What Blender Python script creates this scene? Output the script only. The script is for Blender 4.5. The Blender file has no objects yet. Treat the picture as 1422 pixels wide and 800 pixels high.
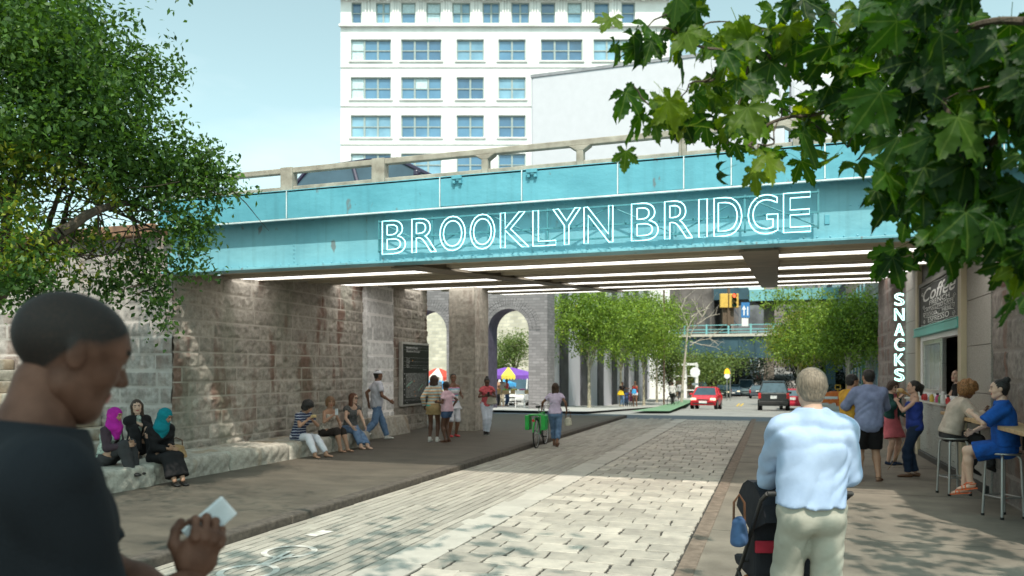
import bpy, math, random
import numpy as np
from math import sin, cos, pi, radians, atan2, sqrt
from mathutils import Vector, Matrix, noise as mnoise

# ---------------------------------------------------------------- camera / light
F_PX, HZ, CX, CAMH = 1080.0, 514.0, 711.0, 1.8
YAW = radians(18.77)
scene = bpy.context.scene
cam_d = bpy.data.cameras.new('camera'); cam = bpy.data.objects.new('camera', cam_d)
scene.collection.objects.link(cam); scene.camera = cam
cam.location = (0, 0, CAMH); cam.rotation_euler = (pi/2, 0, YAW)
cam_d.sensor_width = 36; cam_d.sensor_fit = 'HORIZONTAL'
cam_d.lens = F_PX/1422*36; cam_d.shift_y = (HZ-400)/1422
cam_d.clip_start = 0.05; cam_d.clip_end = 2000
cam_d.dof.use_dof = True; cam_d.dof.focus_distance = 6.5; cam_d.dof.aperture_fstop = 2.5

SUN_EL = radians(55); SUN_AZ = atan2(0.42, -1.0)      # direction TO the sun: x=.42, y=-1
sdir = Vector((cos(SUN_EL)*0.387, -cos(SUN_EL)*0.922, sin(SUN_EL)))
sun_d = bpy.data.lights.new('sun', 'SUN'); sun = bpy.data.objects.new('sun', sun_d)
scene.collection.objects.link(sun); sun_d.energy = 4.1; sun_d.angle = radians(0.6)
sun_d.color = (1.0, 0.91, 0.80)
sun.rotation_euler = sdir.to_track_quat('Z', 'Y').to_euler()
world = bpy.data.worlds.new('World'); scene.world = world; world.use_nodes = True
wn = world.node_tree.nodes; wl = world.node_tree.links
for n in list(wn): wn.remove(n)
sky = wn.new('ShaderNodeTexSky'); sky.sky_type = 'NISHITA'; sky.sun_disc = False
sky.sun_elevation = SUN_EL; sky.sun_rotation = math.atan2(sdir.x, sdir.y)
sky.air_density = 1.0; sky.dust_density = 2.0; sky.ozone_density = 1.0
mixs = wn.new('ShaderNodeMix'); mixs.data_type = 'RGBA'; mixs.blend_type = 'MULTIPLY'
mixs.inputs['Factor'].default_value = 1.0
mixs.inputs['B'].default_value = (1.25, 1.66, 1.52, 1)      # pale turquoise air
hsv = wn.new('ShaderNodeHueSaturation'); hsv.inputs['Saturation'].default_value = 0.42
# thin high cloud, a veil in the sky itself
tc = wn.new('ShaderNodeTexCoord'); mp = wn.new('ShaderNodeMapping'); mp.inputs['Scale'].default_value = (1.2, 1.2, 4)
nz = wn.new('ShaderNodeTexNoise'); nz.inputs['Scale'].default_value = 2.2; nz.inputs['Detail'].default_value = 6
rp = wn.new('ShaderNodeValToRGB'); rp.color_ramp.elements[0].position = .5; rp.color_ramp.elements[1].position = .8
rp.color_ramp.elements[1].color = (.35, .35, .35, 1)
mc = wn.new('ShaderNodeMix'); mc.data_type = 'RGBA'; mc.inputs['B'].default_value = (9, 9.4, 9.6, 1)
bg = wn.new('ShaderNodeBackground'); bg.inputs['Strength'].default_value = 0.142
wo = wn.new('ShaderNodeOutputWorld')
wl.new(sky.outputs[0], hsv.inputs['Color']); wl.new(hsv.outputs[0], mixs.inputs['A'])
wl.new(tc.outputs['Generated'], mp.inputs[0]); wl.new(mp.outputs[0], nz.inputs['Vector'])
wl.new(nz.outputs[0], rp.inputs[0]); wl.new(rp.outputs[0], mc.inputs['Factor'])
wl.new(mixs.outputs['Result'], mc.inputs['A']); wl.new(mc.outputs['Result'], bg.inputs['Color'])
wl.new(bg.outputs[0], wo.inputs['Surface'])
vs = scene.view_settings; vs.view_transform = 'Standard'; vs.look = 'None'; vs.gamma = 1
vs.exposure = 0.12; vs.use_curve_mapping = False
scene.render.engine = 'CYCLES'
scene.cycles.max_bounces = 6; scene.cycles.diffuse_bounces = 3; scene.cycles.glossy_bounces = 3
scene.cycles.transmission_bounces = 4; scene.cycles.transparent_max_bounces = 6

RNG = random.Random(7); NR = np.random.default_rng(7)
sy, cy = sin(YAW), cos(YAW)
def cam2w(lat, d, z): return Vector((lat*cy - d*sy, lat*sy + d*cy, z))
def at(u, v, z=0.0):
    d = (CAMH-z)*F_PX/(v-HZ); return cam2w((u-CX)/F_PX*d, d, z)
def atd(u, v, d): return cam2w((u-CX)/F_PX*d, d, CAMH+(HZ-v)/F_PX*d)
def atX(u, v, X):
    r = (u-CX)/F_PX; d = X/(r*cy - sy); return atd(u, v, d)
def atY(u, v, Y):
    r = (u-CX)/F_PX; d = Y/(r*sy + cy); return atd(u, v, d)
PROF = [(-60, 0), (31, 0), (50, -.66), (58, -1.0), (75, -1.2), (105, -1.5), (125, -.8), (150, .9), (200, 3.6), (300, 8), (700, 9)]
def gz(y):
    for (a, za), (b, zb) in zip(PROF, PROF[1:]):
        if y <= b: return za + (zb-za)*max(0, (y-a))/(b-a)
    return PROF[-1][1]
def gxy(u, d):           # a spot on the real ground at camera depth d
    p = cam2w((u-CX)/F_PX*d, d, 0); p.z = gz(p.y); return p

def S(r, g, b):          # sRGB 0-255 -> linear
    f = lambda c: (c/255/12.92 if c/255 <= .04045 else ((c/255+.055)/1.055)**2.4)
    return (f(r), f(g), f(b), 1)

# ---------------------------------------------------------------- materials
def nodes(name):
    m = bpy.data.materials.new(name); m.use_nodes = True
    nt = m.node_tree; b = nt.nodes['Principled BSDF']; return m, nt, b
def ND(nt, t, **kw):
    n = nt.nodes.new(t)
    for k, v in kw.items():
        if k in n.inputs: n.inputs[k].default_value = v
        else: setattr(n, k, v)
    return n
_mc = {}
def mat(name, c, rough=.7, metal=0, var=.12, scale=6, bump=.0, bscale=60, spec=.4, emit=None, es=1, trans=0, stretch=(1,1,1), c2=None, tone=0, alpha=None):
    if name in _mc: return _mc[name]
    m, nt, b = nodes(name); L = nt.links
    if len(c) == 3: c = (*c, 1)
    b.inputs['Roughness'].default_value = rough; b.inputs['Metallic'].default_value = metal
    b.inputs['Specular IOR Level'].default_value = spec
    tcn = ND(nt, 'ShaderNodeTexCoord'); mpn = ND(nt, 'ShaderNodeMapping'); mpn.inputs['Scale'].default_value = stretch
    L.new(tcn.outputs['Object'], mpn.inputs[0])
    n = ND(nt, 'ShaderNodeTexNoise', Scale=scale, Detail=6); n.inputs['Roughness'].default_value = .6
    L.new(mpn.outputs[0], n.inputs['Vector'])
    r = ND(nt, 'ShaderNodeValToRGB'); r.color_ramp.elements[0].position = .3; r.color_ramp.elements[1].position = .7
    d = c2 or tuple(x*(1-var*2) for x in c[:3])
    r.color_ramp.elements[0].color = (*d[:3], 1); r.color_ramp.elements[1].color = tuple(min(1, x*(1+var)) for x in c[:3])+(1,)
    L.new(n.outputs[0], r.inputs[0]); out = r.outputs[0]
    if tone:
        at_ = ND(nt, 'ShaderNodeAttribute', attribute_name='tone')
        mr = ND(nt, 'ShaderNodeMapRange'); mr.inputs['To Min'].default_value = 1-tone; mr.inputs['To Max'].default_value = 1+tone
        L.new(at_.outputs['Fac'], mr.inputs[0])
        mx = ND(nt, 'ShaderNodeMix', data_type='RGBA', blend_type='MULTIPLY'); mx.inputs['Factor'].default_value = 1
        L.new(out, mx.inputs['A']); L.new(mr.outputs[0], mx.inputs['B']); out = mx.outputs['Result']
    L.new(out, b.inputs['Base Color'])
    rr = ND(nt, 'ShaderNodeMapRange'); rr.inputs['To Min'].default_value = max(0, rough-.1); rr.inputs['To Max'].default_value = min(1, rough+.1)
    L.new(n.outputs[0], rr.inputs[0]); L.new(rr.outputs[0], b.inputs['Roughness'])
    if bump:
        n2 = ND(nt, 'ShaderNodeTexNoise', Scale=bscale, Detail=5); L.new(mpn.outputs[0], n2.inputs['Vector'])
        bp = ND(nt, 'ShaderNodeBump', Strength=min(1, bump), Distance=.02); L.new(n2.outputs[0], bp.inputs['Height'])
        L.new(bp.outputs[0], b.inputs['Normal'])
    if emit:
        b.inputs['Emission Color'].default_value = (*emit[:3], 1); b.inputs['Emission Strength'].default_value = es
    if trans: b.inputs['Transmission Weight'].default_value = trans
    if alpha is not None: b.inputs['Alpha'].default_value = alpha
    _mc[name] = m; return m

# ---------------------------------------------------------------- mesh builders
COL = scene.collection
def link(name, me, parent=None, loc=None):
    o = bpy.data.objects.new(name, me); COL.objects.link(o)
    if parent: o.parent = parent
    if loc is not None: o.location = loc
    return o
def tag(o, label=None, cat=None, group=None, kind=None):
    if label: o['label'] = label
    if cat: o['category'] = cat
    if group: o['group'] = group
    if kind: o['kind'] = kind
    return o
def empty(name, loc=(0,0,0), rz=0, label=None, cat=None, group=None):
    o = bpy.data.objects.new(name, None); COL.objects.link(o); o.location = loc; o.rotation_euler = (0,0,rz)
    o.empty_display_size = .1
    return tag(o, label, cat, group)
def copy_tree(o, parent=None):
    c = o.copy(); COL.objects.link(c)
    if parent: c.parent = parent
    for ch in list(o.children): copy_tree(ch, c)
    return c

def fast_mesh(name, verts, faces, mats, midx=None, smooth=False, tone=None, corner=4):
    verts = np.asarray(verts, np.float32); faces = np.asarray(faces, np.int32)
    me = bpy.data.meshes.new(name); me.vertices.add(len(verts)); me.vertices.foreach_set('co', verts.ravel())
    k = faces.shape[1]; me.loops.add(faces.size); me.loops.foreach_set('vertex_index', faces.ravel())
    me.polygons.add(len(faces)); me.polygons.foreach_set('loop_start', np.arange(len(faces), dtype=np.int32)*k)
    if smooth: me.polygons.foreach_set('use_smooth', np.ones(len(faces), bool))
    for m in (mats if isinstance(mats, (list, tuple)) else [mats]): me.materials.append(m)
    if midx is not None: me.polygons.foreach_set('material_index', np.asarray(midx, np.int32))
    if tone is not None:
        a = me.attributes.new('tone', 'FLOAT', 'POINT'); a.data.foreach_set('value', np.asarray(tone, np.float32))
    me.update(calc_edges=True); return me

class MB:
    def __init__(s): s.v = []; s.f = []; s.m = []; s.t = []; s.M = Matrix.Identity(4); s.cur = 0; s.tone = .5
    def add(s, vs, fs, m=None):
        b = len(s.v); s.v += [tuple(s.M @ Vector(p)) for p in vs]; s.t += [s.tone]*len(vs)
        for f in fs: s.f.append(tuple(b+i for i in f)); s.m.append(s.cur if m is None else m)
        return s
    def box(s, c, d, m=None, rz=0, R=None, tp=(1,1), sh=(0,0)):
        x, y, z = d[0]/2, d[1]/2, d[2]/2
        vs = []
        for k, q in ((-1, (1,1)), (1, tp)):
            for a, b_ in ((-1,-1),(1,-1),(1,1),(-1,1)):
                vs.append(Vector((a*x*q[0]+(sh[0] if k>0 else 0), b_*y*q[1]+(sh[1] if k>0 else 0), k*z)))
        if R is None: R = Matrix.Rotation(rz, 3, 'Z')
        c = Vector(c); vs = [c + R @ v for v in vs]
        return s.add(vs, [(3,2,1,0),(4,5,6,7),(0,1,5,4),(1,2,6,5),(2,3,7,6),(3,0,4,7)], m)
    def bx(s, x0, x1, y0, y1, z0, z1, m=None): return s.box(((x0+x1)/2,(y0+y1)/2,(z0+z1)/2), (abs(x1-x0),abs(y1-y0),abs(z1-z0)), m)
    def tube(s, pts, r, n=8, m=None, closed=False, cap=True):
        pts = [Vector(p) for p in pts]; N = len(pts)
        if not hasattr(r, '__len__'): r = [r]*N
        vs, fs = [], []; prev = None
        for i, p in enumerate(pts):
            if closed: t = pts[(i+1) % N] - pts[i-1]
            else: t = pts[min(N-1, i+1)] - pts[max(0, i-1)]
            if t.length < 1e-9: t = Vector((0,0,1))
            t.normalize()
            if prev is None:
                up = Vector((0,0,1)) if abs(t.z) < .9 else Vector((1,0,0)); a = t.cross(up).normalized()
            else:
                a = prev - t*prev.dot(t)
                a = a.normalized() if a.length > 1e-6 else t.orthogonal().normalized()
            prev = a; b = t.cross(a)
            for k in range(n):
                w = 2*pi*k/n; vs.append(p + (a*cos(w)+b*sin(w))*r[i])
        for i in range(N if closed else N-1):
            j = (i+1) % N
            for k in range(n): fs.append((i*n+k, i*n+(k+1) % n, j*n+(k+1) % n, j*n+k))
        if cap and not closed: fs.append(tuple(range(n-1, -1, -1))); fs.append(tuple((N-1)*n+k for k in range(n)))
        return s.add(vs, fs, m)
    def lathe(s, prof, c=(0,0,0), n=20, m=None, R=None):
        vs, fs = [], []; c = Vector(c); R = R or Matrix.Identity(3)
        for r, z in prof:
            for k in range(n): w = 2*pi*k/n; vs.append(c + R @ Vector((r*cos(w), r*sin(w), z)))
        for i in range(len(prof)-1):
            for k in range(n): fs.append((i*n+k, i*n+(k+1) % n, (i+1)*n+(k+1) % n, (i+1)*n+k))
        fs.append(tuple(range(n-1, -1, -1))); fs.append(tuple((len(prof)-1)*n+k for k in range(n)))
        return s.add(vs, fs, m)
    def prism(s, poly, O, U, V, d, m=None):     # polygon in plane (U,V) from origin O, extruded along vector d
        O, U, V, d = Vector(O), Vector(U), Vector(V), Vector(d); n = len(poly)
        a = [O+U*x+V*y for x, y in poly]; b = [p+d for p in a]
        fs = [tuple(range(n-1, -1, -1)), tuple(range(n, 2*n))]+[(i, (i+1) % n, n+(i+1) % n, n+i) for i in range(n)]
        return s.add(a+b, fs, m)
    def quad(s, a, b, c, d, m=None): return s.add([a,b,c,d], [(0,1,2,3)], m)
    def build(s, name, mats, parent=None, loc=None, smooth=False, bevel=0, seg=2, rz=0):
        me = bpy.data.meshes.new(name); me.from_pydata(s.v, [], s.f)
        for mm in (mats if isinstance(mats, (list, tuple)) else [mats]): me.materials.append(mm)
        me.polygons.foreach_set('material_index', s.m)
        a = me.attributes.new('tone', 'FLOAT', 'POINT'); a.data.foreach_set('value', s.t)
        if smooth: me.polygons.foreach_set('use_smooth', [True]*len(s.f))
        me.update(); o = link(name, me, parent, loc)
        if smooth == 'auto' or smooth:
            try: me.set_sharp_from_angle(angle=radians(40))
            except Exception: pass
        if rz: o.rotation_euler = (0,0,rz)
        if bevel:
            b = o.modifiers.new('b', 'BEVEL'); b.width = bevel; b.segments = seg; b.limit_method = 'ANGLE'; b.angle_limit = radians(40)
        return o

def text_geo(body, size=1, outline=0, spx=1, res=3, align='LEFT', extr=0, shear=0, offset=0, space=1):
    cu = bpy.data.curves.new('t', 'FONT'); cu.body = body; cu.size = size; cu.resolution_u = res; cu.align_x = align
    cu.shear = shear; cu.offset = offset; cu.space_character = space
    if outline: cu.fill_mode = 'NONE'; cu.bevel_depth = outline; cu.bevel_resolution = 1
    else: cu.extrude = extr
    o = bpy.data.objects.new('t', cu); COL.objects.link(o)
    dg = bpy.context.evaluated_depsgraph_get(); me = bpy.data.meshes.new_from_object(o.evaluated_get(dg))
    vs = [(v.co.x*spx, v.co.y, v.co.z) for v in me.vertices]; fs = [tuple(p.vertices) for p in me.polygons]
    bpy.data.objects.remove(o); bpy.data.curves.remove(cu); bpy.data.meshes.remove(me)
    return vs, fs

# relief masonry: real blocks standing proud of their joints, one sheet
def masonry(w, h, course=.31, bl=(.7, 1.3), res=.035, rough=.02, joint=.012, depth=.018, seed=1, hfun=None):
    rg = np.random.default_rng(seed)
    nx = max(2, int(w/res)); ny = max(2, int(h/res))
    xs = np.linspace(0, w, nx+1); ys = np.linspace(0, h, ny+1)
    X, Y = np.meshgrid(xs, ys)
    H = np.zeros_like(X); T = np.full_like(X, .5)
    y0 = 0
    fld = rg.normal(size=(ny+9, nx+9))
    def sm(a, k):
        for _ in range(k): a = (a+np.roll(a,1,0)+np.roll(a,-1,0)+np.roll(a,1,1)+np.roll(a,-1,1))/5
        return a/ (a.std()+1e-9)
    f1 = sm(fld, 2)[:ny+1, :nx+1]; f2 = sm(rg.normal(size=(ny+9, nx+9)), 14)[:ny+1, :nx+1]
    while y0 < h:
        ch = course*rg.uniform(.92, 1.08); x0 = -rg.uniform(0, bl[1])
        while x0 < w:
            L = rg.uniform(*bl); ins = (X >= x0) & (X < x0+L) & (Y >= y0) & (Y < y0+ch)
            if ins.any():
                ex = np.minimum(X-x0, x0+L-X); ey = np.minimum(Y-y0, y0+ch-Y); e = np.minimum(ex, ey)
                t = rg.uniform(0, 1); bulge = np.clip((e-joint)/.05, 0, 1)
                hh = np.where(e < joint, 0, depth*(.4+.6*bulge)+ rough*(.45*f1+.75*f2)*bulge*rg.uniform(.5, 1.2) + rough*.5*rg.normal())
                H[ins] = hh[ins]; T[ins] = np.where(e[ins] < joint, 3.0, t)
            x0 += L
        y0 += ch
    V = np.stack([X, Y, H], -1).reshape(-1, 3)
    i = np.arange(ny)[:, None]*(nx+1)+np.arange(nx)[None, :]
    Fc = np.stack([i, i+1, i+nx+2, i+nx+1], -1).reshape(-1, 4)
    return V, Fc, T.ravel()
def wall_sheet(name, m, O, U, V, w, h, parent=None, **kw):
    vs, fs, t = masonry(w, h, **kw); O, U, V = np.array(O, float), np.array(U, float), np.array(V, float)
    N = np.cross(U, V); P = O+vs[:, :1]*U+vs[:, 1:2]*V+vs[:, 2:3]*N
    return P, fs, t
class Sheets:
    def __init__(s): s.P=[]; s.F=[]; s.T=[]; s.n=0
    def add(s, P, Fc, T): s.P.append(P); s.F.append(Fc+s.n); s.T.append(T); s.n += len(P); return s
    def build(s, name, m, parent=None):
        me = fast_mesh(name, np.concatenate(s.P), np.concatenate(s.F), m, tone=np.concatenate(s.T)); return link(name, me, parent)
# ================================================================= MATERIALS of the setting
def stone_mat(name, base, tone=.28, stain=.5, grime=(.05,.045,.04), rust=(.16,.07,.045), moss=None, sc=1.0):
    m, nt, b = nodes(name); L = nt.links
    b.inputs['Roughness'].default_value = .88; b.inputs['Specular IOR Level'].default_value = .25
    tcn = ND(nt, 'ShaderNodeTexCoord')
    n = ND(nt, 'ShaderNodeTexNoise', Scale=9*sc, Detail=8); n.inputs['Roughness'].default_value = .7
    L.new(tcn.outputs['Object'], n.inputs['Vector'])
    r = ND(nt, 'ShaderNodeValToRGB'); e = r.color_ramp.elements
    e[0].position = .32; e[0].color = tuple(x*.62 for x in base)+(1,); e[1].position = .68; e[1].color = tuple(min(1,x*1.25) for x in base)+(1,)
    L.new(n.outputs[0], r.inputs[0])
    a = ND(nt, 'ShaderNodeAttribute', attribute_name='tone'); mr = ND(nt, 'ShaderNodeMapRange')
    mr.inputs['To Min'].default_value = 1-tone; mr.inputs['To Max'].default_value = 1+tone; L.new(a.outputs['Fac'], mr.inputs[0]); jt = ND(nt, 'ShaderNodeMapRange'); jt.inputs['From Min'].default_value = 1.0; jt.inputs['From Max'].default_value = 2.0; L.new(a.outputs['Fac'], jt.inputs[0])
    mx = ND(nt, 'ShaderNodeMix', data_type='RGBA', blend_type='MULTIPLY'); mx.inputs['Factor'].default_value = 1
    L.new(r.outputs[0], mx.inputs['A']); L.new(mr.outputs[0], mx.inputs['B']); out = mx.outputs['Result']
    def layer(scale, stretch, lo, hi, colr, amt, out, off):
        mp_ = ND(nt, 'ShaderNodeMapping'); mp_.inputs['Scale'].default_value = stretch; mp_.inputs['Location'].default_value = off
        L.new(tcn.outputs['Object'], mp_.inputs[0])
        q = ND(nt, 'ShaderNodeTexNoise', Scale=scale, Detail=5); L.new(mp_.outputs[0], q.inputs['Vector'])
        rr = ND(nt, 'ShaderNodeMapRange'); rr.inputs['From Min'].default_value = lo; rr.inputs['From Max'].default_value = hi
        rr.inputs['To Max'].default_value = amt; L.new(q.outputs[0], rr.inputs[0])
        x = ND(nt, 'ShaderNodeMix', data_type='RGBA'); L.new(rr.outputs[0], x.inputs['Factor']); L.new(out, x.inputs['A'])
        x.inputs['B'].default_value = (*colr, 1); return x.outputs['Result']
    out = layer(2.0, (1,1,.28), .545, .64, rust, stain, out, (3,1,0))
    out = layer(.9, (1,1,.5), .57, .75, grime, stain*.8, out, (8,4,2))
    out = layer(5, (1,1,1), .6, .75, tuple(min(1,x*1.7) for x in base[:3]), .45, out, (1,9,5))
    jx = ND(nt, 'ShaderNodeMix', data_type='RGBA'); L.new(jt.outputs[0], jx.inputs['Factor']); L.new(out, jx.inputs['A']); jx.inputs['B'].default_value = tuple(min(1,x*1.15) for x in base[:3])+(1,); out = jx.outputs['Result']
    if moss: out = layer(1.1, (1,1,.4), .56, .7, moss, .5, out, (15,2,7))
    L.new(out, b.inputs['Base Color'])
    n2 = ND(nt, 'ShaderNodeTexNoise', Scale=38*sc, Detail=8); L.new(tcn.outputs['Object'], n2.inputs['Vector'])
    n2.inputs['Roughness'].default_value = .7
    bp = ND(nt, 'ShaderNodeBump', Strength=.75, Distance=.02); L.new(n2.outputs[0], bp.inputs['Height']); L.new(bp.outputs[0], b.inputs['Normal'])
    return m
M_wall = stone_mat('granite_wall', (.375,.34,.295), tone=.14, stain=.72, moss=(.13,.16,.11))
M_front = stone_mat('granite_front', (.37,.335,.31), tone=.17, stain=.4)
M_pil = stone_mat('granite_painted_sunlit', (.82,.79,.78), stain=.06)  # very pale tone stands in for sunlight falling on the pilaster
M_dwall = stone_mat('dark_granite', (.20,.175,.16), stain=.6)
M_pier = stone_mat('pitted_limestone', (.46,.42,.36), stain=.25, tone=.12)
M_bench = stone_mat('pale_bench_stone', (.43,.40,.345), stain=.55, grime=(.2,.19,.17), rust=(.32,.22,.13), tone=.1)
M_brickg = stone_mat('grey_brick', (.30,.28,.27), tone=.2, stain=.2)
def paint_mat(name, c, c2, rough, chips=.5, drip=.35):
    m = mat(name, c, rough=rough, var=.1, scale=1.3, bump=.3, bscale=7, spec=.4, stretch=(1,1,1.6), c2=c2); nt = m.node_tree; L = nt.links; b = nt.nodes['Principled BSDF']
    out = b.inputs['Base Color'].links[0].from_socket; t = ND(nt, 'ShaderNodeTexCoord')
    for sc, stv, lo, hi, colr, amt in ((3.2,(3,1,.16),.52,.75,tuple(x*.55 for x in c),drip),(1.1,(.6,1,1.4),.55,.75,tuple(min(1,x*1.35+.03) for x in c),.5),(5.5,(1,1,.5),.66,.70,(.16,.075,.035),chips),(30,(1,1,1),.70,.74,(.07,.10,.10),chips*.8)):
        mp_ = ND(nt, 'ShaderNodeMapping'); mp_.inputs['Scale'].default_value = stv; L.new(t.outputs['Object'], mp_.inputs[0])
        q = ND(nt, 'ShaderNodeTexNoise', Scale=sc, Detail=6); L.new(mp_.outputs[0], q.inputs['Vector']); r = ND(nt, 'ShaderNodeMapRange'); r.inputs['From Min'].default_value = lo; r.inputs['From Max'].default_value = hi; r.inputs['To Max'].default_value = amt
        L.new(q.outputs[0], r.inputs[0]); x = ND(nt, 'ShaderNodeMix', data_type='RGBA'); L.new(r.outputs[0], x.inputs['Factor']); L.new(out, x.inputs['A']); x.inputs['B'].default_value = (*colr, 1); out = x.outputs['Result']
    L.new(out, b.inputs['Base Color']); return m
M_turq = paint_mat('turquoise_paint', (.125,.40,.49), (.095,.335,.42), .5)
M_turqw = paint_mat('turquoise_paint_web', (.21,.47,.54), (.16,.40,.48), .4, .6, .45)
M_edge = mat('bare_edge', (.75,.85,.86), rough=.5)
M_rail = mat('rail_beige', (.40,.37,.31), rough=.75, var=.15, scale=5, bump=.3, c2=(.24,.21,.17))
M_beam = mat('beam_brown', (.50,.44,.34), rough=.6, var=.12, scale=2, c2=(.36,.31,.235), stretch=(.4,3,3))
M_dark = mat('dark_metal', (.03,.028,.026), rough=.5)
M_white = mat('white_paint', (.8,.8,.8), rough=.5, var=.03)
M_strip = mat('glowing_beam_strip', (.9,.9,.88), rough=.5, var=.02, emit=(1,.98,.93), es=2.6)  # glow in place of light on beam undersides, also brightens the underpass
M_neon = mat('neon_tube', (.8,1,1), emit=(.38,.93,1.0), es=1.8)
M_neong = mat('neon_tube_green', (.8,1,.95), emit=(.50,1,.86), es=2.4)

# ================================================================= GROUND
def strip(name, x0, x1, y0, y1, dz, m, nx=1, kind='structure', label=None):
    ys = sorted(set([y0, y1]+[y for y, _ in PROF if y0 < y < y1]+[y0+(y1-y0)*i/6 for i in range(7)]))
    b = MB()
    for a, c in zip(ys, ys[1:]): b.quad((x0,a,gz(a)+dz), (x1,a,gz(a)+dz), (x1,c,gz(c)+dz), (x0,c,gz(c)+dz))
    o = b.build(name, m); return tag(o, kind=kind)
M_asph = mat('asphalt', (.10,.10,.10), rough=.9, var=.2, scale=3, bump=.5, bscale=120)
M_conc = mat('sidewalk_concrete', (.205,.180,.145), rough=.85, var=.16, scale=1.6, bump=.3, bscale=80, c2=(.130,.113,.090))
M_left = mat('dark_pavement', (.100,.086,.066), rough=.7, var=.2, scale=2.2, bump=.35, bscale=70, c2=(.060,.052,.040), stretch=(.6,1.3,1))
M_kerb = mat('dark_kerb_stone', (.10,.085,.07), rough=.9, var=.3, scale=14, bump=.6, bscale=90, c2=(.05,.042,.035))
M_kerbr = mat('brown_band_stone', (.20,.155,.12), rough=.9, var=.3, scale=8, bump=.5, bscale=90, c2=(.11,.085,.065))
M_pale = mat('pale_road', (.42,.41,.39), rough=.85, var=.1, scale=1, bump=.2)
M_green = mat('green_lane_paint', (.17,.30,.18), rough=.8, var=.1, scale=3)
M_yel = mat('yellow_paint', (.75,.5,.05), rough=.7)

strip('ground', -400, 400, -60, 700, -.03, M_asph)
strip('far_road', -11.2, 2.0, 31, 300, 0, mat('street_asphalt', (.30,.295,.28), rough=.85, var=.12, scale=.8, bump=.3))
strip('cross_street', -60, 60, 28.6, 31, .004, mat('cross_asphalt', (.085,.10,.12), rough=.6, var=.35, scale=.7, stretch=(.3,2,1), c2=(.05,.065,.09)))
strip('far_pavement', -30, -7.4, 31.0, 110, .10, M_pale)
strip('far_plaza', -60, -11.3, 31.2, 60, .104, M_pale)
strip('far_right_pavement', 2.0, 40, 31, 160, .10, M_pale)
strip('right_pavement', -.69, 2.95, -6, 28.6, .004, M_conc)
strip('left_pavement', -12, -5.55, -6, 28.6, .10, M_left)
# sawn joints of the right pavement
b = MB()
for y in [2.2, 5.6, 9.0, 12.4, 15.8, 19.2]: b.bx(-.68, 2.94, y, y+.008, .0045, .008)
tag(b.build('pavement_joints', mat('joint_dark', (.14,.13,.11), rough=.95)), kind='structure')
b = MB(); y = -4
while y < 28.5:
    L_ = RNG.uniform(1.5, 2.1); b.tone = RNG.random(); b.bx(-5.56, -5.34, y, y+L_-.012, -.02, .105); y += L_
tag(b.build('left_kerb', M_kerb, bevel=.02), kind='structure')
b = MB(); y = -4
while y < 28.5:
    L_ = RNG.uniform(1.2, 1.6); b.bx(-.85, -.69, y, y+L_-.008, -.02, .012); y += L_
tag(b.build('right_kerb', M_kerbr, bevel=.005), kind='structure')
# street paving: bed, ragged big flags, long thin setts, pale slabs between
strip('paving_bed', -5.35, -.84, -6, 28.6, -.004, mat('joint_sand', (.055,.052,.046), rough=1, var=.2, scale=20))
M_flag = mat('cream_flagstone', (.43,.39,.33), rough=.72, var=.1, scale=5, bump=.35, bscale=45, tone=.22, c2=(.32,.295,.255))
M_sett = mat('grey_sett', (.35,.325,.28), rough=.75, var=.10, scale=3, bump=.4, bscale=60, tone=.15, c2=(.32,.295,.25))
M_slab = mat('pale_slab', (.44,.415,.365), rough=.75, var=.06, scale=4, bump=.3, tone=.10)
def flag_poly(x0, x1, y0, y1, g, rg, jag, n=5):
    pts = []
    cs = [(x0+g,y0+g),(x1-g,y0+g),(x1-g,y1-g),(x0+g,y1-g)]
    cs = [(x+rg.uniform(-jag,jag)*.9, y+rg.uniform(-jag,jag)*.9) for x, y in cs]
    for i in range(4):
        a, c = cs[i], cs[(i+1)%4]
        dx, dy = c[0]-a[0], c[1]-a[1]; Ln = sqrt(dx*dx+dy*dy) or 1; k = n if Ln > .3 else max(2, n//2)
        for j in range(k):
            t = (j + (.22 if j == 0 else 0))/k; o_ = rg.uniform(-jag, jag)*.7
            pts.append((a[0]+dx*t - dy/Ln*o_, a[1]+dy*t+dx/Ln*o_))
        t = 1-.22/k; pts.append((a[0]+dx*t, a[1]+dy*t))
    return pts
def paver(b, pts, z0, z1, rg, ch=.007):
    b.tone = rg.random(); n = len(pts); cx = sum(p[0] for p in pts)/n; cy_ = sum(p[1] for p in pts)/n
    tx, ty = rg.uniform(-.012, .012), rg.uniform(-.012, .012); dz = rg.uniform(-.0015, .0015)
    def in_(p, q): dx, dy = cx-p[0], cy_-p[1]; l = sqrt(dx*dx+dy*dy); return (p[0]+dx/l*q, p[1]+dy/l*q)
    top = []; mid = []
    for p in pts:
        q = in_(p, ch); top.append((q[0], q[1], z1+dz+tx*(q[0]-cx)+ty*(q[1]-cy_))); mid.append((p[0], p[1], z1-ch*.7))
    bot = [(p[0], p[1], z0) for p in pts]
    b.add(bot+mid+top, [tuple(range(2*n, 3*n))]+[(i,(i+1)%n,n+(i+1)%n,n+i) for i in range(n)]+[(n+i,n+(i+1)%n,2*n+(i+1)%n,2*n+i) for i in range(n)])
rg = random.Random(3)
b = MB(); y = 2.2; row = 0
while y < 28.4:
    h_ = rg.uniform(.30, .345)
    x = -3.05; first = True
    while x < -.88:
        w_ = rg.uniform(.37, .45)
        if first and row % 2: w_ *= .5
        first = False
        x1 = min(x+w_, -.865)
        if -.865-x1 < .12: x1 = -.865
        if x1-x > .05: paver(b, flag_poly(x, x1, y, y+h_, .0085, rg, .013 if y < 14 else .006, 6 if y < 14 else 3), -.01, .012, rg)
        x = x1
    y += h_; row += 1
tag(b.build('flagstone_paving', M_flag), kind='structure')
b = MB(); y = 2.2
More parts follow.
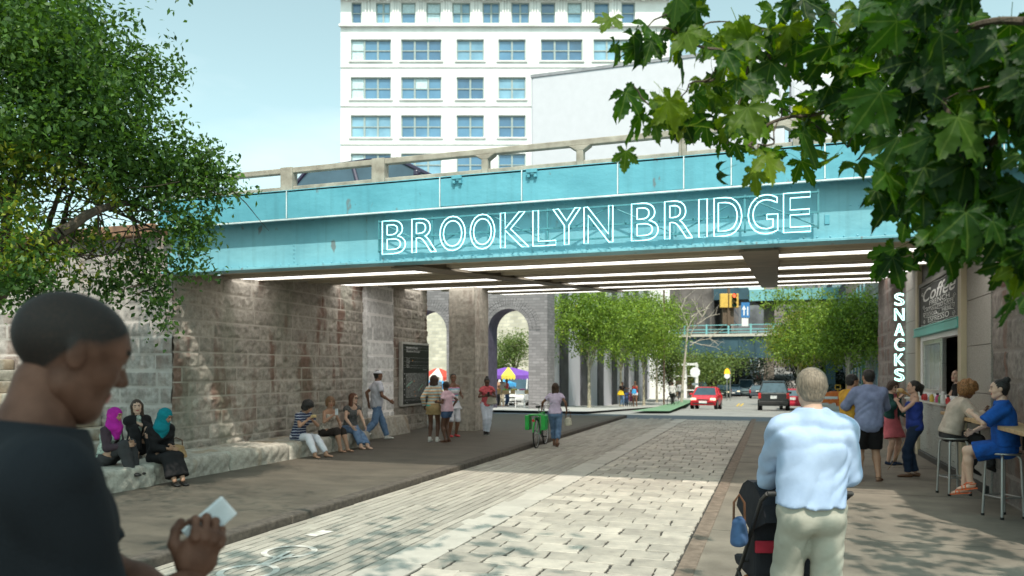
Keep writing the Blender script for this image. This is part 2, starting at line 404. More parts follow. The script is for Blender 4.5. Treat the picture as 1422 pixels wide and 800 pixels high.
while y < 28.4:
    h_ = .62; paver(b, flag_poly(-3.52, -3.06, y, y+h_, .004, rg, .002, 2), -.01, .010, rg, .004); y += h_
tag(b.build('slab_band', M_slab), kind='structure')
b = MB(); x = -5.335; k = 0
while x < -3.54:
    y = 2.2 - rg.random()*.5; x1 = x + .112
    while y < 28.4:
        h_ = rg.uniform(.45, 1.1); paver(b, [(x+.007,y+.003),(x1-.007,y+.003),(x1-.007,y+h_-.003),(x+.007,y+h_-.003)], -.01, .010, rg, .004); y += h_
    x = x1
tag(b.build('sett_paving', M_sett), kind='structure')
# worn white road marking (bicycle symbol and a dash) on the setts
M_worn = mat('worn_white_paint', (.56,.54,.50), rough=.8, var=.3, scale=9, c2=(.36,.34,.30))
b = MB()
def ring(b, cx, cy_, r, w, z, a0=0, a1=2*pi, n=26, h=.003):
    for i in range(n):
        a, c = a0+(a1-a0)*i/n, a0+(a1-a0)*(i+1)/n
        P = [(cx+cos(t)*q, cy_+sin(t)*q, z) for t, q in ((a,r-w/2),(a,r+w/2),(c,r+w/2),(c,r-w/2))]; b.add(P, [(0,1,2,3)])
def bar(b, p, q, w, z):
    d = Vector((q[0]-p[0], q[1]-p[1])); n = Vector((-d.y, d.x)).normalized()*w/2
    b.add([(p[0]+n.x,p[1]+n.y,z),(p[0]-n.x,p[1]-n.y,z),(q[0]-n.x,q[1]-n.y,z),(q[0]+n.x,q[1]+n.y,z)], [(0,1,2,3)])
zc = .016
w1, w2 = at(345,796), at(402,768)
for cx_, cy2 in ((w1.x,w1.y),(w2.x,w2.y)): ring(b, cx_, cy2, .24, .06, zc)
q1, q2 = at(430,746), at(456,739); bar(b, (w1.x,w1.y), ((w1.x+w2.x)/2+.05,(w1.y+w2.y)/2+.3), .05, zc+.001); bar(b, (w1.x,w1.y), (w2.x,w2.y), .05, zc+.003); bar(b, (q1.x,q1.y), (q2.x,q2.y), .16, zc)
tag(b.build('road_marking', M_worn), kind='structure')
def atg(u, v):                                           # ray meets the sloping far ground
    d = 20.0
    for _ in range(400):
        p = atd(u, v, d)
        if p.z <= gz(p.y)+.0: return Vector((p.x, p.y, gz(p.y)))
        d += .4
    return p
b = MB()
gp = [atg(u, v) for u, v in ((876,574.5),(930,574.5),(961,560),(966,557),(948,557),(935,562),(910,568))]
b.add([(p.x, p.y, gz(p.y)+.114) for p in gp], [tuple(range(len(gp)))]); tag(b.build('bike_lane', M_green), kind='structure')
b = MB()
for u in (1022, 1027): p = atg(u, 564.5); q = atg(u+4, 560.5); w = Vector((.14,0,0)); b.add([p+Vector((0,0,.012)), p+w+Vector((0,0,.012)), q+w+Vector((0,0,.012)), q+Vector((0,0,.012))], [(0,1,2,3)])
tag(b.build('lane_marking', M_yel), kind='structure')
b = MB()
for yy, hw in ((46,.3),(47.2,.3),(66,.5)): b.quad((-7,yy,gz(yy)+.01),(1.9,yy,gz(yy)+.01),(1.9,yy+hw,gz(yy+hw)+.01),(-7,yy+hw,gz(yy+hw)+.01))
tag(b.build('road_line', M_worn), kind='structure')

# ================================================================= ABUTMENTS, BENCH, STEPS, PIER
def zceil(y): return 3.46+.072*(y-10.8)
XL = -9.85; XR = 2.95

def soffit(P, y=True):
    P[:, 2] = np.minimum(P[:, 2], 3.46+.072*(np.maximum(P[:, 1], 10.8)-10.8)+.02); return P
def wall(name, label, m, O, U, w, h, cat='stone wall', trim=False, back=.6, parent=None, cap=None, **kw):
    P, f_, t_ = wall_sheet('', m, O, U, (0,0,1), w, h, **kw)
    if trim: soffit(P)
    U = Vector(U); N = U.cross(Vector((0,0,1))); O = Vector(O)
    r = empty(name, (0,0,0), label=label, cat=cat) if parent is None else parent
    me = fast_mesh('stone_facing', P, f_, m, tone=t_); link('stone_facing', me, r)
    b = MB(); A = O - N*.05 + U*.06; w = w-.12; 
    z1 = O.z+h
    if trim: 
        ya, yb = O.y, O.y+U.y*w
        b.add([A, A+U*w, A+U*w-N*back, A-N*back]+[Vector((p.x,p.y,3.46+.072*(p.y-10.8)-.01)) for p in (A, A+U*w, A+U*w-N*back, A-N*back)], [(0,1,5,4),(1,2,6,5),(2,3,7,6),(3,0,4,7),(4,5,6,7)])
    else:
        b.add([A, A+U*w, A+U*w-N*back, A-N*back]+[p+Vector((0,0,h)) for p in (A, A+U*w, A+U*w-N*back, A-N*back)], [(0,1,5,4),(1,2,6,5),(2,3,7,6),(3,0,4,7),(4,5,6,7)])
    b.build('core', m, r); return r
lw = wall('abutment_wall', 'long rust stained granite block wall on the left under the bridge', M_wall, (XL,10.8,0), (0,1,0), 10.3, 4.3, trim=True, seed=5, course=.275, bl=(.8,1.6), rough=.016, depth=.014, res=.022, joint=.014)
fw = wall('front_abutment_wall', 'sunlit granite wall facing the street behind the three seated women', M_front, (-21,10.8,0), (1,0,0), 21+XL-.0, 4.12, seed=9, course=.29, bl=(.8,1.5), rough=.014, depth=.014, res=.03, joint=.016, back=.5)
b = MB()
x = -21
while x < XL-.5: b.bx(x, min(x+1.2, XL-.02), 10.62, 11.2, 4.12, 4.32); x += 1.21
b.build('coping', mat('rusty_coping', (.30,.17,.10), rough=.9, var=.4, scale=5, c2=(.12,.07,.05)), fw, bevel=.02)
# pilaster standing proud of the wall, painted pale in place of sunlight
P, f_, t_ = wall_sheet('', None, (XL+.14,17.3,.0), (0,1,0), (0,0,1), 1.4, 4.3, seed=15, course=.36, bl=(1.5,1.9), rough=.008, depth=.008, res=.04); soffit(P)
pr = empty('pilaster', (0,0,0), label='smooth stone pilaster, painted pale as if sunlit, on the left wall behind the man in a cap', cat='pilaster')
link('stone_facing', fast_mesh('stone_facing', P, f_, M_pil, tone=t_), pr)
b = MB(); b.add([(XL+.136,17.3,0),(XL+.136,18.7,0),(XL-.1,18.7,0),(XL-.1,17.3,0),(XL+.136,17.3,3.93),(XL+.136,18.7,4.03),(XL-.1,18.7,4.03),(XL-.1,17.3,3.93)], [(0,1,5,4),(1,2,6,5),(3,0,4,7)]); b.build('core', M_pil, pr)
b = MB(); b.box((XL+.24,18.0,.34), (.5,2.1,.5), tp=(.55,1)); b.build('plinth', M_bench, pr, bevel=.03)

# bench of pale pitted stone along the wall
sh = Sheets()
def rough_box(sh, x0, x1, y0, y1, z0, z1, seed, res=.04, amp=.020, cham=.08):
    for (O, U, V, w, h) in (((x1,y0,z0),(0,1,0),(0,0,1),y1-y0,z1-z0), ((x0,y0,z0),(1,0,0),(0,0,1),x1-x0,z1-z0), ((x1,y1,z0),(-1,0,0),(0,0,1),x1-x0,z1-z0), ((x0,y0,z1),(1,0,0),(0,1,0),x1-x0,y1-y0)):
        nx, ny = max(1,int(w/res)), max(1,int(h/res)); X, Y = np.meshgrid(np.linspace(0,w,nx+1), np.linspace(0,h,ny+1))
        P = np.array(O,float)+X.reshape(-1,1)*np.array(U,float)+Y.reshape(-1,1)*np.array(V,float)
        # pull edges in for a worn arris, then push by a position hash so that faces stay joined
        c = np.array([(x0+x1)/2,(y0+y1)/2,(z0+z1)/2]); hs = np.array([(x1-x0)/2,(y1-y0)/2,(z1-z0)/2])
        q = (P-c); g = np.maximum(np.abs(q)-(hs-cham), 0); l = np.linalg.norm(g, axis=1, keepdims=True)
        P = np.where(l > cham, c+np.sign(q)*(np.minimum(np.abs(q), hs-cham)+g/np.maximum(l,1e-6)*cham), P)
        n_ = (np.sin(P[:,0]*17+P[:,1]*9+seed)+np.sin(P[:,1]*23-P[:,2]*31+seed*2)+np.sin(P[:,0]*41+P[:,2]*27))*amp*.4
        P = P + (P-c)/np.maximum(np.linalg.norm(P-c,axis=1,keepdims=True),1e-6)*n_[:,None]
        i = np.arange(ny)[:,None]*(nx+1)+np.arange(nx)[None,:]
        sh.add(P, np.stack([i,i+1,i+nx+2,i+nx+1],-1).reshape(-1,4), np.full(len(P), (seed*.37)%1))
yb = [7.3, 9.2, 10.9, 12.6, 14.1, 15.7]
for i, (a, c) in enumerate(zip(yb, yb[1:])):
    rough_box(sh, XL+.02 if a > 10.5 else -14, -8.72+.06*(i==0), a+.004, c, .0, .42, i+2)
tag(sh.build('stone_bench', M_bench), 'long pale pitted stone ledge along the foot of the left wall', 'stone bench')
sh = Sheets()
for k in range(9):
    rough_box(sh, -16, -10.55-.42*k, 9.75-.0*k, 10.78, .40+.2*k, .60+.2*k, k+20, cham=.03, amp=.006)
tag(sh.build('stone_steps', M_bench), 'pale stone steps climbing to the left along the sunlit granite wall', 'steps')

# pier and the far arcade
def pier(name, x0, x1, y0, y1, h, m, label, course=.42, res=.045, seed=1):
    r = empty(name, ((x0+x1)/2,(y0+y1)/2,0), label=label, cat='stone pier')
    sh = Sheets(); cx_, cy2 = (x0+x1)/2, (y0+y1)/2
    for O, U, w in (((x0-cx_,y0-cy2,0),(1,0,0),x1-x0), ((x1-cx_,y0-cy2,0),(0,1,0),y1-y0), ((x1-cx_,y1-cy2,0),(-1,0,0),x1-x0), ((x0-cx_,y1-cy2,0),(0,-1,0),y1-y0)):
        vs_, f_, t_ = masonry(w, h, course=course, bl=(.42,.85), res=res, rough=.005, depth=.006, joint=.01, seed=seed)
        N = np.cross(U, (0,0,1)); sh.add(np.array(O,float)+vs_[:,:1]*np.array(U,float)+vs_[:,1:2]*np.array((0,0,1.))+vs_[:,2:3]*N, f_, t_)
    sh.build('stone_facing', m, r); b = MB(); b.bx(-(x1-x0)/2+.003,(x1-x0)/2-.003,-(y1-y0)/2+.003,(y1-y0)/2-.003,0,h-.003); b.build('core', m, r); return r
pier('stone_pier', -8.74, -7.96, 20.2, 21.25, 4.3, M_pier, 'square pitted limestone pier the woman with the phone leans on', seed=4)
tag(bpy.data.objects['stone_pier'], group=None)

def arcade(name, label, y0, x0, x1, ztop, arches, th, m, mi):
    r = empty(name, (0,0,0), label=label, cat='arcade wall'); b = MB()
    def front(y, flip):
        xs = x0
        for (a0, a1, zs) in arches:
            R_ = (a1-a0)/2; c = (a0+a1)/2
            seg = [(xs, -1.2),(a0, -1.2),(a0, zs)]
            q = [Vector((xs,y,-1.2)),Vector((a0,y,-1.2)),Vector((a0,y,ztop)),Vector((xs,y,ztop))]; b.add(q, [(0,1,2,3)] if not flip else [(3,2,1,0)])
            n = 18
            for i in range(n):
                w0, w1 = pi-pi*i/n, pi-pi*(i+1)/n
                p0, p1 = (c+R_*cos(w0), zs+R_*sin(w0)), (c+R_*cos(w1), zs+R_*sin(w1))
                b.add([(p0[0],y,p0[1]),(p1[0],y,p1[1]),(p1[0],y,ztop),(p0[0],y,ztop)], [(0,1,2,3)] if not flip else [(3,2,1,0)])
            xs = a1
        b.add([(xs,y,-1.2),(x1,y,-1.2),(x1,y,ztop),(xs,y,ztop)], [(0,1,2,3)] if not flip else [(3,2,1,0)])
    front(y0, False); front(y0+th, True)
    for X in (x0, x1): b.add([(X,y0,-1.2),(X,y0+th,-1.2),(X,y0+th,ztop),(X,y0,ztop)], [(0,1,2,3)])
    b.add([(x0,y0,ztop),(x1,y0,ztop),(x1,y0+th,ztop),(x0,y0+th,ztop)], [(0,1,2,3)])
    b.build('wall', m, r)
    b = MB(); rb = MB()
    for (a0, a1, zs) in arches:
        R_ = (a1-a0)/2; c = (a0+a1)/2; n = 24
        pr_ = [(a0, -1.2)]+[(c+R_*cos(pi-pi*i/n), zs+R_*sin(pi-pi*i/n)) for i in range(n+1)]+[(a1, -1.2)]
        for p, q in zip(pr_, pr_[1:]): b.add([(p[0],y0,p[1]),(p[0],y0+th,p[1]),(q[0],y0+th,q[1]),(q[0],y0,q[1])], [(0,1,2,3)])
        k = 34
        for ringi in range(3):
            for i in range(k):
                w0, w1 = pi-pi*i/k-.006, pi-pi*(i+1)/k+.006; ra = R_+.01+.2*ringi; rb_ = ra+.185; rb.tone = RNG.random()
                P = [(c+ra*cos(w0),zs+ra*sin(w0)),(c+ra*cos(w1),zs+ra*sin(w1)),(c+rb_*cos(w1),zs+rb_*sin(w1)),(c+rb_*cos(w0),zs+rb_*sin(w0))]
                rb.prism(P, (0,y0-.03,0), (1,0,0), (0,0,1), (0,.03,0))
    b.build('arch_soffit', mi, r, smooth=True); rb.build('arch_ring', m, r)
    return r
def brick_mat(name, base, w=.24, h=.08, off=(0,0,0), mort=(.3,.3,.3), rot=None):
    m, nt, bb = nodes(name); L = nt.links; bb.inputs['Roughness'].default_value = .9
    tcn = ND(nt, 'ShaderNodeTexCoord'); sp = ND(nt, 'ShaderNodeSeparateXYZ'); L.new(tcn.outputs['Object'], sp.inputs[0])
    ad = ND(nt, 'ShaderNodeMath', operation='ADD'); L.new(sp.outputs[0], ad.inputs[0]); L.new(sp.outputs[1], ad.inputs[1])
    cb = ND(nt, 'ShaderNodeCombineXYZ'); L.new(ad.outputs[0], cb.inputs[0]); L.new(sp.outputs[2], cb.inputs[1])
    br = ND(nt, 'ShaderNodeTexBrick', Scale=1); br.inputs['Brick Width'].default_value = w; br.inputs['Row Height'].default_value = h
    br.inputs['Mortar Size'].default_value = min(w,h)*.1; br.inputs['Color1'].default_value = (*base,1); br.inputs['Color2'].default_value = tuple(x*.7 for x in base)+(1,)
    br.inputs['Mortar'].default_value = (*mort,1); L.new(cb.outputs[0], br.inputs['Vector'])
    n = ND(nt, 'ShaderNodeTexNoise', Scale=1.2, Detail=6); L.new(tcn.outputs['Object'], n.inputs['Vector'])
    mr = ND(nt, 'ShaderNodeMapRange'); mr.inputs['To Min'].default_value = .65; mr.inputs['To Max'].default_value = 1.35; L.new(n.outputs[0], mr.inputs[0])
    mx = ND(nt, 'ShaderNodeMix', data_type='RGBA', blend_type='MULTIPLY'); mx.inputs['Factor'].default_value = 1
    L.new(br.outputs['Color'], mx.inputs['A']); L.new(mr.outputs[0], mx.inputs['B']); L.new(mx.outputs['Result'], bb.inputs['Base Color'])
    bp = ND(nt, 'ShaderNodeBump', Strength=.5, Distance=.02); L.new(br.outputs['Fac'], bp.inputs['Height']); bp.invert = True; L.new(bp.outputs[0], bb.inputs['Normal'])
    return m
M_gbr = brick_mat('grey_brickwork', (.27,.245,.25), w=.4, h=.14, mort=(.17,.16,.16))
M_lbr = brick_mat('pale_brickwork', (.60,.55,.44), w=.7, h=.3, mort=(.45,.42,.36))
AY = 36.0
def ax(u): return atY(u, 500, AY).x
arcade('arcade_wall', 'grey brick arcade with tall round arches beyond the pier', AY, ax(430), ax(760), 6.6,
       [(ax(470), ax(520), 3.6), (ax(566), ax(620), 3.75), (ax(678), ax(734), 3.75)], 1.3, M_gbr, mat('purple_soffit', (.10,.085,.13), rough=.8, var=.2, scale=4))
# pale wall far behind the market
b = MB(); p0 = atY(520, 500, 66); p1 = atY(765, 500, 66); b.bx(p0.x-6, p1.x, 66, 67, -1.5, 12); 
r = tag(b.build('market_wall', M_lbr), 'sunlit pale stone wall behind the market seen through the arch', 'stone wall')

# ================================================================= RIGHT WALL and SNACK KIOSK
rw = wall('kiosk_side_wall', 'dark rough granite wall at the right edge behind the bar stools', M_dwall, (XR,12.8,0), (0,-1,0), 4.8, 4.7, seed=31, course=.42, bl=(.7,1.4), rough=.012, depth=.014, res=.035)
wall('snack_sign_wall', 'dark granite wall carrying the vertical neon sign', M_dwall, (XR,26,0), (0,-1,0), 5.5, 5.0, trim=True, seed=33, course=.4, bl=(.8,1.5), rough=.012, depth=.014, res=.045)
M_panel = mat('speckled_panel', (.33,.31,.28), rough=.8, var=.14, scale=55, bump=.3, bscale=140, c2=(.22,.205,.185))
M_trim = mat('beige_trim', (.45,.39,.27), rough=.55, var=.06, scale=2)
M_steel = mat('brushed_steel', (.55,.55,.53), rough=.3, metal=.9, var=.06, scale=3, stretch=(1,1,20))
M_alu = mat('stool_metal', (.42,.42,.41), rough=.38, metal=.75, var=.06)
M_teal = mat('teal_shelf_paint', (.12,.42,.38), rough=.45, var=.06)
M_wood = mat('blond_wood', (.50,.33,.17), rough=.5, var=.18, scale=3, stretch=(.6,8,8))
ki = empty('snack_kiosk', (XR,16,0), label='snack kiosk with serving window, coffee board and corrugated steel front', cat='kiosk')
K = lambda: MB()
def kb(name, m, boxes, bevel=.006):
    b = MB()
    for q in boxes: b.bx(*q)
    return b.build(name, m, ki, bevel=bevel)
XO = XR-XR   # kiosk-local x = 0 is the wall face; y local = y-16
def kl(y): return y-16.0
for (ya, yb_) in ((18.85,20.5),(12.8,14.3)):
    zc_ = zceil((ya+yb_)/2); zs = [0,.72,1.45,2.18,2.91,min(3.64,zc_-.02),zc_+.05]
    for z0, z1 in zip(zs, zs[1:]):
        if z1-z0 > .03: kb('cladding_panel', M_panel, [(-.03,.25,kl(ya)+.004,kl(yb_)-.004,z0+.004,z1-.004)], .006)
for y in (18.58, 14.43): kb('frame_post', M_trim, [(-.11,.2,kl(y)-.13,kl(y)+.13,0,zceil(y)+.02)], .012)
b = MB(); y = kl(14.56)
while y < kl(18.45): b.bx(-.062,-.03,y,y+.05,.12,1.16); y += .1
b.bx(-.03,.1,kl(14.56),kl(18.45),.02,1.18); b.build('corrugated_front', M_steel, ki, bevel=.008)
kb('base_strip', M_dark, [(-.10,.1,kl(12.9),kl(20.4),.0,.115)])
kb('counter', M_steel, [(-.36,.1,kl(14.58),kl(18.44),1.185,1.225)], .01)
kb('shelf_hood', M_teal, [(-.15,.0,kl(14.50),kl(18.75),2.50,2.53),(-.13,-.10,kl(14.50),kl(18.75),2.53,2.655),(-.14,-.0,kl(14.50),kl(18.75),2.657,2.685)], .006)
# window: frame, sashes, dark interior
kb('window_frame', M_white, [(-.05,.10,kl(14.56),kl(14.72),1.24,2.5),(-.05,.10,kl(18.28),kl(18.44),1.24,2.5),(-.05,.1,kl(14.72),kl(18.28),2.40,2.5),(-.05,.1,kl(14.72),kl(18.28),1.24,1.34)], .008)
kb('window_sash', M_steel, [(-.03,.05,kl(16.30),kl(16.46),1.34,2.4),(-.03,.05,kl(18.1),kl(18.28),1.34,2.4),(-.03,.05,kl(16.46),kl(18.1),1.34,1.42),(-.03,.05,kl(16.46),kl(18.1),2.32,2.4)], .006)
M_glass = mat('kiosk_glass', (.75,.85,.85), rough=.08, var=.02, spec=.8, alpha=.35)
kb('window_pane', M_glass, [(.0,.012,kl(16.46),kl(18.1),1.42,2.32)], 0)
kb('interior', mat('kiosk_interior', (.14,.10,.07), rough=.8, var=.3, scale=3), [(1.9,1.95,kl(13),kl(20.4),.1,3.4),(.12,1.9,kl(14.0),kl(14.05),.1,3.4),(.12,1.9,kl(20.3),kl(20.35),.1,3.4),(.12,1.9,kl(14.0),kl(20.3),2.75,2.8),(.12,1.9,kl(14.0),kl(20.3),.9,.95)], 0)
kb('back_shelf', M_wood, [(1.5,1.9,kl(14.2),kl(20.2),1.5,1.53),(1.5,1.9,kl(14.2),kl(20.2),1.95,1.98)])
# wall behind the coffee board
kb('upper_panel', M_dark, [(-.02,.2,kl(14.56),kl(18.44),2.69,zceil(14.6)+.3)], 0)
# solid mass of the abutment behind the kiosk
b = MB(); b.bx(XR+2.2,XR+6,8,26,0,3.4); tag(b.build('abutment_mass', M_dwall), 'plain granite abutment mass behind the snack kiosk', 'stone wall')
# wooden bar ledge
b = MB(); b.bx(XR-.42,XR+.0,9.0,14.25,1.08,1.13)
lg = empty('bar_ledge', (0,0,0), label='long blond wood bar ledge on the right wall beside the stools', cat='bar ledge')
b.build('board', M_wood, lg, bevel=.008)
for y in (9.6,11.2,13.4): b = MB(); b.bx(XR-.32,XR,y,y+.03,1.0,1.078); b.bx(XR-.05,XR-.0,y,y+.03,.8,1.0); b.build('bracket', M_dark, lg)

# chalk board
CB = empty('chalkboard', (XR,16,0), label='black chalkboard with white hand lettered coffee menu above the serving window', cat='chalkboard')
b = MB(); b.bx(-.06,-.025,kl(14.62),kl(18.38),2.70,3.56); b.build('board', mat('slate', (.05,.05,.047), rough=.7, var=.35, scale=3, c2=(.025,.025,.024)), CB)
b = MB()
for q in ((-.09,-.02,kl(14.58),kl(14.66),2.70,3.60),(-.09,-.02,kl(18.34),kl(18.42),2.70,3.60),(-.09,-.02,kl(14.66),kl(18.34),3.52,3.60)): b.bx(*q)
b.build('frame', mat('slate_frame', (.12,.115,.10), rough=.6), CB, bevel=.006)
M_chalk = mat('chalk', (.75,.75,.72), rough=.95, var=.25, scale=30)
def chalk(txt, yc, z, size, w, shear=0, parent=CB, off=0):
    vs_, fs_ = text_geo(txt, size, align='CENTER', shear=shear, offset=off)
    mn = min(v[0] for v in vs_); mx = max(v[0] for v in vs_); k = w/(mx-mn); b = MB()
    b.add([(-.0625, kl(yc)-(v[0]-(mn+mx)/2)*k, z+v[1]) for v in vs_], fs_); return b.build('chalk_lettering', M_chalk, parent)
chalk('Coffee', 16.5, 3.20, .36, 3.1, .35, off=.004); chalk('FRENCH', 16.4, 3.09, .13, 1.9); chalk('CAPPUCCINO CAFFE', 16.5, 2.99, .11, 2.8, .1)
chalk('GOOD     HERE', 16.5, 2.885, .09, 2.4); chalk('ESPRESSO', 16.5, 2.755, .15, 2.0)
b = MB()
def sp(cy_, cz, a, n=30, turns=1.6, s=1, r0=.09):
    return [(-.064, kl(cy_)+s*(a*.9*(1-t)*cos(turns*2*pi*t)*2.2), cz+a*(1-t)*sin(turns*2*pi*t)) for t in [i/n for i in range(n)]]
for (yy, zz, s_) in ((17.95,3.08,1),(15.05,3.08,-1),(17.9,2.92,-1),(15.1,2.92,1),(17.9,2.78,1),(15.1,2.78,-1),(18.1,3.35,1),(14.9,3.4,-1)): b.tube(sp(yy, zz, .055, s=s_), .0045, n=4)
for zz, w in ((3.06,1.2),(2.965,1.5),(2.87,1.4),(3.5,1.75),(2.72,1.75)):
    b.tube([(-.064, kl(16.5)+w*t, zz+.012*sin(t*7)) for t in [i/16-1+i/16 for i in range(17)]], .004, n=4)
b.tube([(-.064, kl(16.5)+.16*cos(w)*(1 if 0 else 1), 2.93+.05*sin(w)) for w in [pi+pi*i/12 for i in range(13)]], .006, n=4)
b.build('chalk_flourish', M_chalk, CB)

# SNACKS neon sign
SN = empty('snacks_neon_sign', (2.79,20.62,0), label='glowing vertical green white neon sign reading SNACKS', cat='neon sign')
b = MB(); b.bx(-.035,-.02,-.30,.30,1.62,3.92)
def neon(txt, box, plane, par, mt, r, bold=.03, name='letter'):
    vs_, fs_ = text_geo(txt, 1, outline=r, offset=bold, res=4)
    # the tube is laid at the outline; fit to the box
    x0, x1 = min(v[0] for v in vs_), max(v[0] for v in vs_); y0, y1 = min(v[1] for v in vs_), max(v[1] for v in vs_)
    return vs_, fs_, (x0,x1,y0,y1)
def neon_letter(ch, O, U, V, w, h, r, par, mt, bold):
    # build the outline as a centreline first, then fit, then sweep a round tube
    cu = bpy.data.curves.new('t', 'FONT'); cu.body = ch; cu.size = 1; cu.resolution_u = 5; cu.offset = bold; cu.fill_mode = 'NONE'
    o = bpy.data.objects.new('t', cu); COL.objects.link(o)
    me = bpy.data.meshes.new_from_object(o.evaluated_get(bpy.context.evaluated_depsgraph_get()))
    P = [v.co.copy() for v in me.vertices]; E = [tuple(e.vertices) for e in me.edges]
    bpy.data.objects.remove(o); bpy.data.curves.remove(cu); bpy.data.meshes.remove(me)
    x0, x1 = min(p.x for p in P), max(p.x for p in P); y0, y1 = min(p.y for p in P), max(p.y for p in P)
    adj = {}
    for a, c in E: adj.setdefault(a, []).append(c); adj.setdefault(c, []).append(a)
    seen = set(); b = MB(); O, U, V = Vector(O), Vector(U), Vector(V)
    for s0 in adj:
        if s0 in seen: continue
        loop = [s0]; seen.add(s0); cur = s0
        while True:
            nx = [q for q in adj[cur] if q not in seen]
            if not nx: break
            cur = nx[0]; seen.add(cur); loop.append(cur)
        pts = [O+U*((P[i].x-x0)/(x1-x0+1e-6)*w)+V*((P[i].y-y0)/(y1-y0)*h) for i in loop]
        # small gap where the tube turns back into the wall
        out = [pts[0]]
        for p in pts[1:]:
            if (p-out[-1]).length > r*.8: out.append(p)
        b.tube(out, r, n=6, closed=True)
    return b.build('letter', mt, par, smooth=True)
for i, ch in enumerate('SNACKS'):
    neon_letter(ch, (-.10, 0, 3.66-.362*(i+1)+.055), (1,0,0), (0,0,1), .20, .285, .0115, SN, M_neong, .035)
bk = MB()
bk.bx(-.005,.005,.02,.03,1.45,3.70)
for i in range(6): bk.bx(-.09,.16,.015,.03,3.66-.362*(i+1)+.19,3.66-.362*(i+1)+.20)
bk.build('bracket', M_dark, SN)

# ================================================================= THE BRIDGE
BR = empty('steel_bridge', (0,10.8,0), label='turquoise steel girder bridge crossing the whole street', cat='bridge')
XA, XB = -9.95, 9.0
b = MB(); b.bx(XA,XB,0,.03,3.47,4.30); b.bx(XA,XB,-.16,.18,3.44,3.475); b.bx(XA,XB,-.10,.16,4.27,4.30); b.build('girder', M_turqw, BR, bevel=.004)
# rivets
b = MB()
for x in np.arange(XA+.1, XB, .11):
    b.lathe([(.012,0),(.010,.006),(.002,.009)], (x, -.03-.08, 3.4755), n=6)
for x in np.arange(XA+.05, XB, .16):
    for z in (3.52, 4.19): b.lathe([(.013,0),(.010,.007),(.002,.010)], (x,-.001,z), n=6, R=Matrix.Rotation(pi/2,3,'X'))
for xc in (1.98, 2.55, -3.25, -7.4):
    for z in np.arange(3.56, 3.98, .065): b.lathe([(.014,0),(.011,.008),(.002,.011)], (xc,-.001,z), n=6, R=Matrix.Rotation(pi/2,3,'X'))
for xc in (.9,1.0,1.12,-1.4,-1.28,-1.52,-4.9,-4.8): b.lathe([(.014,0),(.011,.008),(.002,.011)], (xc,-.001,3.9+.01*sin(xc*9)), n=6, R=Matrix.Rotation(pi/2,3,'X'))
b.build('rivet', M_turqw, BR).__setitem__('kind','stuff')
b = MB()
for xc in (.62, 1.72, -1.9): b.bx(xc-.03,xc+.03,-.012,0,3.68,3.80)
b.build('lug_plate', M_turq, BR, bevel=.003)
# projecting parapet band, in panels with pale seams
seams = [XA]+[atY(u, 240, 10.42).x for u in (390,605,720,855,948,1015,1147,1243,1310,1400)]+[XB]
for x0, x1 in zip(seams, seams[1:]):
    b = MB(); b.bx(x0+.006,x1-.006,-.22,-.18,4.22+RNG.uniform(-.008,.008),4.66); b.bx(x0+.006,x1-.006,-.22,.1,4.63,4.668)
    b.build('parapet_panel', M_turq, BR, bevel=.004)
b = MB()
for x in seams[1:-1]: b.bx(x-.012,x+.004,-.232,-.22,4.22,4.655)
b.bx(XA,XB,-.23,-.18,4.19,4.212); b.build('seam_edge', M_edge, BR, bevel=.003)
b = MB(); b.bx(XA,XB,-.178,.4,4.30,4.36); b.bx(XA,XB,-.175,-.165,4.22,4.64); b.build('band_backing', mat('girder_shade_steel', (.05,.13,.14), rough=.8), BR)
b = MB()
for u in (630, 735):
    b = MB(); x = atY(u, 250, 10.42).x; b.bx(x-.07,x-.03,-.27,-.22,4.54,4.64); b.bx(x+.03,x+.07,-.27,-.22,4.54,4.64); b.bx(x-.08,x+.08,-.285,-.262,4.6,4.655)
    b.build('bracket', M_turq, BR, bevel=.004)
# deck, beams, added glowing strips standing in for lit beam undersides
def yl(y): return y-10.8
b = MB(); zt = .95
b.add([(XA,.1,4.2),(XB,.1,4.2),(XB,yl(28.3),zceil(28.3)+.75),(XA,yl(28.3),zceil(28.3)+.75),(XA,.1,4.3),(XB,.1,4.3),(XB,yl(28.3),zceil(28.3)+.95),(XA,yl(28.3),zceil(28.3)+.95)], [(3,2,1,0),(4,5,6,7),(0,1,5,4),(1,2,6,5),(2,3,7,6),(3,0,4,7)])
b.build('deck', M_asph, BR)
lights = [(12.3,13.2),(15.9,17.0),(19.6,20.8),(23.3,24.6),(27.0,28.1)]  # y spans of the added glowing strips, no real lamps
ed = [11.0]+[q for p in lights for q in p]+[28.3]
b = MB(); M_bm = M_beam
def slab(b, x0, x1, y0, y1, up0, up1):
    za, zb = zceil(y0), zceil(y1)
    b.add([(x0,yl(y0),za+up0),(x1,yl(y0),za+up0),(x1,yl(y1),zb+up0),(x0,yl(y1),zb+up0),(x0,yl(y0),za+up1),(x1,yl(y0),za+up1),(x1,yl(y1),zb+up1),(x0,yl(y1),zb+up1)], [(3,2,1,0),(4,5,6,7),(0,1,5,4),(1,2,6,5),(2,3,7,6),(3,0,4,7)])
for i in range(0, len(ed)-1, 2):
    y0, y1 = ed[i], ed[i+1]; n = max(1, round((y1-y0)/.9)); 
    b = MB(); slab(b, XA, XB, y0, y1, .05, .45)
    for k in range(n+1):
        yy = y0+(y1-y0-.16)*k/n; slab(b, XA, XB, yy, yy+.16, -.03+.02*(k%2), .06)
    b.build('floor_beam', M_bm, BR, bevel=.006)
xc = [XA, -5.6, -.05, XR+.4]
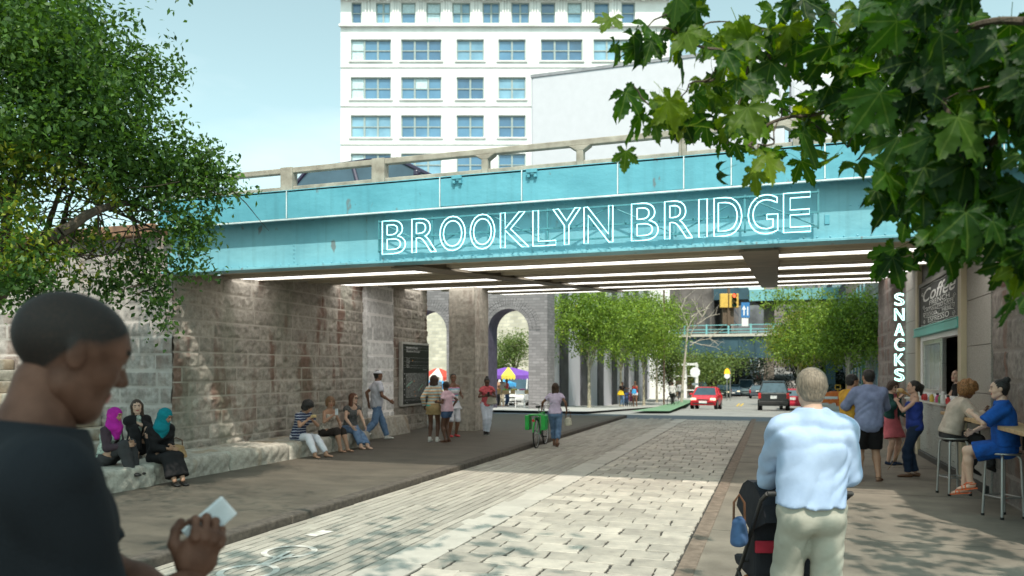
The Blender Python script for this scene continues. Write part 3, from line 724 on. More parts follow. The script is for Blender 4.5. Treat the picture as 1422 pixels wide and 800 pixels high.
for y0, y1 in lights:
    for x0, x1 in ((XA+.1,-5.75),(-5.25,-.45),(.0,XR+.3)):
        b = MB(); slab(b, x0, x1, y0+.05, y1-.05, -.02, .02); b.build('glow_strip', M_strip, BR)
        b = MB(); slab(b, x0, x1, y0+.02, y1-.02, .03, .05); b.build('glow_strip_backing', M_white, BR)
b = MB()
for x in (-5.5, -.22): slab(b, x-.2, x+.2, 11.0, 28.3, -.05, .4); slab(b, x-.26, x+.26, 11.0, 28.3, -.07, -.05)
b.build('cross_beam', mat('cross_beam_dark', (.20,.165,.12), rough=.6, var=.2, scale=2), BR, bevel=.006)
b = MB()
for y0, y1 in lights:
    for yy in (y0, y1):
        slab(b, XA, XB, yy-.05, yy+.05, -.035, .05)
b.build('beam_flange', mat('pale_flange', (.50,.46,.38), rough=.5), BR)
# railing along the edge
RL = empty('bridge_railing', (0,10.68,0), label='beige two rail parapet railing on top of the turquoise band', cat='railing')
b = MB(); b.bx(XA,XB,0,.10,4.965,5.055); b.build('top_rail', M_rail, RL, bevel=.012)
b = MB(); b.bx(XA,XB,.01,.09,4.675,4.755); b.build('lower_rail', M_rail, RL, bevel=.012)
for k, x in enumerate([-9.3,-7.45,-5.8,-4.05,-2.62,-1.2,.25,1.6,3.0,4.4,5.8]):
    w = .11
    b = MB(); b.bx(x-w,x+w,-.03,.13,4.66,5.06) if k in (1,2) else b.bx(x-.05,x+.05,-.02,.12,4.66,4.964)
    b.prism([(x-.16,4.963),(x-.05,4.89),(x+.05,4.89),(x+.16,4.963)], (0,-.023,0), (1,0,0), (0,0,1), (0,.146,0)) if k > 2 else None
    b.build('post', M_rail, RL, bevel=.01)
b = MB(); b.bx(XA,XB,.6,.7,4.75,4.82)
for x in np.arange(XA,XB,2.1): b.bx(x,x+.05,.6,.7,4.5,4.8)
tag(b.build('inner_guard_rail', M_white, loc=(0,10.55,0), bevel=.006), 'thin white guard rail behind the beige railing on the bridge deck', 'guard rail')

# neon sign on the girder
BB = empty('bridge_neon_sign', (0,10.42,0), label='large outlined pale cyan neon sign reading BROOKLYN BRIDGE', cat='neon sign')
YB = 10.50
LET = [('B',531,563),('R',572,606),('O',611,646),('O',653,687),('K',695,734),('L',740,772),('Y',768,806),('N',811,851),('B',877,914),('R',923,962),('I',970.5,982),('D',991.6,1030),('G',1039,1080),('E',1088,1126)]
for ch, u0, u1 in LET:
    x0 = atY(u0, 330, YB).x; x1 = atY(u1, 330, YB).x
    neon_letter(ch, (x0, .08, 3.55), (1,0,0), (0,0,1), x1-x0, .50, .0078, BB, M_neon, .035 if ch != 'I' else .04)
b = MB(); xa, xb = atY(525, 330, YB).x-.06, atY(1130, 330, YB).x+.06
for z in (3.62, 3.80, 4.06): b.bx(xa,xb,.20,.225,z,z+.022)
for x in np.linspace(xa, xb, 8): b.bx(x-.012,x+.012,.21,.235,3.60,4.10)
for i in range(7):
    x0, x1 = np.linspace(xa, xb, 8)[i:i+2]; z0, z1 = (3.63,4.07) if i%2 else (4.07,3.63)
    b.tube([(x0,.23,z0),(x1,.23,z1)], .010, n=5)
for x in np.linspace(xa+.2, xb-.2, 14):
    b.bx(x-.008,x+.008,.09,.21,3.81,3.826)
b.build('frame', mat('frame_teal_dark', (.08,.27,.31), rough=.5), BB)
# ================================================================= TREES
def leaf_mat(name, c, c2, trans=.45, rough=.5):
    m, nt, b = nodes(name); L = nt.links
    a = ND(nt, 'ShaderNodeAttribute', attribute_name='tone'); r = ND(nt, 'ShaderNodeValToRGB')
    r.color_ramp.elements[0].color = (*c, 1); r.color_ramp.elements[1].color = (*c2, 1); L.new(a.outputs['Fac'], r.inputs[0])
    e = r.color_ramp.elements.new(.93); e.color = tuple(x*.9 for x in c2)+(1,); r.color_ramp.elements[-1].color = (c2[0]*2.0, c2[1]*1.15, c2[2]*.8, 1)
    L.new(r.outputs[0], b.inputs['Base Color']); b.inputs['Roughness'].default_value = rough; b.inputs['Specular IOR Level'].default_value = .35
    t = ND(nt, 'ShaderNodeBsdfTranslucent'); mx = ND(nt, 'ShaderNodeMixShader'); mx.inputs[0].default_value = trans
    h = ND(nt, 'ShaderNodeHueSaturation', Saturation=1.15, Value=1.5); h.inputs['Hue'].default_value = .485; L.new(r.outputs[0], h.inputs['Color']); L.new(h.outputs[0], t.inputs[0])
    L.new(b.outputs[0], mx.inputs[1]); L.new(t.outputs[0], mx.inputs[2]); L.new(mx.outputs[0], nt.nodes['Material Output'].inputs[0])
    return m
M_leafA = leaf_mat('leaf_green', (.012,.042,.010), (.13,.26,.045), trans=.36)
M_leafS = leaf_mat('leaf_street_tree', (.020,.065,.010), (.32,.47,.07), trans=.32)
M_leafF = leaf_mat('leaf_far', (.06,.11,.03), (.22,.30,.08), trans=.3)
M_leafM = leaf_mat('leaf_maple', (.014,.042,.008), (.10,.19,.025), trans=.5)
M_bark = mat('bark', (.095,.072,.052), rough=.95, var=.35, scale=10, bump=.8, bscale=40, c2=(.035,.027,.02), stretch=(1,1,.3))
M_barkp = mat('mottled_bark', (.42,.38,.29), rough=.9, var=.2, scale=9, bump=.5, c2=(.18,.16,.11))
LEAF = np.array([(0,0,0),(.28,.45,.06),(.0,1,-.05),(-.28,.45,.06)], float)
def scatter(blobs, ntw, lpt, size, spread, rg, sur=.45, droop=0):
    B = np.array(blobs, float); vol = (B[:,3]*B[:,4]*B[:,5])**.85; pk = rg.choice(len(B), ntw, p=vol/vol.sum())
    d = rg.normal(size=(ntw,3)); d /= np.linalg.norm(d, axis=1, keepdims=True); rr = rg.uniform(0,1,ntw)**sur
    lump = 1+.22*np.sin(d[:,0]*5+B[pk,0]*3)+.18*np.sin(d[:,2]*7+d[:,1]*4+B[pk,1]*5)
    C = B[pk,:3]+d*rr[:,None]*B[pk,3:6]*lump[:,None]
    tw = rg.uniform(0,1,ntw)
    P = np.repeat(C, lpt, 0)+rg.normal(size=(ntw*lpt,3))*spread*np.array([1,1,.8]); P[:,2] -= droop*np.abs(rg.normal(size=len(P)))
    return P, np.repeat(tw, lpt)
def leaves(P, tw, size, rg, tmpl=LEAF, fac=((0,1,2,3),), up=.35):
    n = len(P); k = len(tmpl)
    a = rg.normal(size=(n,3)); a[:,2] -= .35; a /= np.linalg.norm(a,axis=1,keepdims=True)
    nrm = rg.normal(size=(n,3)); nrm[:,2] += up*3; nrm -= a*(nrm*a).sum(1,keepdims=True); nrm /= np.linalg.norm(nrm,axis=1,keepdims=True)
    s = np.cross(a, nrm); sz = size*rg.uniform(.65,1.3,n)
    V = P[:,None,:]+sz[:,None,None]*(tmpl[None,:,0:1]*s[:,None,:]+tmpl[None,:,1:2]*a[:,None,:]+tmpl[None,:,2:3]*nrm[:,None,:])
    F_ = (np.array(fac)[None,:,:]+np.arange(n)[:,None,None]*k).reshape(-1, len(fac[0]))
    t = np.clip(tw*.55+rg.uniform(0,.45,n), 0, 1)
    return V.reshape(-1,3), F_, np.repeat(t, k)
def limb(b, p, q, r0, r1, rg, n=6, wob=.06, sides=7):
    p, q = Vector(p), Vector(q); L_ = (q-p).length; pts = []; rs = []
    ph = [rg.uniform(0,6) for _ in range(3)]
    for i in range(n+1):
        t = i/n; w = sin(pi*t)*wob*L_
        pts.append(p.lerp(q,t)+Vector((sin(t*5+ph[0]), sin(t*4+ph[1]), .6*sin(t*6+ph[2])+.8))*w*.5); rs.append(r0+(r1-r0)*t)
    b.tube(pts, rs, n=sides); return pts
def tree(name, label, base, blobs, trunk_h, r, m, bark, seed, ntw=700, lpt=9, size=.09, spread=.14, cat='tree', group=None, forks=5, par=None, lean=(0,0), droop=0):
    rg = np.random.default_rng(seed); rd = random.Random(seed)
    t = empty(name, base, label=label, cat=cat, group=group)
    b = MB(); top = Vector((lean[0], lean[1], trunk_h))
    b.tube([(0,0,-.1),(0.01,0,.15),(lean[0]*.4,lean[1]*.4,trunk_h*.5),top], [r*1.5,r*1.08,r*.85,r*.7], n=10)
    order = sorted(blobs, key=lambda q: -q[3]*q[4])[:max(forks, 3)]
    for q in order:
        pts = limb(b, top-Vector((0,0,rd.uniform(0,trunk_h*.12))), q[:3], r*.5, r*.12, rd, sides=6)
        for _ in range(5):
            s = pts[rd.randint(2,5)]; e = Vector(q[:3])+Vector((rd.uniform(-1,1)*q[3],rd.uniform(-1,1)*q[4],rd.uniform(-.6,1)*q[5]))*.8
            limb(b, s, e, r*.16, r*.03, rd, n=4, sides=4)
    b.build('trunk', bark, t, smooth=True)
    P, tw = scatter(blobs, ntw, lpt, size, spread, rg, droop=droop)
    V, F_, T = leaves(P, tw, size, rg)
    link('crown', fast_mesh('crown', V, F_, m, tone=T), t); return t

# street trees beyond the bridge
def street_tree(u, d, label, hgt, cw, seed, side, tone_m=M_leafS, group='street trees beyond the bridge'):
    p = gxy(u, d); p.z += .1; rg = random.Random(seed); th = hgt*.31
    bl = []
    for i in range(7):
        a = i*2.4; rr = cw*.28*(.4+.6*rg.random()); bl.append((rr*cos(a), rr*sin(a), th+hgt*(.18+.42*rg.random()), cw*.36, cw*.36, hgt*.19))
    bl.append((0,0,th+hgt*.50, cw*.26,cw*.26,hgt*.16)); bl.append((0,0,th+hgt*.28, cw*.46,cw*.46,hgt*.24))
    return tree('street_tree', label, p, bl, th, .10, tone_m, M_barkp, seed, ntw=1800, lpt=9, size=.15, spread=.16, group=group)
street_tree(818, 44, 'leafy street tree nearest the arcade, leftmost of the row along the white wall', 7.0, 5.9, 11, 0)
street_tree(862, 52, 'street tree behind the family of four, second from the left along the white wall', 7.8, 6.0, 12, 0)
street_tree(894, 60, 'slender street tree third from the left along the white wall', 8.8, 6.2, 13, 0)
street_tree(912, 68, 'street tree last of the left row, beside the cyclist', 9.6, 6.4, 14, 0)
street_tree(1129, 47, 'full street tree on the right of the road behind the black vehicle', 7.2, 6.0, 15, 1)
street_tree(1179, 42, 'street tree at the right just beyond the neon SNACKS wall', 6.9, 4.9, 16, 1)
street_tree(1108, 62, 'yellowish street tree behind the others on the right of the road', 8.0, 5.0, 17, 1, leaf_mat('leaf_yellowing', (.10,.14,.02), (.42,.42,.07), trans=.4))

# trees through the arch and under the far bridge
def bush_at(u, v, d, rw, rh, label, name='tree', m=M_leafF, seed=1, ntw=500, th=None, size=.2, group=None, cat='tree'):
    c = atd(u, v, d); g = Vector((c.x, c.y, gz(c.y))); h = c.z-g.z; rg = random.Random(seed)
    bl = [(rg.uniform(-.5,.5)*rw, rg.uniform(-.5,.5)*rw, h+rg.uniform(-.4,.4)*rh, rw*.6, rw*.6, rh*.6) for _ in range(6)]
    return tree(name, label, g, bl, max(.3, h-rh*.8), .13*max(1, rw/2.5), m, M_bark, seed, ntw=ntw, lpt=7, size=size, spread=size*1.6, cat=cat, group=group)
bush_at(716, 487, 57, 1.9, 1.7, 'bright green tree seen through the tall arch above the market', seed=21, ntw=700, size=.15)
bush_at(688, 508, 58, 1.1, 1.0, 'smaller green tree at the left inside the tall arch', seed=22, ntw=350, size=.15)
bush_at(989, 512, 86, 4.4, 2.6, 'dusty green tree beside the white sign under the far bridge', seed=23, ntw=900, size=.26)
bush_at(958, 524, 92, 2.6, 3.0, 'reddish brown shrub beside the white sign under the far bridge', m=leaf_mat('leaf_russet', (.16,.09,.03), (.35,.26,.12), trans=.3), seed=24, ntw=450, size=.2, cat='shrub', name='shrub')
bush_at(934, 508, 72, 2.2, 3.4, 'ivy green thicket by the pale gate at the end of the left row', seed=25, ntw=600, size=.2)
bush_at(1075, 533, 108, 2.4, 1.4, 'grey green bush beyond the roof of the black vehicle', m=leaf_mat('leaf_grey', (.10,.10,.09), (.30,.29,.26), trans=.2), seed=26, ntw=400, size=.2, cat='shrub', name='shrub')
for i, (u, v, d, rw, rh, lb) in enumerate([(1022,520,112,6,5,'dark evergreen directly behind the traffic sign under the far bridge'),(1000,495,125,7,5,'dark evergreen left of the rising street under the far bridge'),(1060,512,170,6,6,'dark tree over the parked cars on the rising street'),(1105,505,130,7,6,'dark tree right of the rising street behind the yellowish tree'),(1140,530,95,4,3,'low dark tree behind the orange barrier on the right')]):
    bush_at(u, v, d, rw, rh, lb, m=leaf_mat('leaf_dark', (.010,.020,.012), (.035,.05,.03), trans=.15), seed=30+i, ntw=700, size=.35, group='dark trees under the far bridge')
# bare tree
bt = empty('bare_tree', gxy(946, 66), label='bare pale branched tree in front of the far bridge', cat='tree'); b = MB(); rd = random.Random(5)
base = bt.location.copy(); 
def wp(u, v, d=66): return atd(u, v, d)-base
tr = [Vector((0,0,-.1)), wp(949,520), wp(953,480), wp(955,455)]
b.tube(tr, [.12,.10,.08,.06], n=7)
for st, en in (((958,480),(985,470)),((985,470),(998,480)),((958,470),(975,440)),((975,440),(990,418)),((956,460),(946,430)),((946,430),(952,412)),((975,440),(960,415)),((958,475),(1000,486)),((956,455),(972,430)),((968,450),(1000,436)),((960,440),(985,428)),((950,440),(940,420)),((985,470),(1005,458))):
    pts = limb(b, wp(*st), wp(*en), .05, .015, rd, n=5, sides=5, wob=.12)
    for _ in range(3): e = pts[-2]+Vector((rd.uniform(-1,1),rd.uniform(-1,1),rd.uniform(-.2,1)))*.9; limb(b, pts[rd.randint(1,4)], e, .018, .006, rd, n=3, sides=4)
b.build('trunk', mat('pale_bark', (.45,.40,.33), rough=.9), bt, smooth=True)

# ---- the big tree on the left
rd = random.Random(8)
tb = atd(-75, 640, 11.6); tb.z = .0
def L3(u, v, d): return atd(u, v, d)-tb
def px2m(px, d): return px/F_PX*d
big = [(60,75,9.0,105,80),(-40,60,9.5,120,110),(150,120,10.3,72,60),(215,100,10.6,46,38),(60,190,9.2,110,70),(170,205,10.2,95,60),(235,240,10.4,72,45),(-30,250,9.4,100,90),
       (20,285,8.9,40,20),(215,285,10.2,46,26),(280,232,10.6,48,32),(300,262,10.6,36,26),(110,60,10.2,70,60),(100,150,9.8,80,60),(20,10,10,110,70),(140,255,9.8,70,36),
       (245,100,10.6,22,14),(330,262,10.6,22,12),(255,320,10.3,40,30),(270,345,10.3,32,20)]
blobs = [tuple(L3(u, v, d))+(px2m(rx,d), px2m(rx,d)*.9, px2m(rz,d)) for u, v, d, rx, rz in big]
hang = [(30,330,8.9,55,40),(15,380,8.7,40,45),(60,355,9.2,50,30),(120,325,9.8,60,26),(205,345,10.0,30,45),(220,400,10.1,16,40),(175,355,10,30,35),(235,435,10.1,12,30),(150,380,9.8,16,22),(280,300,10.4,40,22),(240,365,10.3,40,24),(285,372,10.3,22,12),(-60,380,8.8,60,70),(100,385,9.6,30,18)]
hblobs = [tuple(L3(u, v, d))+(px2m(rx,d), px2m(rx,d)*.7, px2m(rz,d)) for u, v, d, rx, rz in hang]
T1 = empty('broadleaf_tree', tb, label='large small leaved tree reaching in from the left over the granite wall', cat='tree')
rgn = np.random.default_rng(77)
P, tw = scatter(blobs, 5200, 9, .07, .085, rgn, sur=.42); P2, tw2 = scatter(hblobs+[tuple(L3(222,425,10.1))+(.16,.16,.45), tuple(L3(205,385,10.0))+(.25,.2,.4), tuple(L3(45,395,8.9))+(.35,.3,.35), tuple(L3(160,395,9.9))+(.3,.3,.25)], 950, 6, .07, .09, rgn, sur=.6, droop=.06)
# canopy continuing out of frame to the left, above and behind; it throws the dappled shade
P3, tw3 = scatter([tuple(L3(-160,-40,9)+Vector((0,-1.0,0.4)))+(2.2,2.2,1.6), tuple(L3(60,-110,9))+(1.5,1.6,1.3), tuple(Vector((-7.0,4.6,6.2))-tb)+(1.8,1.7,1.0), tuple(Vector((-9.6,5.4,5.4))-tb)+(2.0,1.8,1.4),tuple(Vector((-4.6,3.8,7.4))-tb)+(1.5,1.3,.8)], 1300, 7, .09, .15, rgn)
P = np.concatenate([P,P2,P3]); tw = np.concatenate([tw*1.0,tw2*.5,tw3])
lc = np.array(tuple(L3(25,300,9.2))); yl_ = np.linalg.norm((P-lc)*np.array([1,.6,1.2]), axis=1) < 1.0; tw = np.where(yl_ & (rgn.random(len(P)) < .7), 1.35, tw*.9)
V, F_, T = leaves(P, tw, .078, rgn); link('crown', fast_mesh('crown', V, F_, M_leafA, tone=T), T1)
b = MB()
tk = [Vector((0,0,-.1)), L3(-60,520,11.2), L3(-30,440,10.4), L3(8,385,9.4)]
b.tube(tk, [.26,.22,.17,.13], n=10)
br = [((8,385,9.4),(40,350,9.2),.11,.095),((40,350,9.2),(85,322,9.2),.09,.075),((85,322,9.2),(135,292,9.4),.07,.05),((135,292,9.4),(180,282,10.0),.05,.035),((180,282,10.3),(230,262,10.4),.032,.018),
      ((60,330,10),(75,290,9.8),.045,.03),((75,290,9.8),(92,240,9.6),.03,.018),((85,315,10),(100,270,9.9),.035,.02),((100,270,9.9),(105,200,9.8),.02,.012),((8,385,10),(10,300,9.4),.09,.06),((10,300,9.4),(50,190,9.3),.06,.03),((50,190,9.3),(70,80,9.2),.03,.015),((10,300,9.4),(-40,180,9.5),.06,.03),
      ((135,292,10.2),(165,230,10.2),.025,.012),((165,230,10.2),(190,160,10.3),.014,.006),((180,282,10.3),(205,400,10.1),.016,.005),((150,290,10.2),(235,330,10.3),.02,.008),((230,262,10.4),(290,240,10.6),.016,.006),((60,340,10),(120,360,9.8),.025,.01),((120,360,9.8),(170,350,9.9),.012,.005),((20,370,9.5),(45,345,8.9),.04,.02),((230,262,10.4),(320,262,10.6),.012,.004),((205,340,10.1),(225,430,10.1),.008,.003)]
for s, e, r0, r1 in br: limb(b, L3(*s), L3(*e), r0, r1, rd, n=6, sides=7, wob=.05)
for _ in range(150):
    s, e, r0, r1 = br[rd.randint(2, len(br)-1)]; t = rd.random(); p = L3(*s).lerp(L3(*e), t)
    q = min(blobs+hblobs, key=lambda k: (Vector(k[:3])-p).length*rd.uniform(.6,1.4)); q = Vector(q[:3])+Vector((rd.gauss(0,.3),rd.gauss(0,.3),rd.gauss(0,.25)))
    if (q-p).length < 2.2: limb(b, p, q, .012, .003, rd, n=5, sides=4, wob=.1)
b.build('trunk', M_bark, T1, smooth=True)

# ---- maple branches close by on the right
def maple_template():
    # five pointed lobes with coarse teeth; axis points carry vein = 1
    lobes = [(90,1.0,.20),(38,.86,.17),(142,.86,.17),(-18,.52,.12),(198,.52,.12)]
    order = sorted(lobes, key=lambda l: l[0])
    pts = []; vein = []; fac = []
    def add(p, v): pts.append(p); vein.append(v); return len(pts)-1
    C = add((0,.0,0), 1)
    rim = {}
    nl = len(order)
    for i, (ang, L_, w) in enumerate(order):
        a = radians(ang); ax_ = np.array([cos(a), sin(a)]); nx_ = np.array([-sin(a), cos(a)])
        ax_i = [C]; lft = []; rgt = []
        prof = [(.34,.16),(.44,.20),(.52,.30),(.58,.22),(.70,.24),(.75,.14),(.86,.12),(.90,.06)]
        for k, (t, ww) in enumerate(prof):
            dz = -.10*t*t*L_
            ax_i.append(add(tuple(ax_*t*L_)+(dz-.015,), 1))
            lft.append(add(tuple(ax_*(t+.03*(k%2==0))*L_+nx_*ww*L_)+(dz+.03,), 0)); rgt.append(add(tuple(ax_*(t+.03*(k%2==0))*L_-nx_*ww*L_)+(dz+.03,), 0))
        tip = add(tuple(ax_*L_)+(-.13*L_,), .5)
        for k in range(len(prof)-1):
            fac += [(ax_i[k+1],ax_i[k+2],lft[k+1]),(ax_i[k+1],lft[k+1],lft[k]),(ax_i[k+2],ax_i[k+1],rgt[k]),(ax_i[k+2],rgt[k],rgt[k+1])]
        fac += [(ax_i[-1],tip,lft[-1]),(tip,ax_i[-1],rgt[-1]),(C,ax_i[1],lft[0]),(ax_i[1],C,rgt[0])]
        rim[i] = (lft[0], rgt[0])
    for i in range(nl-1):   # webs between lobes
        l, r = rim[i][0], rim[i+1][1]
        pa, pb = np.array(pts[l]), np.array(pts[r]); mid = (pa+pb)/2*1.0; m_ = add(tuple(mid*1.02), 0)
        fac += [(C,l,m_),(C,m_,r)]
    # petiole
    s = .012
    a0 = add((-s,0,-.005), .6); a1 = add((s,0,-.005), .6); a2 = add((s*.8,-.38,-.14), .6); a3 = add((-s*.8,-.38,-.14), .6); a4 = add((-s*.8,-.62,-.30), .6); a5 = add((s*.8,-.62,-.30), .6)
    fac += [(a0,a1,a2),(a0,a2,a3),(a3,a2,a5),(a3,a5,a4)]
    return np.array(pts, float), np.array(fac), np.array(vein, float)
MT, MF, MV = maple_template()
def maple_mat():
    m, nt, b = nodes('maple_leaf'); L = nt.links
    a = ND(nt, 'ShaderNodeAttribute', attribute_name='tone'); r = ND(nt, 'ShaderNodeValToRGB')
    r.color_ramp.elements[0].color = (.006,.024,.005,1); r.color_ramp.elements[1].color = (.085,.18,.015,1)
    e = r.color_ramp.elements.new(.55); e.color = (.026,.078,.010,1); e = r.color_ramp.elements.new(.97); e.color = (.13,.19,.02,1)
    L.new(a.outputs['Fac'], r.inputs[0])
    v = ND(nt, 'ShaderNodeAttribute', attribute_name='vein'); vr = ND(nt, 'ShaderNodeMapRange'); vr.inputs['From Min'].default_value = .86; vr.inputs['From Max'].default_value = .97; vr.inputs['To Max'].default_value = .28
    L.new(v.outputs['Fac'], vr.inputs[0]); mx = ND(nt, 'ShaderNodeMix', data_type='RGBA'); L.new(vr.outputs[0], mx.inputs['Factor']); L.new(r.outputs[0], mx.inputs['A']); mx.inputs['B'].default_value = (.22,.30,.08,1)
    tcn = ND(nt, 'ShaderNodeTexCoord'); n = ND(nt, 'ShaderNodeTexNoise', Scale=28, Detail=5); L.new(tcn.outputs['Object'], n.inputs['Vector'])
    mr = ND(nt, 'ShaderNodeMapRange'); mr.inputs['To Min'].default_value = .6; mr.inputs['To Max'].default_value = 1.4; L.new(n.outputs[0], mr.inputs[0])
    m2 = ND(nt, 'ShaderNodeMix', data_type='RGBA', blend_type='MULTIPLY'); m2.inputs['Factor'].default_value = 1; L.new(mx.outputs['Result'], m2.inputs['A']); L.new(mr.outputs[0], m2.inputs['B'])
    L.new(m2.outputs['Result'], b.inputs['Base Color']); b.inputs['Roughness'].default_value = .5; b.inputs['Specular IOR Level'].default_value = .25
    bp = ND(nt, 'ShaderNodeBump', Strength=.35, Distance=.01); L.new(n.outputs[0], bp.inputs['Height']); L.new(bp.outputs[0], b.inputs['Normal'])
    t = ND(nt, 'ShaderNodeBsdfTranslucent'); ms = ND(nt, 'ShaderNodeMixShader'); ms.inputs[0].default_value = .5
    h = ND(nt, 'ShaderNodeHueSaturation', Saturation=1.2, Value=2.9); h.inputs['Hue'].default_value = .475; L.new(m2.outputs['Result'], h.inputs['Color']); L.new(h.outputs[0], t.inputs[0])
    L.new(b.outputs[0], ms.inputs[1]); L.new(t.outputs[0], ms.inputs[2]); L.new(ms.outputs[0], nt.nodes['Material Output'].inputs[0]); return m
MP = maple_mat()
mb = Vector((3.9, 1.0, 0)); T2 = empty('maple_tree', mb, label='large lobed maple leaves and twigs hanging into the top right corner', cat='tree')
rgm = np.random.default_rng(12); rd = random.Random(12)
def Q(u, v, d): return atd(u, v, d)-mb
# anchors: (u, v, d, count, spread_px, size)
anc = [(890,45,3.2,5,26,.155),(925,20,3.2,6,30,.15),(880,120,3.1,3,18,.17),(915,160,3.1,4,20,.135),(945,135,3.2,5,24,.14),(950,60,3.3,8,34,.15),(1000,30,3.4,9,36,.16),(985,110,3.3,7,30,.15),
       (1030,90,3.5,8,36,.155),(1060,40,3.5,9,38,.165),(1020,165,3.3,5,26,.145),(1052,222,3.1,2,9,.165),(1085,150,3.5,8,34,.15),(1110,70,3.5,9,40,.17),(1010,200,3.3,3,18,.13),(1075,195,3.4,4,18,.14),
       (1140,30,3.4,9,40,.17),(1160,100,3.3,9,38,.17),(1140,180,3.5,6,30,.13),(1178,205,3.4,3,20,.12),(1200,60,3.2,10,40,.175),(1200,150,3.3,8,34,.16),(1250,20,3.0,10,42,.18),(1255,100,3.0,10,40,.18),(1240,180,3.1,7,32,.16),
       (1265,245,2.9,5,24,.17),(1300,60,2.8,11,44,.18),(1310,140,2.8,10,40,.18),(1300,210,2.8,9,34,.175),(1360,40,2.7,12,46,.18),(1375,120,2.7,11,44,.18),(1360,200,2.7,10,40,.18),(1330,265,2.7,8,30,.17),(1385,270,2.7,9,34,.175),
       (1272,322,2.8,4,15,.15),(1318,322,2.7,6,20,.15),(1365,318,2.7,6,24,.155),(1345,345,2.7,3,12,.13),(1412,320,2.6,6,22,.16),(1408,368,2.6,4,14,.14),(1424,415,2.6,3,8,.13),(1422,200,2.6,9,40,.18),(1425,90,2.6,9,44,.18)]
PP = []; SZ = []; TN = []
for (u, v, d, n_, sp_, sz) in anc:
    c = Q(u, v, d); s = px2m(sp_, d)
    for _ in range(max(1,int(n_*(1.1 if u < 1210 else 1.05)))):
        PP.append(c+Vector((rd.gauss(0,s),rd.gauss(0,.16),rd.gauss(0,s*.8)))); SZ.append(sz*rd.uniform(.62,1.05)); TN.append(min(1,max(0, rd.gauss(.55 if u < 1200 else .30,.22))))  # darker tone on right-hand leaves puts their shade into the colour
# canopy above and behind the camera: the same tree dapples the ground, unseen clusters added to shade the near man
for _ in range(1050):
    c = rd.choice([(3.2,-1.5,5.6,2.0),(4.6,1.6,5.2,1.5),(-1.2,-.5,6.8,1.6),(5.0,4.0,5.4,1.4),(2.6,4.6,5.4,1.3),(4.2,5.4,5.0,1.2),(3.4,6.6,5.6,1.1),(-1.7,3.0,6.5,1.2),(-2.8,1.4,6.4,1.1),(-.5,-.6,4.9,.8),(-.6,-.3,4.7,.7)])
    PP.append(Vector(c[:3])+Vector((rd.gauss(0,1),rd.gauss(0,1),rd.gauss(0,.35)))*c[3]*.6-mb); SZ.append(rd.uniform(.16,.26)); TN.append(rd.random()*.6)
n = len(PP); PP = np.array([tuple(p) for p in PP]); SZ = np.array(SZ); TN = np.array(TN)
fwdv = np.array([-sy, cy, 0.]); 
a = rgm.normal(size=(n,3))*.42; a[:,2] -= .75; a /= np.linalg.norm(a,axis=1,keepdims=True)
nr = rgm.normal(size=(n,3))*.48 - fwdv*.75+np.array([0,0,.35]); nr -= a*(nr*a).sum(1,keepdims=True); nr /= np.linalg.norm(nr,axis=1,keepdims=True)
s_ = np.cross(a, nr); k = len(MT)
curl = rgm.uniform(-.3,1.8,n)
Tm = np.repeat(MT[None], n, 0); Tm[:,:,2] = Tm[:,:,2]*(.6+curl[:,None]*1.6) + .05*np.sin(Tm[:,:,0]*9+rgm.uniform(0,6,n)[:,None])
asx = rgm.uniform(.8,1.05,n)
V = PP[:,None,:]+SZ[:,None,None]*(Tm[:,:,0:1]*asx[:,None,None]*s_[:,None,:]+Tm[:,:,1:2]*a[:,None,:]+Tm[:,:,2:3]*nr[:,None,:])
F_ = (MF[None]+np.arange(n)[:,None,None]*k).reshape(-1,3)
me = fast_mesh('crown', V.reshape(-1,3), F_, MP, tone=np.repeat(TN, k), smooth=False)
at_v = me.attributes.new('vein','FLOAT','POINT'); at_v.data.foreach_set('value', np.tile(MV, n).astype(np.float32)); link('crown', me, T2)
b = MB()
b.tube([Vector((0,0,-.1)), Vector((.0,.05,1.6)), Vector((-.15,.2,3.2)), Vector((-.4,.5,4.6))], [.24,.19,.16,.12], n=12)
def path(pts, r0, r1): 
    P = [Q(*p) for p in pts]; n_ = len(P); out = []
    for i in range(n_-1):
        for j in range(5): t = j/5; out.append(P[i].lerp(P[i+1], t)+Vector((0,0,sin((i+t)*2.9)*.012)))
    out.append(P[-1]); b.tube(out, [r0+(r1-r0)*i/(len(out)-1) for i in range(len(out))], n=7)
b.tube([Vector((-.4,.5,4.6)), Q(1300,-180,3.4), Q(1140,-30,3.5)], [.05,.03,.017], n=8)
path([(1140,-20,3.5),(1110,55,3.5),(1060,80,3.4),(1045,84,3.4)], .015, .011); path([(1045,84,3.4),(1000,70,3.3),(955,55,3.25),(920,40,3.2)], .009, .004)
path([(1110,55,3.5),(1098,85,3.5),(1082,95,3.5)], .010, .007); path([(1040,86,3.4),(1000,105,3.3),(975,112,3.3)], .007, .004); path([(1040,90,3.4),(1030,130,3.35),(1018,165,3.3)], .006, .003)
path([(1205,110,3.3),(1170,150,3.35),(1100,160,3.4),(1060,180,3.3),(1040,198,3.2),(1050,215,3.1)], .010, .004)
path([(1422,30,2.6),(1350,38,2.7),(1290,50,2.9),(1205,110,3.3)], .014, .010); path([(1290,130,2.9),(1240,158,3.1),(1225,190,3.2)], .008, .004)
path([(1422,150,2.6),(1370,210,2.7),(1340,290,2.7),(1318,345,2.7)], .012, .004); path([(1370,210,2.7),(1300,230,2.8),(1270,245,2.9)], .007, .003); path([(1350,270,2.7),(1400,330,2.65),(1415,410,2.6)], .006, .003)
path([(1300,-60,3.0),(1290,50,2.9),(1310,140,2.8),(1340,220,2.7)], .012, .006)
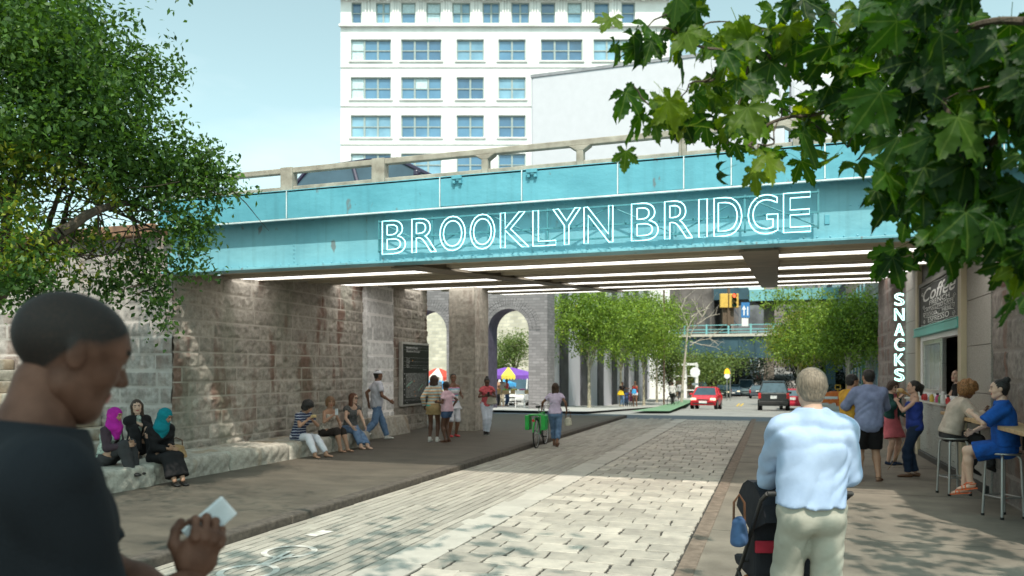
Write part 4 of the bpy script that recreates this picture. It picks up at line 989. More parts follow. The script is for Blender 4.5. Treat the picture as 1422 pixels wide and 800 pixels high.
b.tube([Vector((-.15,.2,3.2)), Q(1500,100,2.6), Q(1422,150,2.6)], [.05,.03,.013], n=7); b.tube([Vector((-.15,.2,3.2)), Q(1500,-30,2.6), Q(1422,30,2.6)], [.05,.03,.015], n=7)
for i, (u, v, d, n_, sp_, sz) in enumerate(anc):
    j = min(anc[:i]+anc[i+1:], key=lambda q: (q[0]-u)**2+(q[1]-v)**2+(0 if q[0]+q[1]*-.5 > u-v*.5 else 4000))
    limb(b, Q(u,v,d), Q(j[0],j[1],j[2]), .003, .004, rd, n=5, sides=5, wob=.15)
b.build('trunk', M_bark, T2, smooth=True)
# ================================================================= THE CITY BEYOND
M_fac = mat('white_render', (.84,.83,.81), rough=.7, var=.05, scale=.5, stretch=(1,1,.4), c2=(.70,.69,.66))
M_win = mat('window_glass', (.10,.22,.34), rough=.12, var=.25, scale=.25, spec=.8, c2=(.07,.17,.28))
M_win2 = mat('window_glass_pale', (.20,.36,.46), rough=.1, var=.3, scale=.3, spec=.9, c2=(.10,.22,.32)); M_win3 = mat('window_glass_deep', (.06,.14,.24), rough=.1, var=.4, scale=.3, spec=.9, c2=(.04,.10,.17))
M_wfr = mat('window_frame_grey', (.34,.40,.38), rough=.5)
M_blind = mat('window_blind', (.55,.70,.74), rough=.5, var=.1)
DB = 81.0
bo = cam2w((473-CX)/F_PX*DB, DB, 0); bo.z = -2
OB = empty('office_building', bo, YAW, 'tall white office building with rows of blue windows above the bridge', 'building')
k_ = DB/F_PX
def lx(u): return (u-473)*k_
def lz(v): return CAMH+(HZ-v)*k_+2
rows = [(54.5,84.5),(107,138),(160,191),(213,244),(266,297),(319,350)]
cols = [(487,543,3),(557,613,3),(634,672,2),(692,730,2),(751,809,3),(824,881,3)]
Wn = []
for v0, v1 in rows: Wn += [(u0,u1,v0,v1,n_) for u0,u1,n_ in cols]
for u0, u1, n_ in ((488,502,1),(522,542,2),(557,577,1),(592,612,1),(628,653,2),(670,694,2),(710,735,2),(751,771,1),(788,808,1),(825,846,1),(863,882,1)): Wn.append((u0,u1,3,32,n_))
for c0 in range(11): Wn.append((488+c0*36.5, 510+c0*36.5, -55, -18, 2))
# wall as strips around openings
rb = {}
for w in Wn: rb.setdefault((w[2],w[3]), []).append(w)
b = MB(); D_ = .45; u_a, u_b = 473, 930; zt_ = lz(-95); zb_ = 0
bands = sorted(rb)
cur = -95
for v0, v1 in bands:
    b.bx(lx(u_a), lx(u_b), 0, D_, lz(v0), lz(cur)); uu = u_a
    for w in sorted(rb[(v0,v1)]):
        b.bx(lx(uu), lx(w[0]), 0, D_, lz(v1), lz(v0)); uu = w[1]
    b.bx(lx(uu), lx(u_b), 0, D_, lz(v1), lz(v0)); cur = v1
b.bx(lx(u_a), lx(u_b), 0, D_, 0, lz(cur)); b.bx(lx(u_a)+.01, lx(u_b)-.01, 3.5, 22, 0, zt_-.1); b.bx(lx(u_a), lx(u_a)+.4, D_, 22, 0, zt_); b.bx(lx(u_b)-.4, lx(u_b), D_, 22, 0, zt_)
b.build('wall', M_fac, OB)
b = MB()
for v in (33,): b.bx(lx(u_a)-.15, lx(u_b), -.35, 0, lz(v+5), lz(v+2)); 
for v in (-4,-95): b.bx(lx(u_a)-.6, lx(u_b)+.6, -.9, 0, lz(v+4), lz(v-2))
for v in (93, 147, 200, 250, 304): b.bx(lx(u_a), lx(u_b), -.10, 0, lz(v+1.2), lz(v))
for v0, v1 in rows:
    for u0, u1, n_ in cols: b.bx(lx(u0)-.2, lx(u1)+.2, -.16, 0, lz(v1+2.0), lz(v1)+.01)
for i in range(31):
    u = 479+i*14.7
    b.bx(lx(u), lx(u)+.35, -.25, 0, lz(2), lz(-2))
b.build('cornice', M_fac, OB, bevel=.03)
b = MB()
for (w0, w1) in ((505,520),(544,555),(579,590),(614,626),(655,668),(696,708),(737,749),(773,786),(810,823),(848,861)):
    for j in range(3): x = lx(w0)+(lx(w1)-lx(w0))*(.12+.3*j); b.bx(x, x+.16, -.14, 0, lz(34), lz(1))
b.build('pilaster_fluting', M_fac, OB, bevel=.02)
for i, (u0,u1,v0,v1,n_) in enumerate(Wn):
    xa, xb, za, zb = lx(u0), lx(u1), lz(v1), lz(v0); b = MB(); f = .11
    b.bx(xa, xb, .20, .34, zb-f, zb); b.bx(xa, xb, .20, .34, za, za+f); b.bx(xa, xa+f, .20, .34, za+f, zb-f); b.bx(xb-f, xb, .20, .34, za+f, zb-f)
    for j in range(1, n_): x = xa+(xb-xa)*j/n_; b.bx(x-.09, x+.09, .19, .33, za+f, zb-f)
    b.bx(xa+f, xb-f, .215, .30, (za+zb)/2-.05, (za+zb)/2+.05)
    w = b.build('window', M_wfr, OB)
    b = MB(); b.bx(xa+.02, xb-.02, .30, .33, za+.02, zb-.02); b.build('pane', (M_win, M_win2, M_win3)[(i*5+i//7)%3], w)
    if (i*7) % 11 in (2,5,9,0):
        b = MB(); j = i % n_; x0 = xa+(xb-xa)*j/n_+.12; x1 = xa+(xb-xa)*(j+1)/n_-.12; b.bx(x0, x1, .285, .298, (za+zb)/2+.06 if i%3 else za+.15, zb-.12); b.build('blind', M_blind, w)

# white side wall with dark fins along the left of the street
SWL = empty('fin_wall', (0,0,0), label='long pale wall with dark upright fins behind the left row of street trees', cat='building')
b = MB(); b.bx(-12.9,-12.3,43.6,80,-1.5,12); b.build('wall', mat('lilac_white', (.60,.59,.66), rough=.8, var=.04, scale=.5), SWL)
b = MB()
y = 45.0
while y < 78: b.bx(-12.29,-12.22,y,y+1.9,-1.5,11.0); y += 5.2
b.build('fin', mat('fin_dark', (.075,.075,.09), rough=.6, var=.3, scale=2), SWL)

# pale gate structures at the end of the left row
GT = empty('garden_gate', gxy(936, 84), 0, 'white posts and railings of a small gate past the left row of trees', 'gate'); b = MB()
for x in (-2.4,-1.2,0,1.2,2.4): b.bx(x-.16,x+.16,-.16,.16,0,3.9)
b.bx(-2.5,2.5,-.12,.12,3.6,3.85); b.bx(-2.5,2.5,-.05,.05,2.4,2.5); b.bx(-2.5,2.5,-.05,.05,.9,1.0)
b.build('post', M_fac, GT, bevel=.02)
b = MB(); b.bx(-20,-8.5,100,108,-1.6,9); b.bx(-20,-9,118,150,-1.6,14); tag(b.build('back_building', mat('dim_brick', (.16,.14,.13), rough=.9, var=.3, scale=.7)), 'dim brick building behind the white gate posts', 'building')

# buildings on the right of the street
M_gstone = brick_mat('grey_green_stone', (.30,.31,.27), w=1.2, h=.6, mort=(.18,.18,.16))
for nm, lb, x0, x1, y0, y1, h in (('corner_building','grey green stone building on the right just past the SNACKS wall',5.2,15,29,52,14),('brick_building','tan brick building behind the right street trees',7,20,53,90,16),('far_building','dim tall building on the right of the rising street',9,26,92,180,22)):
    r = empty(nm, ((x0+x1)/2,(y0+y1)/2,-1.5), label=lb, cat='building'); w, dd = (x1-x0)/2, (y1-y0)/2
    b = MB(); b.bx(-w,w,-dd,dd,0,h); b.build('wall', M_gstone if nm[0]=='c' else mat(nm+'_wall', (.34,.27,.20) if nm[0]=='b' else (.10,.095,.09), rough=.9, var=.2, scale=1), r)
    y = -dd+1.5
    while y < dd-2:
        for z in np.arange(2.0, h-2, 3.4):
            b = MB(); b.bx(-w-.06,-w+.02,y,y+1.5,z,z+2.0); b.bx(-w-.12,-w-.06,y-.1,y+1.6,z-.15,z); b.build('window', M_wfr, r)
            b = MB(); b.bx(-w-.075,-w-.06,y+.1,y+1.4,z+.1,z+1.9); b.build('pane', M_win, r)
        y += 3.1
    b = MB(); b.bx(-w-.35,w+.35,-dd-.35,dd+.35,h,h+.5); b.build('roof', M_gstone, r)
for (u, d) in ((1199, 52), (1207, 60)):
    p = gxy(u, d); b = MB(); b.bx(-.11,.11,-.11,.11,0,8); b.bx(-.18,.18,-.18,.18,0,.5); o = b.build('column', mat('green_column', (.10,.25,.20), rough=.5), loc=p, bevel=.02)
    tag(o, 'green iron column nearer the SNACKS wall' if u == 1207 else 'green iron column further from the SNACKS wall', 'column')

# far steel bridges
FB = empty('far_bridge', (0,0,0), label='dark blue steel girder bridge with pale railing crossing further down the street', cat='bridge')
M_fb = mat('steel_blue_dark', (.045,.10,.13), rough=.6, var=.2, scale=.5); M_fbt = mat('steel_turquoise', (.22,.50,.52), rough=.5, var=.15, scale=.5)
Y2 = 98
def fz(v, y=Y2, u=1000): return atY(u, v, y).z
b = MB(); b.bx(-30,30,Y2,Y2+.4,fz(496),fz(467)); b.bx(-30,30,Y2-.25,Y2+.5,fz(497),fz(495)); b.bx(-30,30,Y2+.4,Y2+14,fz(480),fz(468)); b.build('girder', M_fb, FB)
b = MB()
for x in np.arange(-29,30,1.9): b.bx(x,x+.16,Y2-.14,Y2,fz(494),fz(468))
b.build('stiffener', M_fb, FB)
b = MB(); b.bx(-30,30,Y2-.3,Y2+.2,fz(467.5),fz(464)); b.build('deck_edge', mat('pale_concrete', (.6,.58,.5), rough=.8), FB)
b = MB()
for v in (451,457,461): b.bx(-30,30,Y2-.15,Y2-.05,fz(v+1.1),fz(v))
for x in np.arange(-29,30,2.6): b.bx(x,x+.2,Y2-.2,Y2,fz(465),fz(450.4))
b.build('railing', M_fbt, FB)
b = MB()
for x in (-9.2, 5.5): b.bx(x,x+1.1,Y2+1,Y2+2,-2,fz(496)); b.bx(x,x+1.1,Y2+9,Y2+10,-2,fz(496))
b.build('column', M_fb, FB)
UB = empty('upper_bridge', (0,0,0), label='pale turquoise upper bridge deck high behind the traffic signal', cat='bridge'); Y3 = 128
b = MB(); b.bx(-40,34,Y3,Y3+.6,fz(418,Y3),fz(404,Y3)); b.bx(-40,34,Y3-.3,Y3+.7,fz(419.5,Y3),fz(418,Y3)); b.build('girder', M_fbt, UB)
b = MB()
for x in np.arange(-39,34,3.4): b.bx(x,x+.3,Y3-.25,Y3,fz(418,Y3),fz(404,Y3))
b.build('stiffener', M_fbt, UB)
b = MB(); b.bx(-40,34,Y3+.6,Y3+16,fz(414,Y3),fz(408,Y3)); b.bx(-14,-4,Y3-6,Y3+2,fz(421,Y3),fz(406,Y3)); b.build('deck', M_fb, UB)
b = MB()
for x in (-8.6,-1.9,6.8): b.bx(x,x+1.6,Y3+2,Y3+3.6,-1,fz(415,Y3)); b.prism([(x-1.8,fz(415,Y3)),(x+3.4,fz(415,Y3)),(x+1.6,fz(430,Y3)),(x,fz(430,Y3))], (0,Y3+2.1,0), (1,0,0), (0,0,1), (0,1.3,0))
b.build('column', mat('column_grey_brown', (.20,.17,.14), rough=.8), UB)
# tall brownstone backdrop seen between the two bridges
b = MB(); b.bx(-34,-7.5,150,170,-1,26); b.bx(-2.5,2.0,176,182,2,22); b.bx(9,30,190,205,2,24)
tag(b.build('distant_building', brick_mat('distant_brick', (.34,.29,.27), w=4.5, h=2.2, mort=(.12,.12,.14))), 'greyish distant building blocks behind the upper bridge', 'building')
tag(MB().bx(-60,60,330,340,0,46).build('hillside_wall', mat('dim_far', (.10,.11,.12), rough=1, var=.3, scale=.15)), 'dim far building mass at the top of the rising street', 'building') if False else None
b = MB(); b.bx(-50,-4.2,310,330,0,30); b.bx(3.5,60,310,330,0,34); tag(b.build('street_end_building', mat('dim_far', (.16,.16,.17), rough=1, var=.3, scale=.15)), 'dim buildings closing the far end of the rising street', 'building')

# ---- street furniture
def sig(name, label, cat, p): return empty(name, p, YAW, label, cat)
M_pole = mat('pole_grey', (.30,.31,.30), rough=.5, metal=.5); M_sigy = mat('signal_yellow', (.72,.46,.10), rough=.5, var=.1)
p = atd(1012, 440, 60); g = gxy(1012, 60)
TS = sig('traffic_signal', 'yellow traffic signal with red lamp lit on a brown post above the street', 'traffic signal', (p.x, p.y, g.z))
z0 = p.z-g.z; hz_ = lambda v: atd(1012, v, 60).z-g.z
b = MB(); b.bx(-.1,.1,-.05,.07,hz_(452),hz_(404)+.6); b.bx(-5.0,.5,-.03,.05,hz_(404)+.45,hz_(404)+.57); b.bx(-5.06,-4.94,-.06,.06,0,hz_(404)+.6); b.bx(-.45,.42,.07,.35,hz_(450),hz_(428)); b.build('pole', mat('post_brown', (.13,.09,.06), rough=.7), TS)
b = MB(); b.bx(-.02,.70,-.22,.10,hz_(427.5),hz_(408)); b.bx(-.70,-.10,-.2,.10,hz_(427.5),hz_(408)); b.build('housing', M_sigy, TS, bevel=.03)
for i, (v, c, e) in enumerate(((411,(.9,.1,.04),3.0),(417.5,(.12,.09,.03),0),(424,(.03,.09,.05),0))):
    b = MB(); b.lathe([(.15,0),(.14,.03),(.08,.05),(.01,.055)], (.34,-.225,hz_(v)), n=14, R=Matrix.Rotation(pi/2,3,'X')); b.build('lamp', mat('lamp%d' % i, c, rough=.3, emit=c if e else None, es=e), TS)
    b = MB(); b.lathe([(.17,0),(.175,.2),(.16,.2),(.155,0)], (.34,-.22,hz_(v)), n=14, R=Matrix.Rotation(pi/2,3,'X')); b.build('visor', M_dark, TS)
q = TS; b = MB(); b.bx(.95,1.6,-.02,.02,hz_(441),hz_(420)); b.bx(1.25,1.31,.02,.06,hz_(452),hz_(422))
o = b.build('street_sign', mat('sign_blue', (.06,.22,.50), rough=.4), loc=TS.location); o.rotation_euler = TS.rotation_euler; tag(o, 'blue and white road sign just right of the traffic signal', 'road sign')
b = MB(); b.prism([(1.12,hz_(438)),(1.22,hz_(438)),(1.22,hz_(430)),(1.34,hz_(430)),(1.17,hz_(424)),(1.0,hz_(430)),(1.12,hz_(430))], (0,-.026,0), (1,0,0), (0,0,1), (0,.004,0)); b.bx(1.40,1.50,-.026,-.021,hz_(438),hz_(426)); b.build('white_arrow', M_white, o)
b = MB(); b.bx(1.0,1.5,-.02,.02,hz_(453),hz_(442)); o = b.build('small_sign', M_white, loc=TS.location); o.rotation_euler = TS.rotation_euler; tag(o, 'small white plate below the blue road sign', 'road sign')
def octo(r): return [(r*cos(pi/8+i*pi/4), r*sin(pi/8+i*pi/4)) for i in range(8)]
g = gxy(965, 62); ss = sig('stop_sign', 'blank white back of an octagonal sign on a pole left of the red car', 'road sign', g); zc_ = atd(965,517,62).z-g.z
b = MB(); b.tube([(0,0,0),(0,0,zc_+.4)], .045, n=8); b.build('pole', M_pole, ss); b = MB(); b.prism(octo(.42), (0,-.06,zc_), (1,0,0), (0,0,1), (0,.02,0)); b.build('plate', M_white, ss, bevel=.005)
b = MB(); b.box((0,-.05,zc_-.95),(.5,.03,.18)); b.build('lower_plate', mat('lower_plate', (.25,.3,.33), rough=.6), ss)
g = gxy(1009.5, 78); ss = sig('warning_sign', 'small round white sign with yellow flashing head right of the octagon sign', 'road sign', g); zc_ = atd(1009,522,78).z-g.z
b = MB(); b.tube([(0,0,0),(0,0,zc_)], .05, n=8); b.tube([(.35,.1,0),(.35,.1,zc_+.8)], .05, n=8); b.build('pole', M_pole, ss); b = MB(); b.prism([(x*1.0,y) for x,y in octo(.30)], (0,-.06,zc_), (1,0,0), (0,0,1), (0,.02,0)); b.build('plate', M_white, ss)
b = MB(); b.prism([(-.32,.2),(.32,.2),(.2,.62),(0,.78),(-.2,.62)], (0,-.08,zc_), (1,0,0), (0,0,1), (0,.03,0)); b.build('beacon', mat('beacon_yellow', (.95,.55,.02), rough=.5, emit=(1,.55,.05), es=.5), ss)
# orange barriers on the right
M_or = mat('barrier_orange', (.80,.20,.05), rough=.5, var=.1)
for i, (u, d, lb) in enumerate(((1150,60,'orange and white plastic barrier nearest the yellow shirted man'),(1166,66,'second orange barrier behind the first on the right pavement'))):
    o_ = sig('traffic_barrier', lb, 'barrier', gxy(u, d)); o_['group'] = 'orange barriers on the right pavement'; o_.location.z += .1
    b = MB(); b.prism([(-.9,.0),(-.7,.0),(-.6,.25),(.6,.25),(.7,.0),(.9,.0),(.9,.95),(.72,1.08),(-.72,1.08),(-.9,.95),(-.9,.9),(-.9,.1)], (0,-.1,0), (1,0,0), (0,0,1), (0,.25,0)); b.build('body', M_or, o_, bevel=.02)
    b = MB(); b.bx(-.7,.7,-.115,-.10,.55,.75); b.build('white_band', M_white, o_)
    b = MB(); b.tube([(.75,0,1.0),(.75,0,1.3)], .03); b.tube([(.55,0,1.32),(.95,0,1.32),(.95,0,1.62),(.55,0,1.62)], .03, closed=True); b.build('handle', mat('barrier_yellow', (.85,.5,.05), rough=.5), o_)

# ---- vehicles
M_tyre = mat('tyre_rubber', (.02,.02,.02), rough=.9); M_rim = mat('wheel_rim', (.5,.5,.5), rough=.3, metal=.8); M_cgl = mat('car_glass', (.05,.09,.12), rough=.06, spec=.9, var=.2, scale=1)
M_hl = mat('headlight_glass', (.9,.8,.6), rough=.1, emit=(1,.75,.4), es=.6); M_tl = mat('tail_light', (.55,.02,.02), rough=.2); M_plate = mat('plate', (.7,.7,.68), rough=.5)
def car(name, label, u, d, col, W=1.75, Ln=4.2, H=1.45, front=True, kind='hatch', dx=0, yaw=0, cat='car', group=None, full=True, rough=.25, p=None):
    g = p if p is not None else gxy(u, d)
    slope = atan2(gz(g.y+2)-gz(g.y-2), 4)
    r = empty(name, g, 0, label, cat, group); r.rotation_euler = (slope, 0, yaw+(0 if not front else pi))   # local +y is the nose
    if front: r.rotation_euler = (-slope, 0, yaw+pi)
    m = mat('paint_'+name+'_'+'%02x%02x%02x' % tuple(int(c*255) for c in col[:3]), col, rough=rough, var=.04, spec=.7)
    # side profile stations: (y, z_bottom, z_belt(hood), half width factor)
    h = Ln/2; zb = .28; 
    if kind == 'hatch': belt = [(-h,.75),(-h+.08,.98),(-h*.55,1.0),(.25*h,.96),(.55*h,.92),(.93*h,.74),(h,.55)]; cab = [(-h+.15,.98),(-h+.45,H-.06),(-h*.2,H),(.12*h,H-.03),(.55*h,.93)]
    elif kind == 'suv': belt = [(-h,1.0),(-h+.05,1.08),(-h*.5,1.08),(.3*h,1.06),(.55*h,1.05),(.92*h,.98),(h,.6)]; cab = [(-h+.05,1.08),(-h+.22,H-.08),(-h+.5,H),(.15*h,H-.02),(.52*h,1.06)]
    else: belt = [(-h,1.1),(-h+.05,1.15),(-h*.5,1.15),(.5*h,1.15),(.78*h,1.1),(.95*h,.95),(h,.6)]; cab = [(-h+.05,1.15),(-h+.1,H-.08),(-h+.35,H),(.4*h,H-.02),(.78*h,1.12)]
    b = MB(); secs = []
    for i, (y, z) in enumerate(belt):
        t = abs(y)/h; w = W/2*(1-.10*max(0, t-.75)/.25)
        secs.append([(-w*.92,y,zb),(-w,y,zb+.18),(-w,y,z-.22),(-w*.95,y,z-.03),(-w*.80,y,z),(w*.80,y,z),(w*.95,y,z-.03),(w,y,z-.22),(w,y,zb+.18),(w*.92,y,zb)])
    n = 10; vs = [q for s_ in secs for q in s_]; fs = []
    for i in range(len(secs)-1):
        for k in range(n): fs.append((i*n+k,(i+1)*n+k,(i+1)*n+(k+1)%n,i*n+(k+1)%n))
    fs.append(tuple(range(n))); fs.append(tuple(len(vs)-1-k for k in range(n))); b.add(vs, fs)
    # roof shell + pillars
    (y0,z0),(y1,z1),(y2,z2),(y3,z3),(y4,z4) = cab; wb, wt = W/2*.90, W/2*.70
    b.add([(-wt,y1,z1),(wt,y1,z1),(wt*1.02,y2,z2),(-wt*1.02,y2,z2),(wt,y3,z3),(-wt,y3,z3),(-wt,y1,z1-.06),(wt,y1,z1-.06),(wt,y3,z3-.06),(-wt,y3,z3-.06)], [(0,1,2,3),(3,2,4,5),(0,6,7,1),(5,4,8,9),(1,7,8,4,2),(0,3,5,9,6)])
    for s_ in (-1,1):
        for (ya,za),(yb_,zb_) in (((y0,z0),(y1,z1)),((y4,z4),(y3,z3)),(((y0+y4)/2-.1,z0),((y1+y3)/2,z2))): b.tube([(s_*wb,ya,za-.02),(s_*wt,yb_,zb_-.03)], .045, n=5)
    b.build('body', m, r, bevel=.03, seg=2)
    b = MB(); e = .02
    b.add([(-wb+e,y0+e,z0),(wb-e,y0+e,z0),(wb-e,y4-e,z4),(-wb+e,y4-e,z4),(-wt+e,y1+e,z1-.03),(wt-e,y1+e,z1-.03),(wt-e,y3-e,z3-.03),(-wt+e,y3-e,z3-.03)], [(0,1,5,4),(1,2,6,5),(2,3,7,6),(3,0,4,7)])
    b.build('windows', M_cgl, r)
    if full:
        for s_ in (-1,1):
            for y in (-h*.60, h*.62):
                b = MB(); b.lathe([(.20,-.10),(.31,-.11),(.335,-.07),(.335,.07),(.31,.11),(.20,.10)], (s_*(W/2-.10),y,.325), n=18, R=Matrix.Rotation(pi/2,3,'Y')); w_ = b.build('wheel', M_tyre, r)
                b = MB(); b.lathe([(.20,-.105),(.19,-.09),(.05,-.10),(.05,.10),(.19,.09),(.20,.105)], (s_*(W/2-.10),y,.325), n=18, R=Matrix.Rotation(pi/2,3,'Y')); b.build('rim', M_rim, w_)
            b = MB(); zz = belt[-2][1]-.06; b.box((s_*W*.36,h*.955,zz-.04),(.36,.12,.17)); b.build('headlight', M_hl, r, bevel=.04)
            b = MB(); b.box((s_*W*.44,-h+.02,belt[1][1]-.2),(.16,.08,.34)); b.build('tail_light', M_tl, r, bevel=.02)
            b = MB(); b.box((s_*(W/2+.06),y4-.35,z4+.06),(.18,.10,.13)); b.build('wing_mirror', m, r, bevel=.03)
        b = MB(); b.box((0,h+.01,.46),(.50,.02,.14)); b.build('number_plate', M_plate, r); b = MB(); b.box((0,-h-.01,.80),(.36,.02,.18)); b.build('number_plate', M_plate, r)
        b = MB(); b.bx(-W*.22,W*.22,h*.975,h+.005,.56,.64); b.bx(-W*.38,W*.38,h-.02,h+.004,.32,.40); b.build('grille', M_dark, r)
        b = MB(); b.bx(-W*.45,W*.45,-h-.05,-h+.1,.36,.56); b.build('bumper', M_dark if kind != 'hatch' else m, r, bevel=.03)
    return r
car('small_car', 'small red hatchback with headlights on coming towards the bridge', 981, 52, (.62,.025,.04), W=1.72, Ln=3.7, H=1.5, front=True, yaw=-.04)
car('sport_utility_vehicle', 'black boxy vehicle seen from behind driving away on the right', 1074.5, 48.5, (.012,.011,.012), W=1.82, Ln=4.6, H=1.80, front=False, kind='suv')
car('hatchback', 'red car half hidden behind the black boxy vehicle', 1100, 56, (.55,.02,.05), W=1.7, Ln=3.9, H=1.5, front=False)
GC = 'cars on the street under the far bridge'
car('parked_car', 'dark green car facing us left of the pale van under the far bridge', 1004, 92, (.03,.06,.05), W=1.8, H=1.5, group=GC)
car('parked_car', 'blue grey car between the dark green car and the pale van', 1019, 97, (.08,.13,.18), W=1.8, H=1.5, group=GC)
car('van', 'pale fronted van facing us under the far bridge', 1036.5, 99, (.45,.52,.56), W=2.1, Ln=5, H=2.1, kind='van', group=GC, cat='van')
car('parked_car', 'dark car with red tail lamp driving away right of the pale van', 1052.5, 88, (.05,.06,.08), W=1.8, H=1.5, front=False, group=GC)
car('van', 'dark blue van further up the street right behind the pale van', 1038, 122, (.12,.17,.22), W=2.1, Ln=5, H=2.2, kind='van', group=GC, cat='van')
car('parked_car', 'white car topmost in the queue up the rising street', 1045, 150, (.6,.62,.64), W=1.9, H=1.6, group=GC)
car('parked_car', 'small blue car in the queue on the rising street', 1043, 138, (.10,.2,.35), W=1.9, H=1.6, group=GC)
car('parked_car', 'grey car near the crest of the rising street', 1052, 180, (.2,.22,.25), W=1.9, H=1.6, group=GC)
car('parked_car', 'dark red car in the queue behind the dark blue van', 1049, 132, (.25,.04,.04), W=1.9, H=1.5, front=False, group=GC)
car('parked_car', 'silver car parked by the kerb under the far bridge, leftmost there', 992, 100, (.35,.37,.38), W=1.8, H=1.5, group=GC)
car('van', 'pale delivery van high on the rising street near the crest', 1048, 165, (.5,.52,.52), W=2.1, Ln=5, H=2.3, kind='van', group=GC, cat='van')
# on the bridge: a white box truck and a dark car
zd = 5.05
TR = empty('box_truck', (1.6, 17.6, zd+.0), 0, 'large plain white box truck crossing on top of the bridge', 'truck')
p0 = atY(737, 104, 16.4); p1 = atY(1090, 80, 16.4)
b = MB(); b.bx(p0.x-1.6,p1.x-1.6,-1.2,1.2,.72,p0.z-zd-.0); b.build('cargo_box', mat('truck_white', (.60,.59,.63), rough=.45, var=.02), TR, bevel=.05)
b = MB(); b.bx(p0.x-1.6,p1.x-1.6,-1.22,-1.19,p0.z-zd-.07,p0.z-zd-.005); b.bx(p0.x-1.6+.02,p1.x-1.6,-1.0,1.0,.5,.72); b.build('edge_rail', mat('truck_grey', (.3,.3,.32), rough=.5), TR)
b = MB(); xr = p1.x-1.6; b.prism([(-1.15,.5),(1.15,.5),(1.15,2.5),(.9,2.8),(-.9,2.8),(-1.15,2.5)], (xr+.1,0,0), (0,1,0), (0,0,1), (2.0,0,0)); b.build('cab', mat('truck_white', (.8,.8,.8)), TR, bevel=.08)
for x in (p0.x-1.6+1.0, p0.x-1.6+2.1, xr+1.2):
    for y in (-1.0,1.0): b = MB(); b.lathe([(.3,-.14),(.5,-.13),(.5,.13),(.3,.14)], (x,y,.5), n=20, R=Matrix.Rotation(pi/2,3,'X')); b.build('wheel', M_tyre, TR)
cz = Vector((atY(553,240,15.3).x, 15.3, 4.80)); 
DC = car('dark_car', 'dark purple car passing behind the railing on top of the bridge', 0, 0, (.03,.02,.05), W=1.8, Ln=4.6, H=1.5, front=False, yaw=pi/2, p=cz); DC.rotation_euler = (0,0,-pi/2)
# ================================================================= PEOPLE (implicit surfaces, polygonised by surface nets)
def v3(*a): return np.array(a if len(a) > 1 else a[0], float)
def nrm(a): a = v3(a); return a/(np.linalg.norm(a)+1e-9)
def rot(ax_, deg):
    a = radians(deg); c, s = cos(a), sin(a)
    return np.array({'x': [[1,0,0],[0,c,-s],[0,s,c]], 'y': [[c,0,s],[0,1,0],[-s,0,c]], 'z': [[c,-s,0],[s,c,0],[0,0,1]]}[ax_], float)
class Pr:   # primitive: kind, geometry, tag
    def __init__(s, kind, tag, k=.03, **g): s.kind = kind; s.tag = tag; s.k = k; s.g = g
def cone(tag, a, b, ra, rb, k=.03): return Pr('cone', tag, k, a=v3(a), b=v3(b), ra=ra, rb=rb)
def econe(tag, a, b, wa, da, wb, db, X, k=.04): return Pr('econe', tag, k, a=v3(a), b=v3(b), wa=wa, da=da, wb=wb, db=db, X=nrm(X))
def ell(tag, c, r, R=None, k=.03): return Pr('ell', tag, k, c=v3(c), r=v3(r), R=np.eye(3) if R is None else R)
def bounds(p, infl):
    g = p.g
    if p.kind == 'cone': r = max(g['ra'], g['rb'])+infl; return np.minimum(g['a'], g['b'])-r, np.maximum(g['a'], g['b'])+r
    if p.kind == 'econe': r = max(g['wa'], g['wb'], g['da'], g['db'])+infl; return np.minimum(g['a'], g['b'])-r, np.maximum(g['a'], g['b'])+r
    r = max(g['r'])+infl; return g['c']-r, g['c']+r
def dist(p, P, infl):
    g = p.g
    if p.kind == 'cone':
        ba = g['b']-g['a']; t = np.clip(((P-g['a'])@ba)/(ba@ba+1e-9), 0, 1)
        return np.linalg.norm(P-g['a']-t[..., None]*ba, axis=-1)-(g['ra']+(g['rb']-g['ra'])*t+infl)
    if p.kind == 'econe':
        ba = g['b']-g['a']; L_ = np.linalg.norm(ba); A = ba/(L_+1e-9); X = nrm(g['X']-A*(g['X']@A)); N = np.cross(A, X)
        q = P-g['a']; h = q@A; t = np.clip(h/(L_+1e-9), 0, 1); w = g['wa']+(g['wb']-g['wa'])*t+infl; d = g['da']+(g['db']-g['da'])*t+infl
        z = h-t*L_; m = np.minimum(w, d)
        return (np.sqrt(((q@X)/w)**2+((q@N)/d)**2+(z/m)**2)-1)*m
    q = (P-g['c'])@g['R']; r = g['r']+infl; return (np.sqrt(((q/r)**2).sum(-1))-1)*r.min()
